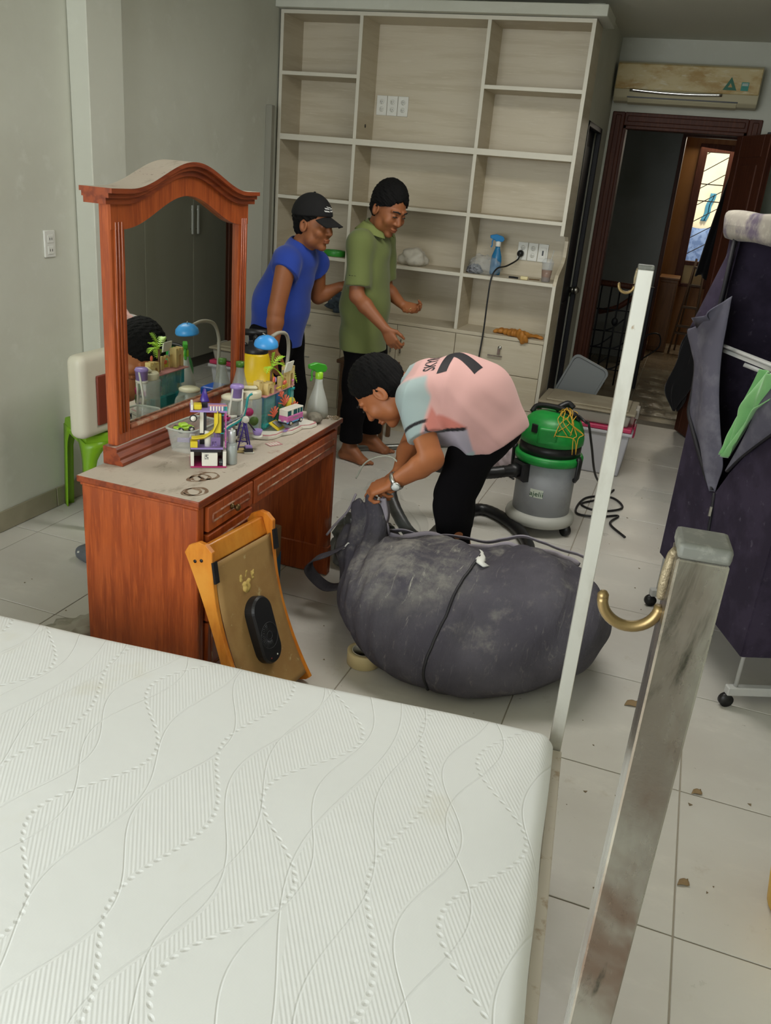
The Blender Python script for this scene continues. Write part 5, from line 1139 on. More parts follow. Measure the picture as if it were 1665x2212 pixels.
s.cap((-.96, 2.97, .17), (-1.055, 3.0, .31), .125, .085, .08, flat=((1, .3, 0), .75)); s.cap((-1.07, 3.0, .28), (-1.04, 2.985, .485), .078, .036, .05, flat=((0, 1, .2), .6)); s.cap((-.98, 3.0, .26), (-1.0, 2.99, .44), .045, .03, .03, flat=((0, 1, 0), .6))
s.cap((-1.12, 3.0, .24), (-1.08, 2.99, .42), .035, .02, .03, flat=((0, 1, 0), .6)); s.cap((-1.07, 2.96, .14), (-1.09, 2.97, .25), .06, .055, .05)
def folds(X, Y, Z):
    nk = np.exp(-((X+1.04)**2+(Z-.36)**2)/.022)
    a = np.arctan2(Z-.1, X+.72); r = np.sqrt((X+.72)**2+(Y-2.83)**2)
    g = .009*nk*np.sin((X+.25*Z)*70+2*np.sin(Y*14))+.005*nk*np.sin((X+.2*Z)*150+2*np.sin(Y*9))
    g = g+.008*np.sin(X*21+Y*13+4*np.sin(Z*9))*np.clip(Z/.25, 0, 1)+.0035*np.sin(X*47-Y*29+Z*31+3*np.sin(Y*11))
    seam = (X+.565)*.93-(Y-2.6)*.2; g = g+.012*np.exp(-(seam/.018)**2)*np.clip((Z)/.3+.4, 0, 1)
    return g
s.disp(folds); s.plane((0, 0, .002), (0, 0, -1)); V, F = s.mesh(); Vb, Fb = smooth_verts(V, F, 2), F
raw('body', Vb, Fb, m_bag, bagr); bvh_bag = BVHTree.FromPolygons([tuple(v) for v in Vb], [tuple(f) for f in Fb])
def on_bag(p, off=.004, frm=None):
    """nearest point of the bag's skin, lifted by off"""
    c, n, i, d = bvh_bag.find_nearest(Vector(p)); 
    ctr = Vector((-.6, 2.83, .15)); n = n if n.dot(c-ctr) > 0 else -n; return c+n*off
seam = [on_bag(p, .002) for p in bez([(-.53, 2.86, .45), (-.545, 2.74, .42), (-.565, 2.6, .34), (-.585, 2.48, .2), (-.59, 2.44, .08), (-.59, 2.44, .01)], 8)]
b = MB(); b.tube(seam, .0055, m_cord, 8); b.build('piping', None, bagr)
# opening edge: lining lip with a zip, running from the hand over the top
lip = [(-.99, 3.0, .5), (-.975, 3.0, .43), (-.985, 3.0, .375), (-.955, 3.03, .345), (-.88, 3.06, .355), (-.8, 3.1, .345), (-.7, 3.13, .335), (-.6, 3.16, .345), (-.5, 3.16, .37), (-.4, 3.17, .385), (-.28, 3.17, .38), (-.18, 3.14, .36)]
lp = bez(lip, 6); b = MB(); b.tube([on_bag(p, .006) if i > 10 else p for i, p in enumerate(lp)], .0155, m_lining, 8, flat=((0, 1, 0), .5)); b.tube([(on_bag(p, .016) if i > 10 else p+Vector((0, -.004, .008))) for i, p in enumerate(lp)], .0035, mat('zip_tape', '#5a5560', .6), 6); b.build('zip_edge', None, bagr)
b = MB(); b.grid(lambda u, v: Vector(lp[int(u*(len(lp)-1))])+Vector((.0, .02+.05*v, -.0-.03*v+.012*math.sin(u*26))), 60, 6, m_lining, thick=.004); b.build('lining', None, bagr)
b = MB(); lp2 = bez([(-1.1, 2.985, .5), (-1.13, 2.985, .42), (-1.18, 2.98, .35), (-1.21, 2.97, .3)], 6); b.tube(lp2, .005, m_lining, 8); b.build('zip_edge', None, bagr)
def strap(u, v):
    p = bez([(-1.09, 2.93, .31), (-1.15, 2.88, .27), (-1.22, 2.87, .23), (-1.255, 2.9, .17), (-1.23, 2.93, .11), (-1.17, 2.92, .09), (-1.1, 2.9, .12)], 8); k = min(int(u*(len(p)-1)), len(p)-2); f = u*(len(p)-1)-k; q = p[k].lerp(p[k+1], f)
    return q+Vector((.01, .035, .012))*(v-.5)*1.4
b = MB(); b.grid(strap, 40, 4, m_bag, thick=.004); b.build('strap', None, bagr)
b = MB(); tp = [on_bag(p, .005) for p in bez([(-.555, 2.93, .45), (-.53, 2.88, .44), (-.51, 2.8, .43)], 6)]; b.tube(tp, [.004, .004, .005, .005, .006, .006, .007, .01, .014, .017, .019, .02, .02], m_white_pl, 8, flat=((0, .3, 1), .25)); o = b.build('tag', None, bagr); o['label'] = 'white tag at the end of the seam'
b = MB(); b.tube([on_bag(p, .003) for p in bez([(-1.12, 2.9, .29), (-1.1, 2.9, .31), (-1.08, 2.9, .33)], 4)], .003, m_white_pl, 6); b.build('tag', None, bagr)
# clear plastic sack behind the bag's neck
m_film = mat('thin_clear_film', '#c9cfc8', .1, alpha=.08, bump=(26, .9, .01))
s = SDF((-1.5, 2.95, -.02), (-.75, 3.6, .75), .01); s.ell((-1.12, 3.28, .2), (.21, .18, .22), None, 0); s.cap((-1.1, 3.26, .3), (-1.05, 3.14, .54), .12, .02, .08); s.cap((-.95, 3.2, .3), (-.96, 3.2, .1), .1, .12, .06); s.disp(lambda X, Y, Z: .014*np.sin(X*37+3*np.sin(Z*23))*np.sin(Y*31)+.01*np.sin(Z*45+X*20)); s.plane((0, 0, .003), (0, 0, -1)); V, F = s.mesh(); t = thing('plastic_sack', 'clear plastic sack standing behind the neck of the grey bag', 'bag', (-1.1, 3.25, 0)); raw('film', smooth_verts(V, F, 1), F, m_film, t)
b = MB(); b.tube(bez([(-1.17, 3.16, .5), (-1.13, 3.15, .58), (-1.06, 3.14, .625), (-1.0, 3.13, .63), (-.955, 3.12, .585)], 6), .004, mat('film_edge', '#c5c8b8', .3, alpha=.7), 6); b.build('rolled_edge', None, t)
crumple('plastic_sack', 'black plastic sack behind the dressing table leg', 'bag', (-1.2, 3.42, 0), (.14, .14, .13), mat('black_film', '#17181b', .3), 6.6, .4, 2.5, .7)
# ------------------------------------------------------------------ vacuum cleaner
m_vg = mat('vacuum_grey', '#9b9da0', .5, var=(5, '#8d8f92', .45, .65)); m_vgr = mat('vacuum_green', '#1b8f3a', .42, var=(7, '#178034', .45, .65)); m_vb = mat('vacuum_base', '#aeaea6', .5)
vc = Vector((-.525, 4.31, 0)); t = thing('vacuum_cleaner', 'large grey and green drum vacuum cleaner on casters', 'vacuum cleaner', vc)
sub('base', t, lambda b: b.lathe([(0, .045), (.16, .045), (.182, .055), (.186, .075), (.18, .095), (.165, .11), (0, .11)], vc, m_vb, 40)); sub('drum', t, lambda b: b.lathe([(.152, .1), (.153, .25), (.158, .395)], vc, m_vg, 48))
sub('clamp_ring', t, lambda b: b.lathe([(.158, .385), (.173, .388), (.178, .4), (.178, .42), (.172, .43), (.158, .432)], vc, m_vgr, 48)); sub('filter_band', t, lambda b: b.lathe([(.16, .43), (.16, .488)], vc, m_black, 48))
sub('motor_head', t, lambda b: b.lathe([(.158, .486), (.166, .492), (.166, .52), (.158, .56), (.14, .6), (.115, .625), (.07, .638), (0, .64)], vc, m_vgr, 48))
d_ = (Vector((0, 0, 0))-vc); d_.z = 0; d_.normalize(); sidev = Vector((-d_.y, d_.x, 0))     # towards the bed
def VP(r, a, z): q = rotz(math.radians(a)) @ d_; return vc+q*r+Vector((0, 0, z))
sub('vent_boss', t, lambda b: (b.box((-.05, -.02, .53), (.05, .06, .62), m_vgr, .012, seg=2),)); o = bpy.data.objects[[x.name for x in t.children][-1]]; 
for v in o.data.vertices: v.co = VP(0, 0, 0)+(-sidev*(v.co.x+.02))+d_*(v.co.y+.105)+Vector((0, 0, v.co.z-.03))
sub('switch', t, lambda b: (b.box((-.018, -.004, -.022), (.018, .006, .022), m_black, .003),)); o = [x for x in t.children if x.name.startswith('switch')][0]
for v in o.data.vertices: v.co = VP(.158, -35, .575)+(rotz(math.radians(-35)) @ (-sidev))*v.co.x+(rotz(math.radians(-35)) @ d_)*v.co.y+Vector((0, 0, v.co.z))
sub('handle', t, lambda b: b.tube(bez([VP(.12, 80, .62), VP(.1, 60, .655), VP(.0, 0, .665), VP(.1, -110, .655), VP(.125, -100, .62)], 6), .014, m_black, 10)); sub('top_grip', t, lambda b: b.tube(bez([VP(.0, 0, .655), VP(.06, 120, .685), VP(.09, 110, .665)], 5), .017, m_black, 10))
for a in (-95, 60): sub('latch', t, lambda b: (b.tube([VP(.172, a, .435), VP(.186, a, .42), VP(.183, a, .33), VP(.172, a, .315)], .02, m_black, 8, flat=(rotz(math.radians(a)) @ d_, .5)),))
ia = -52; ic = VP(.16, ia, .335); idr = rotz(math.radians(ia)) @ d_; isd = Vector((-idr.y, idr.x, 0))
def inlet(b):
    vs = [ic+isd*x+idr*y+Vector((0, 0, z)) for y, k in ((-.03, 1), (.018, 1), (.03, .8)) for x, z in ((-.052*k, -.05*k), (.052*k, -.05*k), (.052*k, .05*k), (-.052*k, .05*k))]
    v, f = b.add(vs, [(4*k+i, 4*k+(i+1) % 4, 4*k+4+(i+1) % 4, 4*k+4+i) for k in range(2) for i in range(4)]+[(8, 9, 10, 11)], m_black)
    b.lathe([(.036, .0), (.036, .05), (.03, .052), (.03, .1)], ic+idr*.02, m_black, 20, idr)
sub('hose_inlet', t, inlet)
# maker's plate
la = -12; lc_ = VP(.1556, la, .235); ld = rotz(math.radians(la)) @ d_; ls = Vector((-ld.y, ld.x, 0))
b = MB(); N = 10; xs_ = [math.radians(la-13+26*i/N) for i in range(N+1)]
vs = [vc+Matrix.Rotation(a, 3, 'Z') @ d_*.1545+Vector((0, 0, z)) for z in (.213, .258) for a in xs_]; b.add(vs, [(i, i+1, i+N+2, i+N+1) for i in range(N)], mat('plate_white', '#c9d0c0', .5)); pl_ = b.build('name_plate', None, t)
me = text_mesh('ajelii', .042, .0006)
for v in me.vertices:
    a = math.radians(la)+v.co.x/.155; p_ = vc+Matrix.Rotation(a, 3, 'Z') @ d_*(.1552+v.co.z)+Vector((0, 0, .233+v.co.y*.9)); v.co = p_
me.materials.clear(); me.materials.append(mat('plate_green', '#1d4a2c', .5)); link('lettering', me, pl_)
for a in (-75, 62, 165):
    p = VP(.165, a, 0); o = MB(); o.cyl(p+Vector((0, 0, .06)), p+Vector((0, 0, .03)), .012, m_black, 10); q = rotz(math.radians(a+70)) @ d_; o.cyl(p+Vector((0, 0, .032))-q*.014, p+Vector((0, 0, .032))+q*.014, .031, m_black, 20); o.build('caster', None, t)
m_yel = mat('yellow_cord', '#c99a2a', .6)
b = MB(); rg = random.Random(11)
for k in range(9):
    a0 = rg.uniform(-20, 30); pts = [VP(rg.uniform(.02, .08), a0+60, .65)]
    for j in range(4): pts.append(VP(.07+.034*j+rg.uniform(-.01, .015), a0+50-j*rg.uniform(2, 14)+rg.uniform(-12, 12), .668-.012*j*j+rg.uniform(-.006, .012)))
    if k % 3 == 0: pts += [VP(.18, 45+rg.uniform(-10, 8), .55), VP(.188, 42+rg.uniform(-9, 9), .47)]
    b.tube(bez(pts, 5), .0022, m_yel, 6)
tag(b.build('cord_tangle'), 'tangle of yellow yarn lying over the vacuum cleaner head', 'cords')  # loose yellow cord draped over the motor head
hose = bez([ic+idr*.1, ic+idr*.2+Vector((-.03, .04, -.02)), (-.98, 4.12, .29), (-1.14, 3.98, .33), (-1.2, 3.75, .26), (-1.06, 3.62, .12), (-.98, 3.72, .045), (-.96, 4.0, .032), (-.86, 4.3, .032), (-.68, 4.22, .032), (-.52, 3.97, .032), (-.44, 3.6, .034), (-.46, 3.35, .04)], 12)
b = MB(); nn = len(hose); b.tube(hose, [.0305+.0015*(i % 2) for i in range(nn)], mat('black_hose', '#101013', .4), 14); tag(b.build('vacuum_hose'), 'black ribbed vacuum hose looping behind the bending man to the bag', 'hose')
b = MB(); b.tube(bez([VP(.12, 75, .645), VP(.17, 70, .62), (-.36, 4.42, .58), (-.33, 4.5, .44), (-.29, 4.68, .22), (-.22, 5.05, .02), (-.2, 5.15, .007), (-.25, 4.95, .007), (-.35, 4.78, .007), (-.24, 4.72, .007), (-.12, 4.85, .007), (-.2, 5.0, .007), (-.34, 4.9, .007), (-.36, 4.62, .008), (-.24, 4.6, .014), (-.13, 4.7, .007), (-.16, 4.55, .007), (-.065, 4.39, .007)], 8), .0065, m_black, 8); tag(b.build('power_cable'), 'black vacuum cable hanging from the head and coiled on the floor', 'cable')
b = MB(); b.cyl((-1.87, 4.96, .02), (-1.3, 5.47, .02), .019, mat('grey_tube', '#8b8b86', .35, .8), 16); b.cyl((-1.3, 5.47, .02), (-1.17, 5.49, .02), .023, m_black, 16); tag(b.build('vacuum_tube'), 'grey vacuum tube lying on the floor in front of the drawers', 'tube')
# ------------------------------------------------------------------ storage boxes and lid
m_box = mat('white_box', '#bfbfc6', .45); m_pinkl = mat('pink_lid', '#c23a62', .4); m_cloudy = mat('cloudy_box', '#b7b2a8', .3, alpha=.7); m_dustlid = mat('dusty_lid', '#978d78', .7, var=(5, '#a59b86', .4, .65))
def tapered(b, x0, x1, y0, y1, z0, z1, tp, m, bev=.012):
    v, f = b.add([(x0+tp, y0+tp, z0), (x1-tp, y0+tp, z0), (x1-tp, y1-tp, z0), (x0+tp, y1-tp, z0), (x0, y0, z1), (x1, y0, z1), (x1, y1, z1), (x0, y1, z1)], [(0, 3, 2, 1), (4, 5, 6, 7), (0, 1, 5, 4), (1, 2, 6, 5), (2, 3, 7, 6), (3, 0, 4, 7)], m); b._bev(f, bev, 2)
t = thing('storage_box', 'white plastic storage box with a pink lid rim behind the vacuum cleaner', 'box', (-.45, 5.58, 0))
sub('tub', t, lambda b: tapered(b, -.77, -.175, 5.42, 5.8, .001, .3, .03, m_box)); sub('rim', t, lambda b: b.box((-.785, 5.405, .285), (-.16, 5.815, .305), m_box, .006, seg=2)); sub('lid', t, lambda b: b.box((-.775, 5.41, .306), (-.17, 5.81, .335), m_pinkl, .008, seg=2)); sub('clip', t, lambda b: b.box((-.168, 5.54, .25), (-.152, 5.64, .325), m_pinkl, .004))
t = thing('shallow_box', 'cloudy plastic box with a dusty lid on top of the white storage box', 'box', (-.47, 5.6, .337))
sub('tub', t, lambda b: tapered(b, -.765, -.19, 5.42, 5.8, .3365, .415, .012, m_cloudy)); sub('lid', t, lambda b: (b.box((-.785, 5.41, .416), (-.165, 5.81, .432), m_dustlid, .007, seg=2), b.box((-.74, 5.45, .43), (-.21, 5.77, .445), m_dustlid, .007, seg=2))); sub('clip', t, lambda b: (b.box((-.176, 5.55, .375), (-.15, 5.67, .44), m_cloudy, .006, seg=2),))
t = thing('box_lid', 'grey plastic box lid leaning upright behind the storage boxes', 'lid', (-.6, 5.95, .0)); e1 = Vector((.93, .0, -.36)).normalized(); e2 = Vector((.219, .066, .973)); e2 = (e2-e1*e2.dot(e1)).normalized(); e3 = e1.cross(e2); o0 = Vector((-.62, 5.905, .39))
def LD(x, y, z): return o0+e1*x+e2*y+e3*z
def lid(b):
    def rr(w, h, r, z): return [LD(sx*(w-r)+r*math.cos(a), sy*(h-r)+r*math.sin(a), z) for sx, sy, a0 in ((1, 1, 0), (-1, 1, 90), (-1, -1, 180), (1, -1, 270)) for a in [math.radians(a0+k*15) for k in range(7)]]
    r0, r1, r2, r3 = rr(.135, .26, .04, -.012), rr(.135, .26, .04, .012), rr(.122, .247, .036, .012), rr(.119, .244, .036, .002); n = 28
    b.add(r0+r1+r2+r3, [tuple(range(n))]+[(k*n+i, k*n+(i+1) % n, (k+1)*n+(i+1) % n, (k+1)*n+i) for k in range(3) for i in range(n)]+[tuple(range(3*n, 4*n))], mat('grey_lid', '#7d8284', .45, alpha=.92))
sub('panel', t, lid)
sub('embossed_grip', t, lambda b: (b.add([LD(.05*math.cos(a)*s_, .15+.065*math.sin(a)*s_, z) for s_, z in ((1, -.0125), (.86, -.018)) for a in [2*math.pi*i/24 for i in range(24)]], [(i, (i+1) % 24, 24+(i+1) % 24, 24+i) for i in range(24)]+[tuple(range(24, 48))], MATS['grey_lid']),)+tuple(b.tube([LD(-.026+.013*k, .12, -.019), LD(-.026+.013*k, .18, -.019)], .003, MATS['grey_lid'], 6) for k in range(5)))
crumple('plastic_bag', 'small pinkish plastic bag on the floor behind the bending man', 'bag', (-.92, 5.2, 0), (.09, .08, .1), mat('pinkish_film', '#b9a8ac', .4, alpha=.8), 7.7)
b = MB(); b.grid(lambda u, v: (-.07+.26*u+.04*v, 5.12+.2*v-.03*u, .003+.006*abs(math.sin(u*9+v*5))), 24, 12, m_film, thick=.0015); tag(b.build('plastic_sheet'), 'flat clear plastic sheet on the floor beside the purple wardrobe', 'sheet')
# yellow bin at the right edge
t = thing('yellow_bin', 'yellow plastic bin cut off by the right edge of the picture', 'bin', (.62, 1.97, 0)); m_yb = mat('yellow_bin_plastic', '#d8a80e', .4)
sub('bin', t, lambda b: b.lathe([(0, .001), (.1, .001), (.112, .012), (.14, .22), (.136, .22), (.108, .014), (0, .01)], (.622, 1.98, 0), m_yb, 32)); sub('rim', t, lambda b: b.tube([(.622+.141*math.cos(a), 1.98+.141*math.sin(a), .22) for a in [2*math.pi*i/36 for i in range(36)]], .006, m_yb, 8, closed=True))
# yellow pressure sprayer on a low grey stool beside the man in blue
t = thing('low_stool', 'grey low stool hidden behind the dressing table under the yellow sprayer', 'stool', (-1.97, 3.78, 0)); m_gst = mat('grey_stool', '#55575a', .5); sub('seat', t, lambda b: b.box((-2.11, 3.64, .385), (-1.83, 3.92, .425), m_gst, .012, seg=2))
for x in (-2.09, -1.85):
    for y in (3.66, 3.9): sub('leg', t, lambda b: b.box((x-.015, y-.015, .001), (x+.015, y+.015, .387), m_gst, .003))
c = Vector((-1.985, 3.78, .4265)); t = thing('pressure_sprayer', 'yellow pressure sprayer with a black pump head behind the dressing table', 'sprayer', c); m_ys = mat('sprayer_yellow', '#dcb90f', .38)
sub('tank', t, lambda b: b.lathe([(0, 0), (.085, 0), (.096, .01), (.099, .1), (.102, .2), (.104, .255), (.102, .267), (.095, .273), (.076, .35), (.067, .385), (.062, .396), (0, .396)], c, m_ys, 36)); sub('neck', t, lambda b: b.lathe([(0, .394), (.062, .394), (.063, .4), (.06, .425), (.04, .432), (.036, .45), (0, .452)], c, m_black, 28))
sub('pump_handle', t, lambda b: (b.cyl(c+Vector((0, 0, .45)), c+Vector((0, 0, .49)), .014, m_black), b.tube([c+Vector((-.075, -.02, .492)), c+Vector((.05, .015, .497))], .017, m_black, 10))); sub('nozzle', t, lambda b: b.tube(bez([c+Vector((-.04, -.02, .43)), c+Vector((-.1, -.04, .44)), c+Vector((-.12, -.05, .43))], 4), .011, m_black, 8))
# ------------------------------------------------------------------ debris on the floor
rg = random.Random(3); b = MB(); m_deb = mat('floor_debris', '#7a6a52', .9)
for k in range(150):
    x, y = rg.uniform(-2.6, .5), rg.uniform(1.6, 6.3)
    r = rg.choice((.002, .003, .003, .004, .006)); a = rg.random()*3
    q = [(x+r*math.cos(a+i*2.1)*rg.uniform(.6, 1.6), y+r*math.sin(a+i*2.1)*rg.uniform(.6, 1.6), .0006) for i in range(3)]; top_ = [(p[0], p[1], .0022) for p in q]
    b.add(q+top_, [(0, 2, 1), (3, 4, 5), (0, 1, 4, 3), (1, 2, 5, 4), (2, 0, 3, 5)], m_deb)
tag(b.build('floor_crumbs'), 'crumbs and specks scattered over the tiled floor', 'debris', kind='stuff')
b = MB()
for x, y, w in ((.1, 2.77, .032), (.3, 1.95, .02), (.33, 2.36, .02), (.21, 2.4, .012)): b.grid(lambda u, v: (x+w*(u-.5)*(1.6-.5*v), y+w*(v-.5)*1.2+.01*u, .002+.004*abs(math.sin(u*4+v*3))), 6, 5, mat('brown_leaf', '#8a7352', .9), thick=.0012)
tag(b.build('dry_scrap'), 'brown dry scraps on the tiles right of the grey bag', 'debris', kind='stuff')
# ------------------------------------------------------------------ purple fabric wardrobe on casters
m_fab = mat('purple_fabric', '#2a2332', .85, var=[(7, '#362e3f', .42, .62), (26, '#4d4653', .6, .74)], bump=(220, .25, .001), spec=.25)
m_fabl = mat('grey_fabric_lining', '#55535f', .8, var=(9, '#67656f', .45, .65), bump=(160, .3, .001), spec=.25)
m_roll = mat('dusty_fabric', '#8d867b', .9, var=[(30, '#a19a8c', .5, .7), (6, '#4c3f52', .5, .66)], sheen=.1)
m_trimd = mat('dark_fabric_binding', '#16141a', .7); m_tubew = mat('white_tube', '#b9b9b6', .4)
wc = Vector((.104, 3.651, 0)); wd = Vector((.4035, -.915, 0)).normalized(); wn = Vector((.915, .4035, 0)).normalized()
WL, WDP = .80, .46
def WP(u, z, o=0): return wc+wd*u+wn*o+Vector((0, 0, z))
t = thing('fabric_wardrobe', 'dark purple fabric wardrobe with open zipped front on white caster legs', 'wardrobe', WP(.4, 0, .23))
def sheet(name, poly, off0, m, thick=.004, bulge=None, par=None, smooth=False):
    b = MB(); n = len(poly); vs = [WP(u, z, off0(u, z) if callable(off0) else off0) for u, z in poly]; vs += [v+wn*thick for v in vs]
    v, f = b.add(vs, [tuple(range(n)), tuple(range(2*n-1, n-1, -1))]+[(i, i+n, (i+1) % n+n, (i+1) % n) for i in range(n)], m); bmesh.ops.recalc_face_normals(b.b, faces=f)
    bmesh.ops.triangulate(b.b, faces=[x for x in b.b.faces if len(x.verts) > 4])
    return b.build(name, None, par or t)
apex = (.352, .672)
sheet('front_panel', [(0, .255), (WL, .215), (WL, 1.1), (.63, .985), (.50, .872), (.42, .775), apex, (.25, .74), (.12, .83), (0, .92)], 0, m_fab)
sheet('front_panel', [(0, .92), (.12, .83), (.07, 1.0), (.05, 1.2), (.082, 1.59), (.0, 1.6)], 0, m_fab)
sheet('valance', [(0, 1.585), (WL, 1.575), (WL, 1.67), (0, 1.68)], -.002, m_fab)
sq4 = lambda x: math.copysign(abs(x)**.6, x)
b = MB(); b.grid(lambda u, v: WP(u*WL, 1.635+.052*sq4(math.sin(2*math.pi*v))*(1+.05*math.sin(u*17)), -.004-.034*sq4(math.cos(2*math.pi*v))*(1+.18*math.sin(u*13+math.sin(v*6.28)*2))), 40, 18, m_roll); b.build('rolled_flap', None, t)
for (o0, nm) in ((WDP, 'back_panel'),): sheet(nm, [(0, .25), (WL, .22), (WL, 1.66), (0, 1.66)], o0, m_fab)
def sidep(u, z0, z1, name):
    b = MB(); vs = [WP(u, z0, .004), WP(u, z0, WDP), WP(u, z1, WDP), WP(u, z1, .004)]; vs += [v+wd*.004*(1 if u > .1 else -1) for v in vs]; v, f = b.add(vs, [(0, 1, 2, 3), (7, 6, 5, 4), (0, 4, 5, 1), (1, 5, 6, 2), (2, 6, 7, 3), (3, 7, 4, 0)], m_fab); bmesh.ops.recalc_face_normals(b.b, faces=f); b.build(name, None, t)
sidep(0, .25, 1.66, 'side_panel'); sidep(WL, .215, 1.66, 'side_panel')
sheet('top_panel', [(0, 1.66), (WL, 1.66), (WL, 1.668), (0, 1.668)], .0, m_fab, WDP); sheet('bottom_panel', [(0, .25), (WL, .215), (WL, .222), (0, .257)], .005, m_fab, WDP-.01)
# left flap: lining turned outwards, hanging from the top, with dark binding
edgeL = bez([(.082, 1.268, 0), (-.03, 1.24, 0), (-.147, 1.21, 0), (-.085, 1.15, 0), (-.02, 1.086, 0), (.0, .98, 0), (.006, .9, 0), (.07, .845, 0), (.167, .779, 0), (.26, .72, 0), (.345, .676, 0)], 8)
edgeR = bez([(.163, 1.389, 0), (.18, 1.28, 0), (.193, 1.168, 0), (.235, 1.03, 0), (.30, .9, 0), (.335, .83, 0), (.359, .776, 0), (.352, .72, 0), (.347, .674, 0)], 10)
def flap(u, v):
    a = edgeL[min(int(v*(len(edgeL)-1)), len(edgeL)-1)]; c = edgeR[min(int(v*(len(edgeR)-1)), len(edgeR)-1)]
    p = a.lerp(c, u); return WP(p.x, p.y, -.012-.06*math.sin(math.pi*u)*(1-v)-.012*math.sin(u*7+v*5))
b = MB(); b.grid(flap, 16, 80, m_fabl, thick=.004); fp = b.build('front_flap', None, t); fp['label'] = 'grey lining side of the folded-back flap'
b = MB(); b.tube([WP(p.x, p.y, -.013) for p in edgeL[16:]], .0085, m_trimd, 8); b.build('binding', None, fp)
b = MB(); P3 = [(.081, 1.591), (.083, 1.268), (-.147, 1.21)]
def tri(u, v):
    p = Vector((P3[0][0], P3[0][1], 0)).lerp(Vector((P3[2][0]+(P3[1][0]-P3[2][0])*u, P3[2][1]+(P3[1][1]-P3[2][1])*u, 0)), v); return WP(p.x, p.y, -.018-.035*math.sin(math.pi*u)*v)
b.grid(tri, 12, 16, m_fab, thick=.004); o = b.build('front_flap', None, t)
b = MB(); b.tube([WP(.085, 1.59, -.02), WP(.088, 1.4, -.022), WP(.085, 1.285, -.024), WP(.07, 1.262, -.026), WP(-.03, 1.237, -.03), WP(-.147, 1.207, -.02)], .008, m_trimd, 8); b.build('binding', None, o)
b = MB(); b.tube([WP(.352, .67, -.004), WP(.37, .58, -.004), WP(.39, .45, -.004), WP(.4, .235, -.004)], .006, m_trimd, 8); b.build('zipper', None, t)
b = MB(); b.box((-.006, -.004, -.02), (.006, .004, .02), m_steel, .002); o = b.build('zip_pull', None, t)
for v in o.data.vertices: v.co = WP(.372, .6, -.012)+v.co
# right flap
b = MB(); R0 = bez([(.42, .785, 0), (.5, .95, 0), (.556, 1.127, 0), (.68, 1.25, 0), (WL-.005, 1.33, 0)], 8); R1 = bez([(.42, .783, 0), (.5, .868, 0), (.63, .98, 0), (.72, 1.05, 0), (WL-.005, 1.1, 0)], 8)
b.grid(lambda u, v: WP(*(lambda p: (p.x, p.y))(R0[int(v*(len(R0)-1))].lerp(R1[int(v*(len(R1)-1))], u)), -.015-.04*math.sin(math.pi*u)*v), 10, 33, m_fabl, thick=.004); o = b.build('front_flap', None, t); o['label'] = 'grey lining of the right-hand flap'
b = MB(); b.tube([WP(p.x, p.y, -.012) for p in R1], .007, m_trimd, 8); b.build('binding', None, o)
# frame tubes, legs, casters
def tube_part(name, *p, r=.008): b = MB(); b.tube(list(p), r, m_tubew, 10); return b.build(name, None, t)
tube_part('cross_tube', WP(.02, 1.185, .03), WP(WL-.01, 1.2, .03), r=.006)
b = MB(); v, f = b.add([WP(u, z, o_) for o_ in (.028, .034) for u, z in ((.02, 1.165), (WL-.01, 1.18), (WL-.01, 1.21), (.02, 1.195))], [(0, 1, 2, 3), (7, 6, 5, 4), (0, 4, 5, 1), (1, 5, 6, 2), (2, 6, 7, 3), (3, 7, 4, 0)], m_tubew); b.build('rail_bar', None, t)
tube_part('diagonal_tube', WP(.24, 1.15, .05), WP(.55, 1.05, .43)); tube_part('diagonal_tube', WP(.5, 1.16, .05), WP(.72, 1.05, .43))
for u in (.02, WL-.01):
    for o_ in (.02, WDP-.015): tube_part('upright', WP(u, .06, o_), WP(u, 1.64, o_), r=.0075)
tube_part('brace', WP(.02, .19, .02), WP(WL-.02, .09, WDP-.02), r=.0065)
for u in (.02, WL-.01):
    b = MB(); a0 = [WP(u-.012, .075, -.005), WP(u+.012, .075, -.005)]; q = [WP(u+du, z, o_) for o_ in (-.012, WDP+.01) for du, z in ((-.016, .05), (.016, .05), (.016, .085), (-.016, .085))]; v, f = b.add(q, [(0, 1, 2, 3), (7, 6, 5, 4), (0, 4, 5, 1), (1, 5, 6, 2), (2, 6, 7, 3), (3, 7, 4, 0)], m_tubew); bmesh.ops.recalc_face_normals(b.b, faces=f); b._bev(f, .004, 1); b.build('foot_bar', None, t)
    for o_ in (.0, WDP): b = MB(); c_ = WP(u, .026, o_-.004); b.cyl(c_-wd*.011, c_+wd*.011, .0255, m_black, 18); b.cyl(c_+Vector((0, 0, .01)), c_+Vector((0, 0, .05)), .008, m_black, 8); b.build('caster', None, t)
# green cloth hanging on the inner tube
m_gc = mat('light_green_cloth', '#7ab371', .9, bump=(60, .4, .003), sheen=.3)
gL = bez([(.50, 1.185, 0), (.475, 1.13, 0), (.44, 1.06, 0), (.435, 1.03, 0), (.44, 1.0, 0), (.425, .93, 0), (.412, .845, 0)], 8); gR = bez([(.70, 1.2, 0), (.66, 1.13, 0), (.6, 1.08, 0), (.56, 1.05, 0), (.52, .98, 0), (.47, .9, 0), (.432, .84, 0)], 8)
def gcl(u, v):
    i = int(v*(len(gL)-1)); p = gL[i].lerp(gR[i], u); q = u*1.0
    off = -.03+.022*math.sin(q*9+v*3)*(1-.6*v)+.009*math.sin(q*19-v*5)
    return WP(p.x, p.y, off)
b = MB(); b.grid(gcl, 34, 49, m_gc, thick=.004); tag(b.build('green_cloth'), 'light green cloth hanging in the opening of the purple wardrobe', 'cloth')
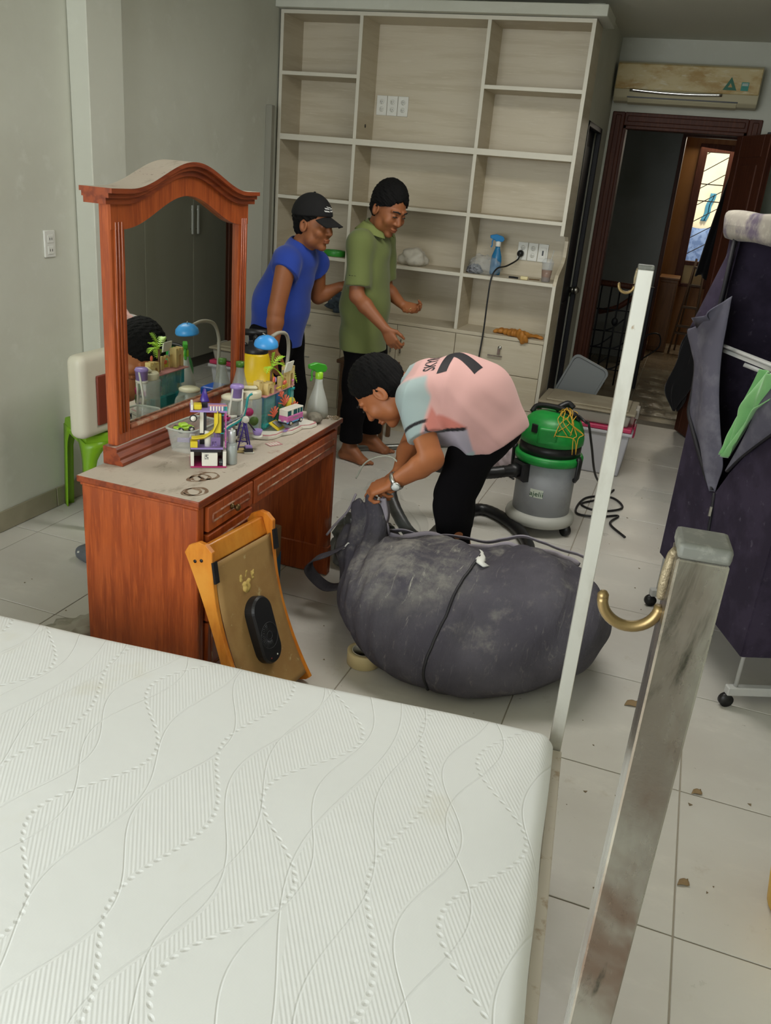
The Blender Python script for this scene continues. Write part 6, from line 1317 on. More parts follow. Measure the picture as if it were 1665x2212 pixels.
# ------------------------------------------------------------------ built-in closet on the right, seen in the mirror
m_clo = mat('grey_closet', '#a09c8c', .6, var=(2, '#989483', .4, .7, (1, 1, .3)))
t = thing('wall_closet', 'plain grey built-in closet on the right wall, reflected in the mirror', 'closet', (.8, 5.6, 0))
sub('carcass', t, lambda b: b.box((.572, 4.3, .001), (1.055, 6.96, 2.74), m_clo))
for y0, y1, h in ((4.3, 5.0, None), (5.004, 5.68, None), (5.684, 6.36, 6.32), (6.364, 6.96, 6.405)):
    b = MB(); b.box((.552, y0+.001, .09), (.571, y1-.001, 2.73), m_clo, .002); o = b.build('door', None, t)
    if h: k = MB(); k.cyl((.551, h, 1.16), (.535, h, 1.16), .005, m_chrome, 8); k.cyl((.551, h, 1.31), (.535, h, 1.31), .005, m_chrome, 8); k.box((.527, h-.012, 1.12), (.536, h+.012, 1.345), mat('pale_handle', '#d5d5d0', .35), .003); k.build('handle', None, o)
sub('plinth', t, lambda b: b.box((.562, 4.305, .0005), (.572, 6.955, .088), mat('closet_plinth', '#4c483e', .5)))
t = thing('framed_glass', 'narrow dark-framed glass panel standing right of the open brown door', 'panel', (.43, 6.96, 0)); sub('frame', t, lambda b: (b.box((.29, 6.955, .001), (.33, 6.995, 2.2), m_dark, .003), b.box((.5, 6.955, .001), (.53, 6.995, 2.2), m_dark, .003), b.box((.33, 6.955, 2.16), (.5, 6.995, 2.2), m_dark, .003), b.box((.33, 6.955, .001), (.5, 6.995, .05), m_dark, .003))); sub('pane', t, lambda b: b.box((.33, 6.972, .05), (.5, 6.978, 2.16), mat('green_glass', '#6f7a68', .15)))
# ------------------------------------------------------------------ landing: stair railing, step ladder, cabinet, garments
m_iron = mat('dark_iron', '#15151a', .5, .3); YRL = 8.35
t = thing('stair_railing', 'dark wrought-iron stair railing with a wooden handrail beyond the brown door', 'railing', (-.6, YRL, 0))
sub('handrail', t, lambda b: b.tube([(-.85, YRL, .94), (-.36, YRL, .93)], .028, m_door, 10)); sub('handrail', t, lambda b: b.tube(bez([(-.40, YRL+.04, .92), (-.5, YRL+.06, .82), (-.62, YRL+.08, .72), (-.78, YRL+.1, .66)], 5), .026, m_door, 10))
for x in (-.78, -.69, -.61, -.52, -.44): sub('baluster', t, lambda b: b.cyl((x, YRL, .0), (x, YRL, .92), .008, m_iron, 8))
for z in (.14, .34, .5, .7): sub('cross_bar', t, lambda b: b.cyl((-.82, YRL, z), (-.38, YRL, z+.01), .007, m_iron, 8))
for x0, z0 in ((-.78, .34), (-.61, .34), (-.78, .14), (-.61, .14), (-.7, .5)): sub('scroll_bar', t, lambda b: b.tube(bez([(x0, YRL, z0), (x0+.08, YRL, z0+.04), (x0+.17, YRL, z0+.13)], 4), .007, m_iron, 8))
sub('newel_post', t, lambda b: b.box((-.39, YRL-.04, .0), (-.31, YRL+.04, .95), m_iron, .005)); sub('rosette', t, lambda b: b.ell((-.61, YRL-.01, .6), (.03, .015, .04), m_iron, 12))
t = thing('wooden_cabinet', 'brown wooden cabinet at the left of the back room', 'cabinet', (-.28, 11.0, 0)); m_cab = mat('brown_cabinet', '#7d5223', .45, var=(8, '#6d4519', .4, .65, (3, 3, .4)))
sub('carcass', t, lambda b: b.box((-.36, 10.75, .001), (-.15, 11.2, .84), m_cab, .004)); sub('door', t, lambda b: b.box((-.345, 10.735, .05), (-.165, 10.75, .81), m_cab, .004)); sub('top', t, lambda b: b.box((-.37, 10.73, .84), (-.14, 11.22, .865), m_cab, .004))
t = thing('step_ladder', 'thin wooden step ladder standing in the back room', 'ladder', (.02, 10.9, 0)); m_lad = mat('ladder_wood', '#5a4530', .6)
for a, c_ in (((-.1, 10.7, .001), (0, 10.85, 1.1)), ((.14, 10.7, .001), (.1, 10.85, 1.1)), ((-.04, 11.05, .001), (0, 10.88, 1.08)), ((.16, 11.05, .001), (.1, 10.88, 1.08))): sub('rail', t, lambda b: b.tube([a, c_], .012, m_lad, 8))
for z in (.25, .33, .55, .8, 1.0): k = z/1.1; sub('rung', t, lambda b: b.box((-.1+.1*k, 10.68+.15*k, z-.012), (.14-.04*k, 10.75+.15*k, z+.012), m_lad, .003))
b = MB(); b.grid(lambda u, v: Vector((.2-.17*v**.7+(u-.0)*(.1+.13*v**.6), 9.93-.03*math.sin(u*math.pi)-.02*math.sin(u*19), 2.12-1.15*v+.03*math.sin(u*9))), 24, 30, m_cloth_dark, thick=.02); tag(b.build('garment'), 'long black garment hanging at the right of the barred window', 'clothes')
b = MB(); b.tube(bez([(-.42, 9.7, .012), (-.32, 9.75, .08), (-.2, 9.8, .2), (-.22, 9.8, .33), (-.33, 9.78, .32), (-.4, 9.75, .2), (-.45, 9.7, .05), (-.6, 9.6, .012)], 8), .008, m_black, 8); tag(b.build('coiled_hose'), 'black hose loop standing on the landing floor', 'hose')
b = MB(); b.grid(lambda u, v: (-.36+.5*u+.05*math.sin(v*9), 7.3+2.2*v, .003+.012*abs(math.sin(u*8+v*7)*math.sin(v*21))), 30, 60, mat('wet_film', '#a9a08a', .05, alpha=.3, bump=(18, .8, .01)), thick=.0012); tag(b.build('plastic_sheet'), 'shiny crinkled plastic sheet covering the landing floor', 'sheet')
# ------------------------------------------------------------------ people
SKIN = np.array(srgb('#a9683f')[:3]); SKIN_D = np.array(srgb('#8f4f30')[:3])
m_skin = attr_mat('skin', .55); m_hair = mat('black_hair', '#090808', .8, bump=(170, .8, .006, (1, 1, .4)), spec=.2); m_trou = mat('black_trousers', '#0b090c', .95, bump=(120, .2, .002), spec=.15)
m_eye = mat('eye_dark', '#120c0a', .3); m_brow = mat('eyebrow_hair', '#171110', .8)
def frame(f, u):
    f = Vector(f).normalized(); u = Vector(u); u = (u-f*u.dot(f)).normalized(); return Matrix((f.cross(u), f, u)).transposed()   # columns right, forward, up
class Head:
    def __init__(s, c, f, u, sc=1.0): s.c = Vector(c); s.R = frame(f, u); s.k = sc
    def P(s, x, y, z): return s.c+s.R @ (Vector((x, y, z))*s.k)
    def add(s, S_):
        k = s.k; P = s.P; R = np.array(s.R)
        E = lambda p, r, kk, op='add', clip=None: S_.ell(P(*p), [a*k for a in r], R, kk, op, clip)
        E((0, -.012, .035), (.074, .094, .092), 0); E((0, .03, -.025), (.062, .062, .085), .03)
        S_.cap(P(-.035, .02, -.072), P(.035, .02, -.072), .03*k, .03*k, .03); E((0, .066, -.1), (.024, .02, .018), .022)
        S_.cap(P(0, .085, .012), P(0, .104, -.028), .008*k, .0125*k, .012)
        for sx in (-1, 1):
            E((sx*.012, .094, -.032), (.009, .009, .007), .006); E((sx*.04, .066, -.028), (.024, .022, .024), .02)
            S_.cap(P(sx*.012, .09, .028), P(sx*.046, .076, .026), .0085*k, .007*k, .012)
            E((sx*.0765, -.008, -.008), (.009, .022, .033), .008); E((sx*.083, -.004, -.006), (.006, .011, .02), .004, 'sub')
            E((sx*.031, .097, .006), (.017, .014, .011), .010, 'sub'); E((sx*.031, .078, .004), (.0145, .0135, .0135), .004)
        E((0, .091, -.062), (.022, .011, .0065), .006); E((0, .089, -.073), (.019, .011, .0065), .006); E((0, .105, -.0675), (.024, .008, .0017), .003, 'sub')
    def extras(s, par, blend=None):
        k = s.k; b = MB()
        for i, sx in enumerate((-1, 1)):
            b = MB(); b.tube([s.P(sx*.018, .0945, .004), s.P(sx*.031, .0955, .0055), s.P(sx*.044, .0885, .003)], [.0022*k, .0034*k, .002*k], m_eye, 8); b.build('eye', None, par)
            b = MB(); b.tube([s.P(sx*.013, .0985, .027), s.P(sx*.03, .097, .033), s.P(sx*.05, .081, .027)], [.004*k, .0045*k, .0025*k], m_brow, 8, flat=(s.R @ Vector((0, 1, 0)), .6)); b.build('eyebrow', None, par)
    def hair(s, par, lo, hi, top=1.0, fringe=.0, name='hair'):
        S_ = SDF(lo, hi, .004); k = s.k; R = np.array(s.R)
        clip = [((0, .62, -.78), (.062*.62-.78*(.052-fringe))*k)]
        c = s.c
        S_.ell(s.P(0, -.014, .036), [a*k for a in (.084, .104, .1*top)], R, 0, clip=[((0, .5, -.87), .032*k)])
        # cut the face: keep what lies behind the hairline
        n = s.R @ Vector((0, .80, -.60)); p0 = s.P(0, .052, .048-fringe); xr = s.R @ Vector((1, 0, 0))
        sl, X = S_.sub(S_.lo, S_.lo+S_.h*S_.n, 0); lx = sum((X[i]-s.c[i])*xr[i] for i in range(3))/k     # hairline with uneven locks
        S_.f[sl] = np.maximum(S_.f[sl], sum((X[i]-p0[i])*n[i] for i in range(3))+.004*np.sin(lx*170+.8)+.007*np.sin(lx*47+1)+.003*np.sin(lx*380))
        S_.ell(s.P(0, -.04, -.012), [a*k for a in (.074, .062, .062)], R, .01)
        n2 = s.R @ Vector((0, .9, -.42)); p2 = s.P(0, .004, .0)
        S_.ell(s.P(0, -.02, -.115), [a*k for a in (.1, .1, .045)], R, .01, 'sub')
        S_.disp(lambda X, Y, Z: .0022*np.sin(X*150+Z*190+4*np.sin(Y*40))*np.sin(Y*140+Z*60)+.0018*np.sin(X*310+Y*300+Z*370))
        V, F = S_.mesh(); return raw(name, smooth_verts(V, F, 1, .4), F, m_hair, par)
def hand(S_, W_, d, n, thumb, curl=(.3, .5, .4), sc=1.0, spread=.0, thumb_in=.3, k=.004):
    """W_ wrist, d towards the fingers, n out of the palm, thumb = side of the thumb; palm and five jointed fingers"""
    d = Vector(d).normalized(); n = Vector(n); n = (n-d*n.dot(d)).normalized(); t = Vector(thumb); t = (t-d*t.dot(d)-n*t.dot(n)).normalized(); W_ = Vector(W_)
    K = []
    for i, (o, l) in enumerate(((.029, .088), (.010, .093), (-.010, .089), (-.028, .08))):
        p = W_+(d*l+t*o)*sc; K.append(p); S_.cap(W_+(d*.012+t*o*.55)*sc, p, .0145*sc, .0118*sc, .010)
    S_.ell(W_+d*.05*sc, [.034*sc, .045*sc, .0135*sc], np.array(Matrix((t, d, n)).transposed()), .01)
    tips = []
    for i, p in enumerate(K):
        L_ = [(.040, .025, .02), (.045, .028, .022), (.042, .026, .021), (.032, .020, .018)][i]; a = 0; q = p; dd = (d+t*spread*(1.5-i)).normalized()
        for j in range(3):
            a += curl[j]*(1+.08*i); e = q+(dd*math.cos(a)+n*math.sin(a))*L_[j]*sc; S_.cap(q, e, (.0098-.0011*j)*sc, (.0091-.0012*j)*sc, k); q = e
        tips.append(q)
    b0 = W_+(d*.022+t*.022)*sc; b1 = b0+(d*.62+t*.62+n*thumb_in).normalized()*.04*sc; b2 = b1+(d*.85+t*.25+n*thumb_in).normalized()*.032*sc; b3 = b2+(d*.95+t*.02+n*thumb_in*1.5).normalized()*.026*sc
    S_.cap(b0, b1, .015*sc, .0118*sc, .008); S_.cap(b1, b2, .0112*sc, .0098*sc, k); S_.cap(b2, b3, .0096*sc, .0078*sc, k)
    return tips+[b3]
def arm(S_, sh, el, wr, r=(.05, .042, .043, .027)):
    S_.cap(sh, el, r[0], r[1], .02); m_ = Vector(el).lerp(Vector(wr), .3); S_.cap(el, m_, r[1]*.97, r[2], .015); S_.cap(m_, wr, r[2], r[3], .015)
def foot(S_, ank, d, sc=1.0, ground=0):
    d = Vector(d); d.z = 0; d.normalize(); s_ = Vector((-d.y, d.x, 0)); a = Vector(ank); g = Vector((a.x, a.y, ground))
    S_.cap(a, g-d*.035*sc+Vector((0, 0, .034)), .037*sc, .034*sc, .02); S_.cap(a+d*.02, g+d*.12*sc+Vector((0, 0, .024)), .036*sc, .024*sc, .02, flat=(s_, 1.15)); S_.cap(g-d*.03*sc+Vector((0, 0, .027)), g+d*.13*sc+Vector((0, 0, .021)), .029*sc, .025*sc, .02, flat=(s_, 1.3))
    for i, o in enumerate((.032, .014, -.001, -.016, -.03)): S_.cap(g+d*(.135-.006*i)*sc+s_*o*sc+Vector((0, 0, .018)), g+d*(.17-.011*i)*sc+s_*o*1.08*sc+Vector((0, 0, .012)), (.0135 if i == 0 else .0098)*sc, (.0115 if i == 0 else .008)*sc, .004)
def skin_obj(S_, par, tone=1.0, shade=None, warp=None):
    V, F = S_.mesh(); V = smooth_verts(V, F, 1, .35); h = np.sin(V[:, 0]*31)*np.sin(V[:, 1]*27)*np.sin(V[:, 2]*23)
    col = SKIN*tone+(SKIN_D-SKIN)*.25*(h[:, None]*.5+.5)
    if shade is not None: col = shade(V, col)
    return raw('body', V if warp is None else warp(V), F, m_skin, par, col=col)
def near(V, c): return np.linalg.norm(V-np.array(c), axis=1)
def tint_face(head):
    def f(V, col):
        L = (V-np.array(head.c)) @ np.array(head.R)/head.k
        lip = np.exp(-((L[:, 0]/.02)**4+((L[:, 2]+.067)/.009)**4+((L[:, 1]-.1)/.03)**4)); col = col*(1-.45*lip[:, None])+np.array(srgb('#8c4638')[:3])*.45*lip[:, None]
        st_ = np.exp(-((L[:, 0]/.05)**4+((L[:, 2]+.085)/.03)**4+((L[:, 1]-.075)/.04)**4)); return col*(1-.16*st_[:, None])
    return f
def wrinkle(amp, *ws):
    def f(X, Y, Z):
        g = 0
        for a, b_, c_, p in ws: g = g+np.sin(a*X+b_*Y+c_*Z+p+1.5*np.sin(9*X+7*Z+5*Y))
        return amp*g
    return f
# ---- man in green polo: stands by the shelves, looking down to the right
A = Vector
def man_green():
    par = thing('person', 'standing man in an olive green polo shirt and black trousers looking down at his hands', 'person', (-1.8, 4.85, 0))
    lo, hi = (-2.12, 4.38, -.01), (-1.38, 5.22, 1.74); sd_ = (0, 1, 0)
    H = Head((-1.69, 4.77, 1.525), (.80, -.42, -.42), (.32, -.12, .94), 1.13)
    S_ = SDF(lo, hi, .0042); H.add(S_)
    S_.cap((-1.775, 4.8, 1.38), H.P(0, -.025, -.07), .058, .053, .03)
    S_.cap((-1.79, 4.81, .86), (-1.79, 4.8, 1.05), .1, .098, .05, flat=(sd_, 1.35)); S_.cap((-1.79, 4.8, 1.05), (-1.795, 4.8, 1.28), .1, .1, .05, flat=(sd_, 1.4)); S_.cap((-1.79, 4.66, 1.33), (-1.785, 4.94, 1.33), .06, .06, .04)
    sr, er, wr = A((-1.80, 4.625, 1.325)), A((-1.775, 4.585, 1.05)), A((-1.575, 4.55, .895)); sl, elb, wl_ = A((-1.77, 4.97, 1.325)), A((-1.75, 5.0, 1.06)), A((-1.61, 4.93, .985))
    arm(S_, sr, er, wr); arm(S_, sl, elb, wl_)
    hand(S_, wr, (.6, -.05, -.8), (.3, .9, -.2), (.7, -.1, .5), (.5, .9, .6), .98); hand(S_, wl_, (.9, -.2, -.12), (-.05, -.6, .8), (.2, -.7, -.4), (.4, .6, .5), .98)
    for hp, kn, an, fd in (((-1.79, 4.72, .86), (-1.80, 4.745, .45), (-1.835, 4.78, .085), (.93, -.30, 0)), ((-1.79, 4.9, .86), (-1.76, 4.99, .46), (-1.80, 5.05, .085), (.97, -.1, 0))):
        S_.cap(hp, kn, .08, .058, .03); m_ = A(kn).lerp(A(an), .35); S_.cap(kn, m_, .056, .057, .03); S_.cap(m_, an, .057, .038, .03); foot(S_, an, fd)
    skin_obj(S_, par, .74, tint_face(H)); H.extras(par); H.hair(par, (-1.9, 4.58, 1.4), (-1.5, 4.95, 1.75), 1.1, .012)
    # polo
    lo, hi = (-2.1, 4.5, .64), (-1.5, 5.15, 1.5); G = SDF(lo, hi, .0055)
    G.cap((-1.795, 4.8, .70), (-1.80, 4.8, .98), .136, .134, .05, flat=(sd_, 1.34)); G.cap((-1.8, 4.8, .98), (-1.80, 4.8, 1.25), .134, .118, .05, flat=(sd_, 1.4)); G.cap((-1.795, 4.66, 1.335), (-1.785, 4.94, 1.335), .075, .075, .05); G.cap((-1.79, 4.8, 1.3), (-1.775, 4.8, 1.41), .095, .07, .04)
    cutr, cutl = sr.lerp(er, .80), sl.lerp(elb, .80); G.cap(sr+A((0, .015, .01)), sr.lerp(er, .95), .072, .07, .035, cut=(cutr, er-sr)); G.cap(sl, sl.lerp(elb, .95), .072, .07, .035, cut=(cutl, elb-sl))
    G.disp(wrinkle(.0022, (8, 4, 34, 0), (30, 10, -14, 1), (14, -20, 22, 2.4))); G.plane((0, 0, .715), (0, 0, -1));
    G.ell((-1.75, 4.795, 1.47), (.062, .06, .07), None, .006, 'sub')
    V, F = G.mesh(); col = np.tile(np.array(srgb('#67713c')[:3]), (len(V), 1)); w = np.clip((near(V, (-1.75, 4.795, 1.43))-.075)/.01, 0, 1)
    shirt = raw('polo_shirt', smooth_verts(V, F, 2), F, attr_mat('olive_polo', .85, (260, .3, .001), .15), par, col=col)
    b = MB(); N = 36
    def collar(u, v):
        a = math.radians(40)+math.radians(280)*u-math.radians(0); up_ = 1-abs(v-.5)*2; r = .064+.045*(v > .5)*(v-.5)*2+.006
        z = 1.385+.055*(v*2 if v <= .5 else 1-(v-.5)*1.75); return A((-1.768+math.cos(a)*r*1.05+.012*(z-1.4)*8, 4.795+math.sin(a)*r*1.08, z+.012*math.cos(a)*-1-.02*max(0, math.cos(a))))
    b.grid(collar, 40, 9, mat('olive_collar', '#768046', .85), thick=.004); b.build('collar', None, shirt)
    b = MB(); q = cutr
    m_pr = mat('sleeve_print', '#2b2f22', .8)
    for i in range(3): b.box((-1.815+.017*i, 4.541, 1.10), (-1.805+.017*i, 4.549, 1.165), m_pr)
    o = b.build('sleeve_print', None, shirt); bv = BVHTree.FromPolygons([tuple(v) for v in V], [tuple(f) for f in F])
    for v in o.data.vertices:
        h = bv.ray_cast(A((v.co.x, 4.3, v.co.z)), A((0, 1, 0)))
        if h[0]: v.co.y = h[0].y-(.0025 if v.co.y < 4.545 else -.003)
    T_ = SDF((-2.1, 4.5, .04), (-1.5, 5.25, .92), .0065)
    for hp, kn, an in (((-1.79, 4.73, .82), (-1.80, 4.745, .46), (-1.825, 4.775, .13)), ((-1.79, 4.89, .82), (-1.76, 4.985, .46), (-1.79, 5.04, .15))): T_.cap(hp, kn, .096, .083, .03); T_.cap(kn, an, .083, .07, .03)
    T_.cap((-1.79, 4.75, .76), (-1.79, 4.87, .76), .11, .11, .03); T_.plane((0, 0, .80), (0, 0, 1)); T_.disp(wrinkle(.003, (10, 6, 40, 0), (25, 9, -18, 1))); T_.plane((0, 0, .125), (0, 0, -1)); V, F = T_.mesh(); raw('trousers', smooth_verts(V, F, 2), F, m_trou, par)
man_green()
b = MB(); b.tube(bez([(-1.555, 4.87, .955), (-1.54, 4.85, .97), (-1.525, 4.84, .985)], 3), .003, mat('match_wood', '#c49a62', .7), 6); tag(b.build('wood_stick'), 'short thin stick held in the left hand of the man in green', 'stick')
# ---- man in blue: sleeveless shirt and black cap, side view
def man_blue():
    par = thing('person', 'man in a sleeveless blue shirt and black baseball cap seen from the side', 'person', (-2.18, 4.45, 0))
    lo, hi = (-2.5, 4.08, -.01), (-1.82, 4.88, 1.66); sd_ = (0, 1, 0)
    H = Head((-2.0, 4.44, 1.42), (.985, -.16, -.08), (.08, 0, 1), 1.1); S_ = SDF(lo, hi, .0042); H.add(S_)
    S_.cap((-2.075, 4.45, 1.27), H.P(0, -.03, -.06), .063, .058, .03); S_.cap((-2.2, 4.45, .82), (-2.17, 4.45, 1.0), .115, .115, .05, flat=(sd_, 1.3)); S_.cap((-2.17, 4.45, 1.0), (-2.1, 4.45, 1.2), .115, .105, .05, flat=(sd_, 1.35)); S_.cap((-2.09, 4.32, 1.225), (-2.07, 4.58, 1.225), .062, .062, .04)
    sr, er, wr = A((-2.07, 4.265, 1.2)), A((-2.10, 4.225, .965)), A((-2.1, 4.2, .765)); sl, elb, wl_ = A((-2.05, 4.63, 1.2)), A((-2.06, 4.69, 1.0)), A((-1.945, 4.74, 1.07))
    arm(S_, sr, er, wr, (.056, .046, .046, .029)); arm(S_, sl, elb, wl_)
    hand(S_, wr, (-.05, .02, -1), (.2, .95, 0), (.95, -.2, 0), (.35, .5, .4), 1.0); hand(S_, wl_, (.9, .3, .25), (.2, .5, -.8), (-.1, .3, .9), (.3, .4, .3), .96)
    for hp, kn, an, fd in (((-2.2, 4.37, .84), (-2.16, 4.36, .46), (-2.2, 4.36, .085), (1, -.1, 0)), ((-2.2, 4.53, .84), (-2.14, 4.56, .46), (-2.16, 4.58, .085), (1, .1, 0))):
        S_.cap(hp, kn, .085, .06, .03); m_ = A(kn).lerp(A(an), .35); S_.cap(kn, m_, .058, .06, .03); S_.cap(m_, an, .06, .038, .03); foot(S_, an, fd)
    skin_obj(S_, par, .8, tint_face(H)); H.extras(par); H.hair(par, (-2.2, 4.28, 1.27), (-1.85, 4.62, 1.6), .9, .0)
    C = SDF((-2.2, 4.25, 1.36), (-1.78, 4.64, 1.62), .004); R = np.array(H.R); k = H.k; C.ell(H.P(0, -.014, .035), [a*k for a in (.09, .109, .112)], R, 0, clip=[((0, 0, -1), -.0*k)])
    C.plane(H.P(0, 0, .038), H.R @ A((0, .12, -1)))
    V, F = C.mesh(); cap_ = raw('cap', smooth_verts(V, F, 2), F, mat('black_cap_cloth', '#0b0a0c', .9, bump=(200, .2, .001)), par)
    def brim(u, v): a = (u-.5)*2; x = a*.078*(1-.25*v*v); y = .06+.022*(1-a*a)+v*.085*(1-.35*a*a); z = .048-.018*a*a-.03*v; return H.P(x, y, z)
    b = MB(); b.grid(brim, 18, 10, MATS['black_cap_cloth'], thick=.004); b.build('brim', None, cap_)
    b = MB(); b.ell(H.P(0, -.014, .148), (.007, .007, .004), MATS['black_cap_cloth'], 10); b.build('button', None, cap_)
    b = MB(); bv = BVHTree.FromPolygons([tuple(v) for v in V], [tuple(f) for f in F]); m_e = mat('cap_emblem', '#c9c9c6', .7)
    def proj_(x, z, off=.002):
        o = H.P(x*.3, .0, .06); d = (H.R @ A((x*6.5, 1-.8*abs(x)*4, (z-.06)*9))).normalized(); h = bv.ray_cast(H.c+(H.R @ A((0, -.0, .06)))*k+d*.4, -d); return h[0]+d*off if h[0] else o+d*.11
    for (x0, x1, z0, z1) in ((-.045, .0, .075, .083), (-.05, -.005, .09, .097), (.01, .055, .073, .08), (.005, .05, .088, .095), (-.02, .03, .1, .106)):
        n_ = 6; vs = [proj_(x0+(x1-x0)*i/n_+.008*j, (z0, z1)[j]) for j in (0, 1) for i in range(n_+1)]; b.add(vs, [(i, i+1, i+n_+2, i+n_+1) for i in range(n_)], m_e)
    o = b.build('emblem', None, cap_); o['label'] = 'pale embroidered emblem on the cap front'
    lo, hi = (-2.5, 4.15, .66), (-1.9, 4.78, 1.4); G = SDF(lo, hi, .0055)
    G.cap((-2.205, 4.45, .74), (-2.18, 4.45, .98), .15, .146, .05, flat=(sd_, 1.2)); G.cap((-2.18, 4.45, .98), (-2.115, 4.45, 1.18), .146, .122, .05, flat=(sd_, 1.28)); G.cap((-2.1, 4.32, 1.235), (-2.08, 4.58, 1.235), .07, .07, .05); G.cap((-2.09, 4.45, 1.22), (-2.075, 4.45, 1.285), .095, .078, .04)
    G.cap(sr+A((-.005, .02, .014)), sr.lerp(er, .3), .076, .078, .03, cut=(sr.lerp(er, .13), er-sr+A((0, -.16, 0)))); G.cap(sl, sl.lerp(elb, .3), .072, .072, .03, cut=(sl.lerp(elb, .13), elb-sl+A((0, .16, 0))))
    G.disp(wrinkle(.0024, (9, 5, 30, 0), (26, 12, -16, 1), (12, -18, 24, 2.4))); G.plane((0, 0, .735), (0, 0, -1)); G.ell((-2.05, 4.445, 1.345), (.07, .066, .062), None, .006, 'sub')
    V, F = G.mesh(); raw('shirt', smooth_verts(V, F, 2), F, mat('blue_shirt', '#1b3c9c', .85, bump=(220, .25, .001), sheen=.15), par)
    T_ = SDF((-2.5, 4.1, .06), (-1.9, 4.8, .9), .0065)
    for hp, kn, an in (((-2.2, 4.37, .8), (-2.16, 4.36, .46), (-2.19, 4.36, .12)), ((-2.2, 4.53, .8), (-2.14, 4.56, .46), (-2.155, 4.575, .12))): T_.cap(hp, kn, .11, .085, .03); T_.cap(kn, an, .085, .072, .03)
    T_.cap((-2.2, 4.39, .77), (-2.2, 4.51, .77), .127, .127, .05); T_.disp(wrinkle(.003, (10, 6, 40, 0), (25, 9, -18, 1))); T_.plane((0, 0, .1), (0, 0, -1)); V, F = T_.mesh(); raw('trousers', smooth_verts(V, F, 2), F, m_trou, par)
man_blue()
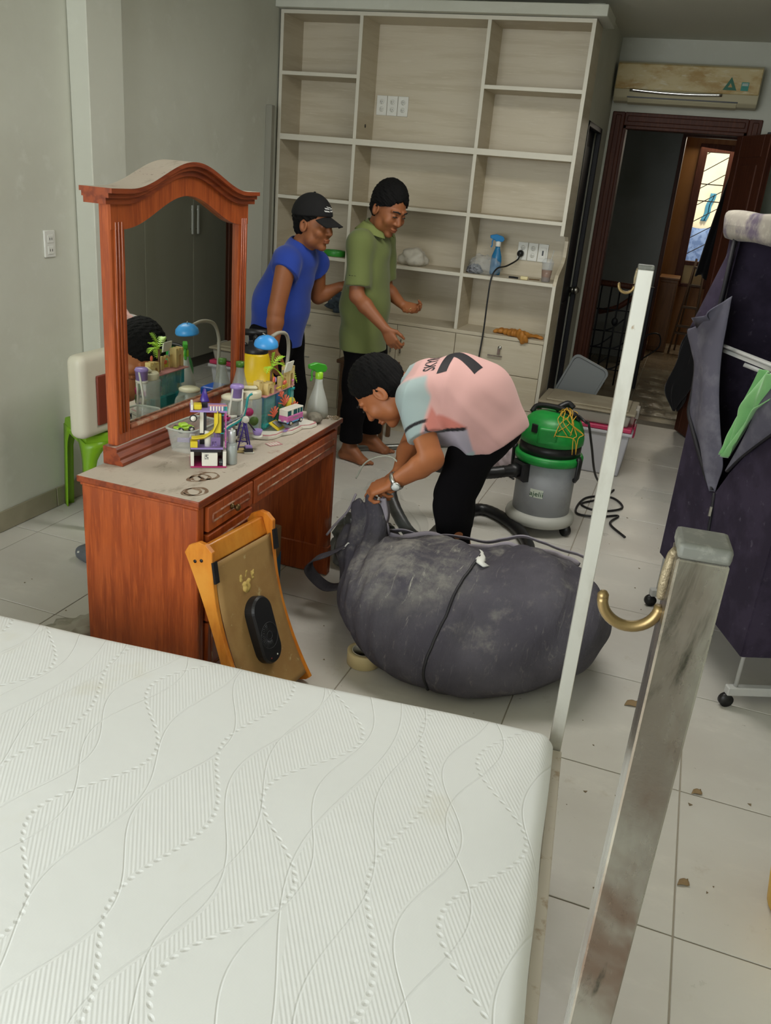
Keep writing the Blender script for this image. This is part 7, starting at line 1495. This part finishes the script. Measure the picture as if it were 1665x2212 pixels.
# ---- man in pink: bends over the bag, gathers its neck with both hands
def man_pink():
    par = thing('person', 'bending man in a pink and grey jersey gathering the neck of the grey bag', 'person', (-.75, 3.3, 0))
    sd_ = (0, 1, 0); lo, hi = (-1.42, 2.82, .04), (-.42, 3.62, 1.14)
    cam0 = np.array((0, 0, 1.7))
    def Q(V):
        # swing the hips away from the bed: the torso runs back from the head
        V = np.array(V, float); one = V.ndim == 1; V = np.atleast_2d(V); w = np.clip((V[:, 2]-.2)/.25, 0, 1); w = w*w*(3-2*w)
        f = (1+.2*np.maximum(0, V[:, 0]+.95))*w+1.047*(1-w); V = cam0+(V-cam0)*f[:, None]; return V[0] if one else V
    H = Head((-1.105, 3.215, .878), (-.50, -.12, -.86), (-.86, -.06, .50), 1.14); S_ = SDF(lo, hi, .0042); H.add(S_)
    S_.cap((-.965, 3.25, .935), H.P(0, -.03, -.05), .058, .054, .03)
    S_.cap((-.655, 3.26, .8), (-.74, 3.265, .9), .1, .095, .05, flat=(sd_, 1.3)); S_.cap((-.72, 3.265, .9), (-.89, 3.27, .925), .095, .095, .05, flat=(sd_, 1.35)); S_.cap((-.92, 3.13, .91), (-.93, 3.41, .92), .06, .06, .04)
    sl, elb, wl_ = A((-.925, 3.085, .885)), A((-.80, 2.985, .705)), A((-.95, 2.99, .577)); sr, er, wr = A((-.95, 3.43, .89)), A((-.985, 3.30, .645)), A((-.965, 3.11, .59))
    arm(S_, sl, elb, wl_, (.054, .045, .045, .029)); arm(S_, sr, er, wr, (.052, .043, .044, .028))
    hand(S_, wl_, (-.88, -.06, -.46), (.35, .35, -.8), (-.3, .25, .9), (.6, .95, .8), 1.04, thumb_in=.15); hand(S_, wr, (-.5, -.62, -.5), (.3, -.2, -.9), (-.7, .5, .3), (.7, .9, .7), .98, thumb_in=.5)
    for hp, kn, an, fd in (((-.67, 3.18, .80), (-.745, 3.16, .47), (-.715, 3.22, .16), (-1, -.1, 0)), ((-.67, 3.35, .80), (-.79, 3.37, .46), (-.74, 3.45, .16), (-1, .1, 0))):
        S_.cap(hp, kn, .085, .06, .03); m_ = A(kn).lerp(A(an), .35); S_.cap(kn, m_, .058, .06, .03); S_.cap(m_, an, .06, .038, .03); foot(S_, an, fd, 1.0, .0765)
    skin_obj(S_, par, 1.08, tint_face(H), Q); H.extras(par); H.hair(par, (-1.36, 3.0, .7), (-.9, 3.45, 1.1), 1.04, .0)
    # jersey
    lo, hi = (-1.1, 2.9, .58), (-.44, 3.6, 1.14); G = SDF(lo, hi, .005)
    G.cap((-.625, 3.26, .78), (-.715, 3.265, .9), .134, .137, .05, flat=(sd_, 1.4)); G.cap((-.715, 3.265, .9), (-.80, 3.27, .925), .137, .13, .05, flat=(sd_, 1.38)); G.cap((-.80, 3.27, .925), (-.915, 3.27, .92), .13, .1, .05, flat=(sd_, 1.4)); G.cap((-.92, 3.12, .905), (-.935, 3.41, .915), .078, .076, .05); G.cap((-.93, 3.265, .925), (-1.0, 3.255, .92), .09, .068, .04)
    G.cap((-.72, 3.2, .82), (-.82, 3.22, .80), .1, .1, .08, flat=(sd_, 1.3))   # front hanging loose
    cl_, cr_ = sl.lerp(elb, .62), sr.lerp(er, .6); G.cap(sl+A((0, .01, .012)), sl.lerp(elb, .8), .074, .072, .03, cut=(cl_, elb-sl)); G.cap(sr, sr.lerp(er, .8), .072, .07, .03, cut=(cr_, er-sr))
    fx = lambda X, Y, Z: np.clip((X+.86)/.12, 0, 1)
    def fold(X, Y, Z):
        q = X*.86+(Z-.9)*.52-(Y-3.1)*.3; m_ = np.clip((3.32-Y)/.16, 0, 1)*np.clip((X+.88)/.2, 0, 1); return -.009*m_*np.abs(np.sin(q*24+1.2*np.sin(Z*11+Y*5)))**4*(.6+.4*np.sin(Y*19))-.002*m_*np.sin(q*61+2*np.sin(Z*17))+.0016*np.sin(X*37+Z*22+Y*15)
    G.disp(fold); pl_n = A((.78, 0, -.66)); G.plane((-.60, 3.26, .735), (.62, 0, -.78), (-.9, 2.9, .5), (-.4, 3.7, 1.2)); G.plane((-.76, 3.2, .70), (.2, 0, -.98), (-.92, 2.9, .55), (-.4, 3.7, .84))
    G.ell((-1.03, 3.245, .93), (.06, .058, .07), frame((-.8, 0, -.6), (-.5, 0, .8)), .006, 'sub')
    V, F = G.mesh(); V = smooth_verts(V, F, 1, .4)
    C = {k: np.array(srgb(v)[:3]) for k, v in dict(p='#d6a5a0', g='#9fb0b0', k='#17141a', c='#c9786c', l='#a79fac').items()}
    col = np.tile(C['p'], (len(V), 1)); X, Y, Z = V.T
    def paint(mask, c, w=None): col[:] = col*(1-mask[:, None])+C[c]*mask[:, None]
    sst = lambda a, e0, e1: np.clip((a-e0)/(e1-e0), 0, 1)
    ax_ = np.array(elb-sl); L_ = np.linalg.norm(ax_); ax_ /= L_; tt = (V-np.array(sl)) @ ax_; rad = np.linalg.norm((V-np.array(sl))-tt[:, None]*ax_, axis=1)
    ax2 = np.array(er-sr); L2 = np.linalg.norm(ax2); ax2 /= L2; t2 = (V-np.array(sr)) @ ax2; rad2 = np.linalg.norm((V-np.array(sr))-t2[:, None]*ax2, axis=1)
    for r_, u_ in ((rad, tt), (rad2, t2)):
        slv = sst(-r_, -.094, -.084)*sst(u_, -.09, -.07)*sst(-(X+.0*Z), .845, .855)
        paint(slv*1.0, 'g')
    paint(sst(-np.abs(tt-.108), -.0085, -.0055)*sst(-rad, -.095, -.088)*(Y < 3.12), 'k')
    nk = sst(-near(V, (-1.02, 3.245, .93)), -.088, -.08); paint(nk, 'g')
    # flank: coral patch over a black line over a grey-lilac panel
    fl = sst(-Y, -3.2, -3.17)*sst(X, -.845, -.835); ln = .862-.42*(X+.84)*np.where(X < -.8, -1, 0)-.0+(X+.8)*.22*(X > -.8)
    zl_ = np.where(X < -.815, .80+(-.815-X)*1.2, .80+(X+.815)*.26)
    tp = zl_+.066*np.clip((-.69-X)/.12, 0, 1)**.8; paint(fl*sst(-Z, -tp-.006, -tp+.006)*sst(-X, .69, .70), 'c'); paint(fl*sst(-Z, -zl_, -zl_+.004)*sst(-X, .665+.3*(Z-.76), .675+.3*(Z-.76)), 'l'); paint(fl*sst(-np.abs(Z-zl_), -.0085, -.0055)*sst(-X, .69, .70), 'k')
    paint(fl*sst(-(Z-.745-.55*(X+.66)), -.0, .012)*sst(X, -.70, -.685)*sst(-X, .655, .662), 'g')
    V = Q(V); jersey = raw('jersey', V, F, attr_mat('jersey_cloth', .8, (300, .2, .001), .2), par, col=col)
    bv = BVHTree.FromPolygons([tuple(v) for v in V], [tuple(f) for f in F]); m_pr = mat('jersey_print', '#17131a', .7)
    def onback(me, name, fn):
        bm_ = bmesh.new(); bm_.from_mesh(me); bmesh.ops.triangulate(bm_, faces=bm_.faces)
        for _ in range(3):
            es = [e for e in bm_.edges if e.calc_length() > .012]
            if es: bmesh.ops.subdivide_edges(bm_, edges=es, cuts=1); bmesh.ops.triangulate(bm_, faces=bm_.faces)
        for v in bm_.verts:
            x, y = fn(v.co.x, v.co.y); x, y, _ = Q((x, y, 1.02)); h = bv.ray_cast(A((x, y, 1.4)), A((0, 0, -1)))
            v.co = A((x, y, h[0].z+.0014)) if h[0] else A((x, y, .9))
        bm_.to_mesh(me); bm_.free(); me.materials.clear(); me.materials.append(m_pr); return link(name, me, jersey)
    onback(text_mesh('SKYNARP', .056, 0, .0008), 'name_lettering', lambda a, c_: (-.903-c_*1.2+.62*a*a+.0, 3.255+a*.92))
    onback(text_mesh('7', .27, 0, .014), 'number', lambda a, c_: (-.77-c_*.75, 3.21+a*1.25))
    onback(text_mesh('M', .06, 0), 'front_mark', lambda a, c_: (-.97-c_*.4, 3.32+a*.5))
    T_ = SDF((-1.0, 3.0, .2), (-.4, 3.6, .98), .006)
    for hp, kn, an in (((-.67, 3.185, .79), (-.74, 3.165, .47), (-.72, 3.195, .285)), ((-.67, 3.345, .79), (-.785, 3.36, .45), (-.755, 3.42, .285))): T_.cap(hp, kn, .1, .086, .03); T_.cap(kn, an, .083, .062, .03)
    T_.cap((-.655, 3.2, .78), (-.655, 3.33, .78), .116, .116, .05); T_.disp(wrinkle(.0032, (22, 6, 30, 0), (28, 9, -22, 1), (12, 20, 9, 2))); T_.plane((0, 0, .272), (0, 0, -1)); V, F = T_.mesh(); raw('trousers', Q(smooth_verts(V, F, 2)), F, mat('black_capri', '#0c0a0d', .95, bump=(120, .25, .002), spec=.15), par)
    # wristwatch on the left wrist
    ad = (wl_-elb).normalized(); wp = wl_-ad*.018; q = ad.orthogonal().normalized(); q2 = ad.cross(q); m_wt = mat('watch_steel', '#c5c8c4', .25, .9)
    b = MB(); b.tube([wp+(q*math.cos(a)+q2*math.sin(a))*.0335 for a in [2*math.pi*i/26 for i in range(26)]], .006, m_wt, 8, closed=True, flat=(ad, 1.6)); wt = b.build('wristwatch', None, par); wt['label'] = 'steel wristwatch with a white dial'
    out = (A((0, 0, 1.7))-wp); out = (out-ad*out.dot(ad)).normalized(); out = (out*.9+A((.5, 0, -.2))).normalized(); out = (out-ad*out.dot(ad)).normalized(); b = MB(); b.lathe([(0, -.004), (.0195, -.004), (.0205, .002), (.0195, .0065), (.0165, .0075), (0, .0072)], wp+out*.036, m_wt, 28, out); b.build('case', None, wt); b = MB(); b.lathe([(0, 0), (.0155, 0), (.0155, .0012), (0, .0014)], wp+out*.043, mat('watch_dial', '#dfe3df', .3), 28, out); b.build('dial', None, wt)
man_pink()
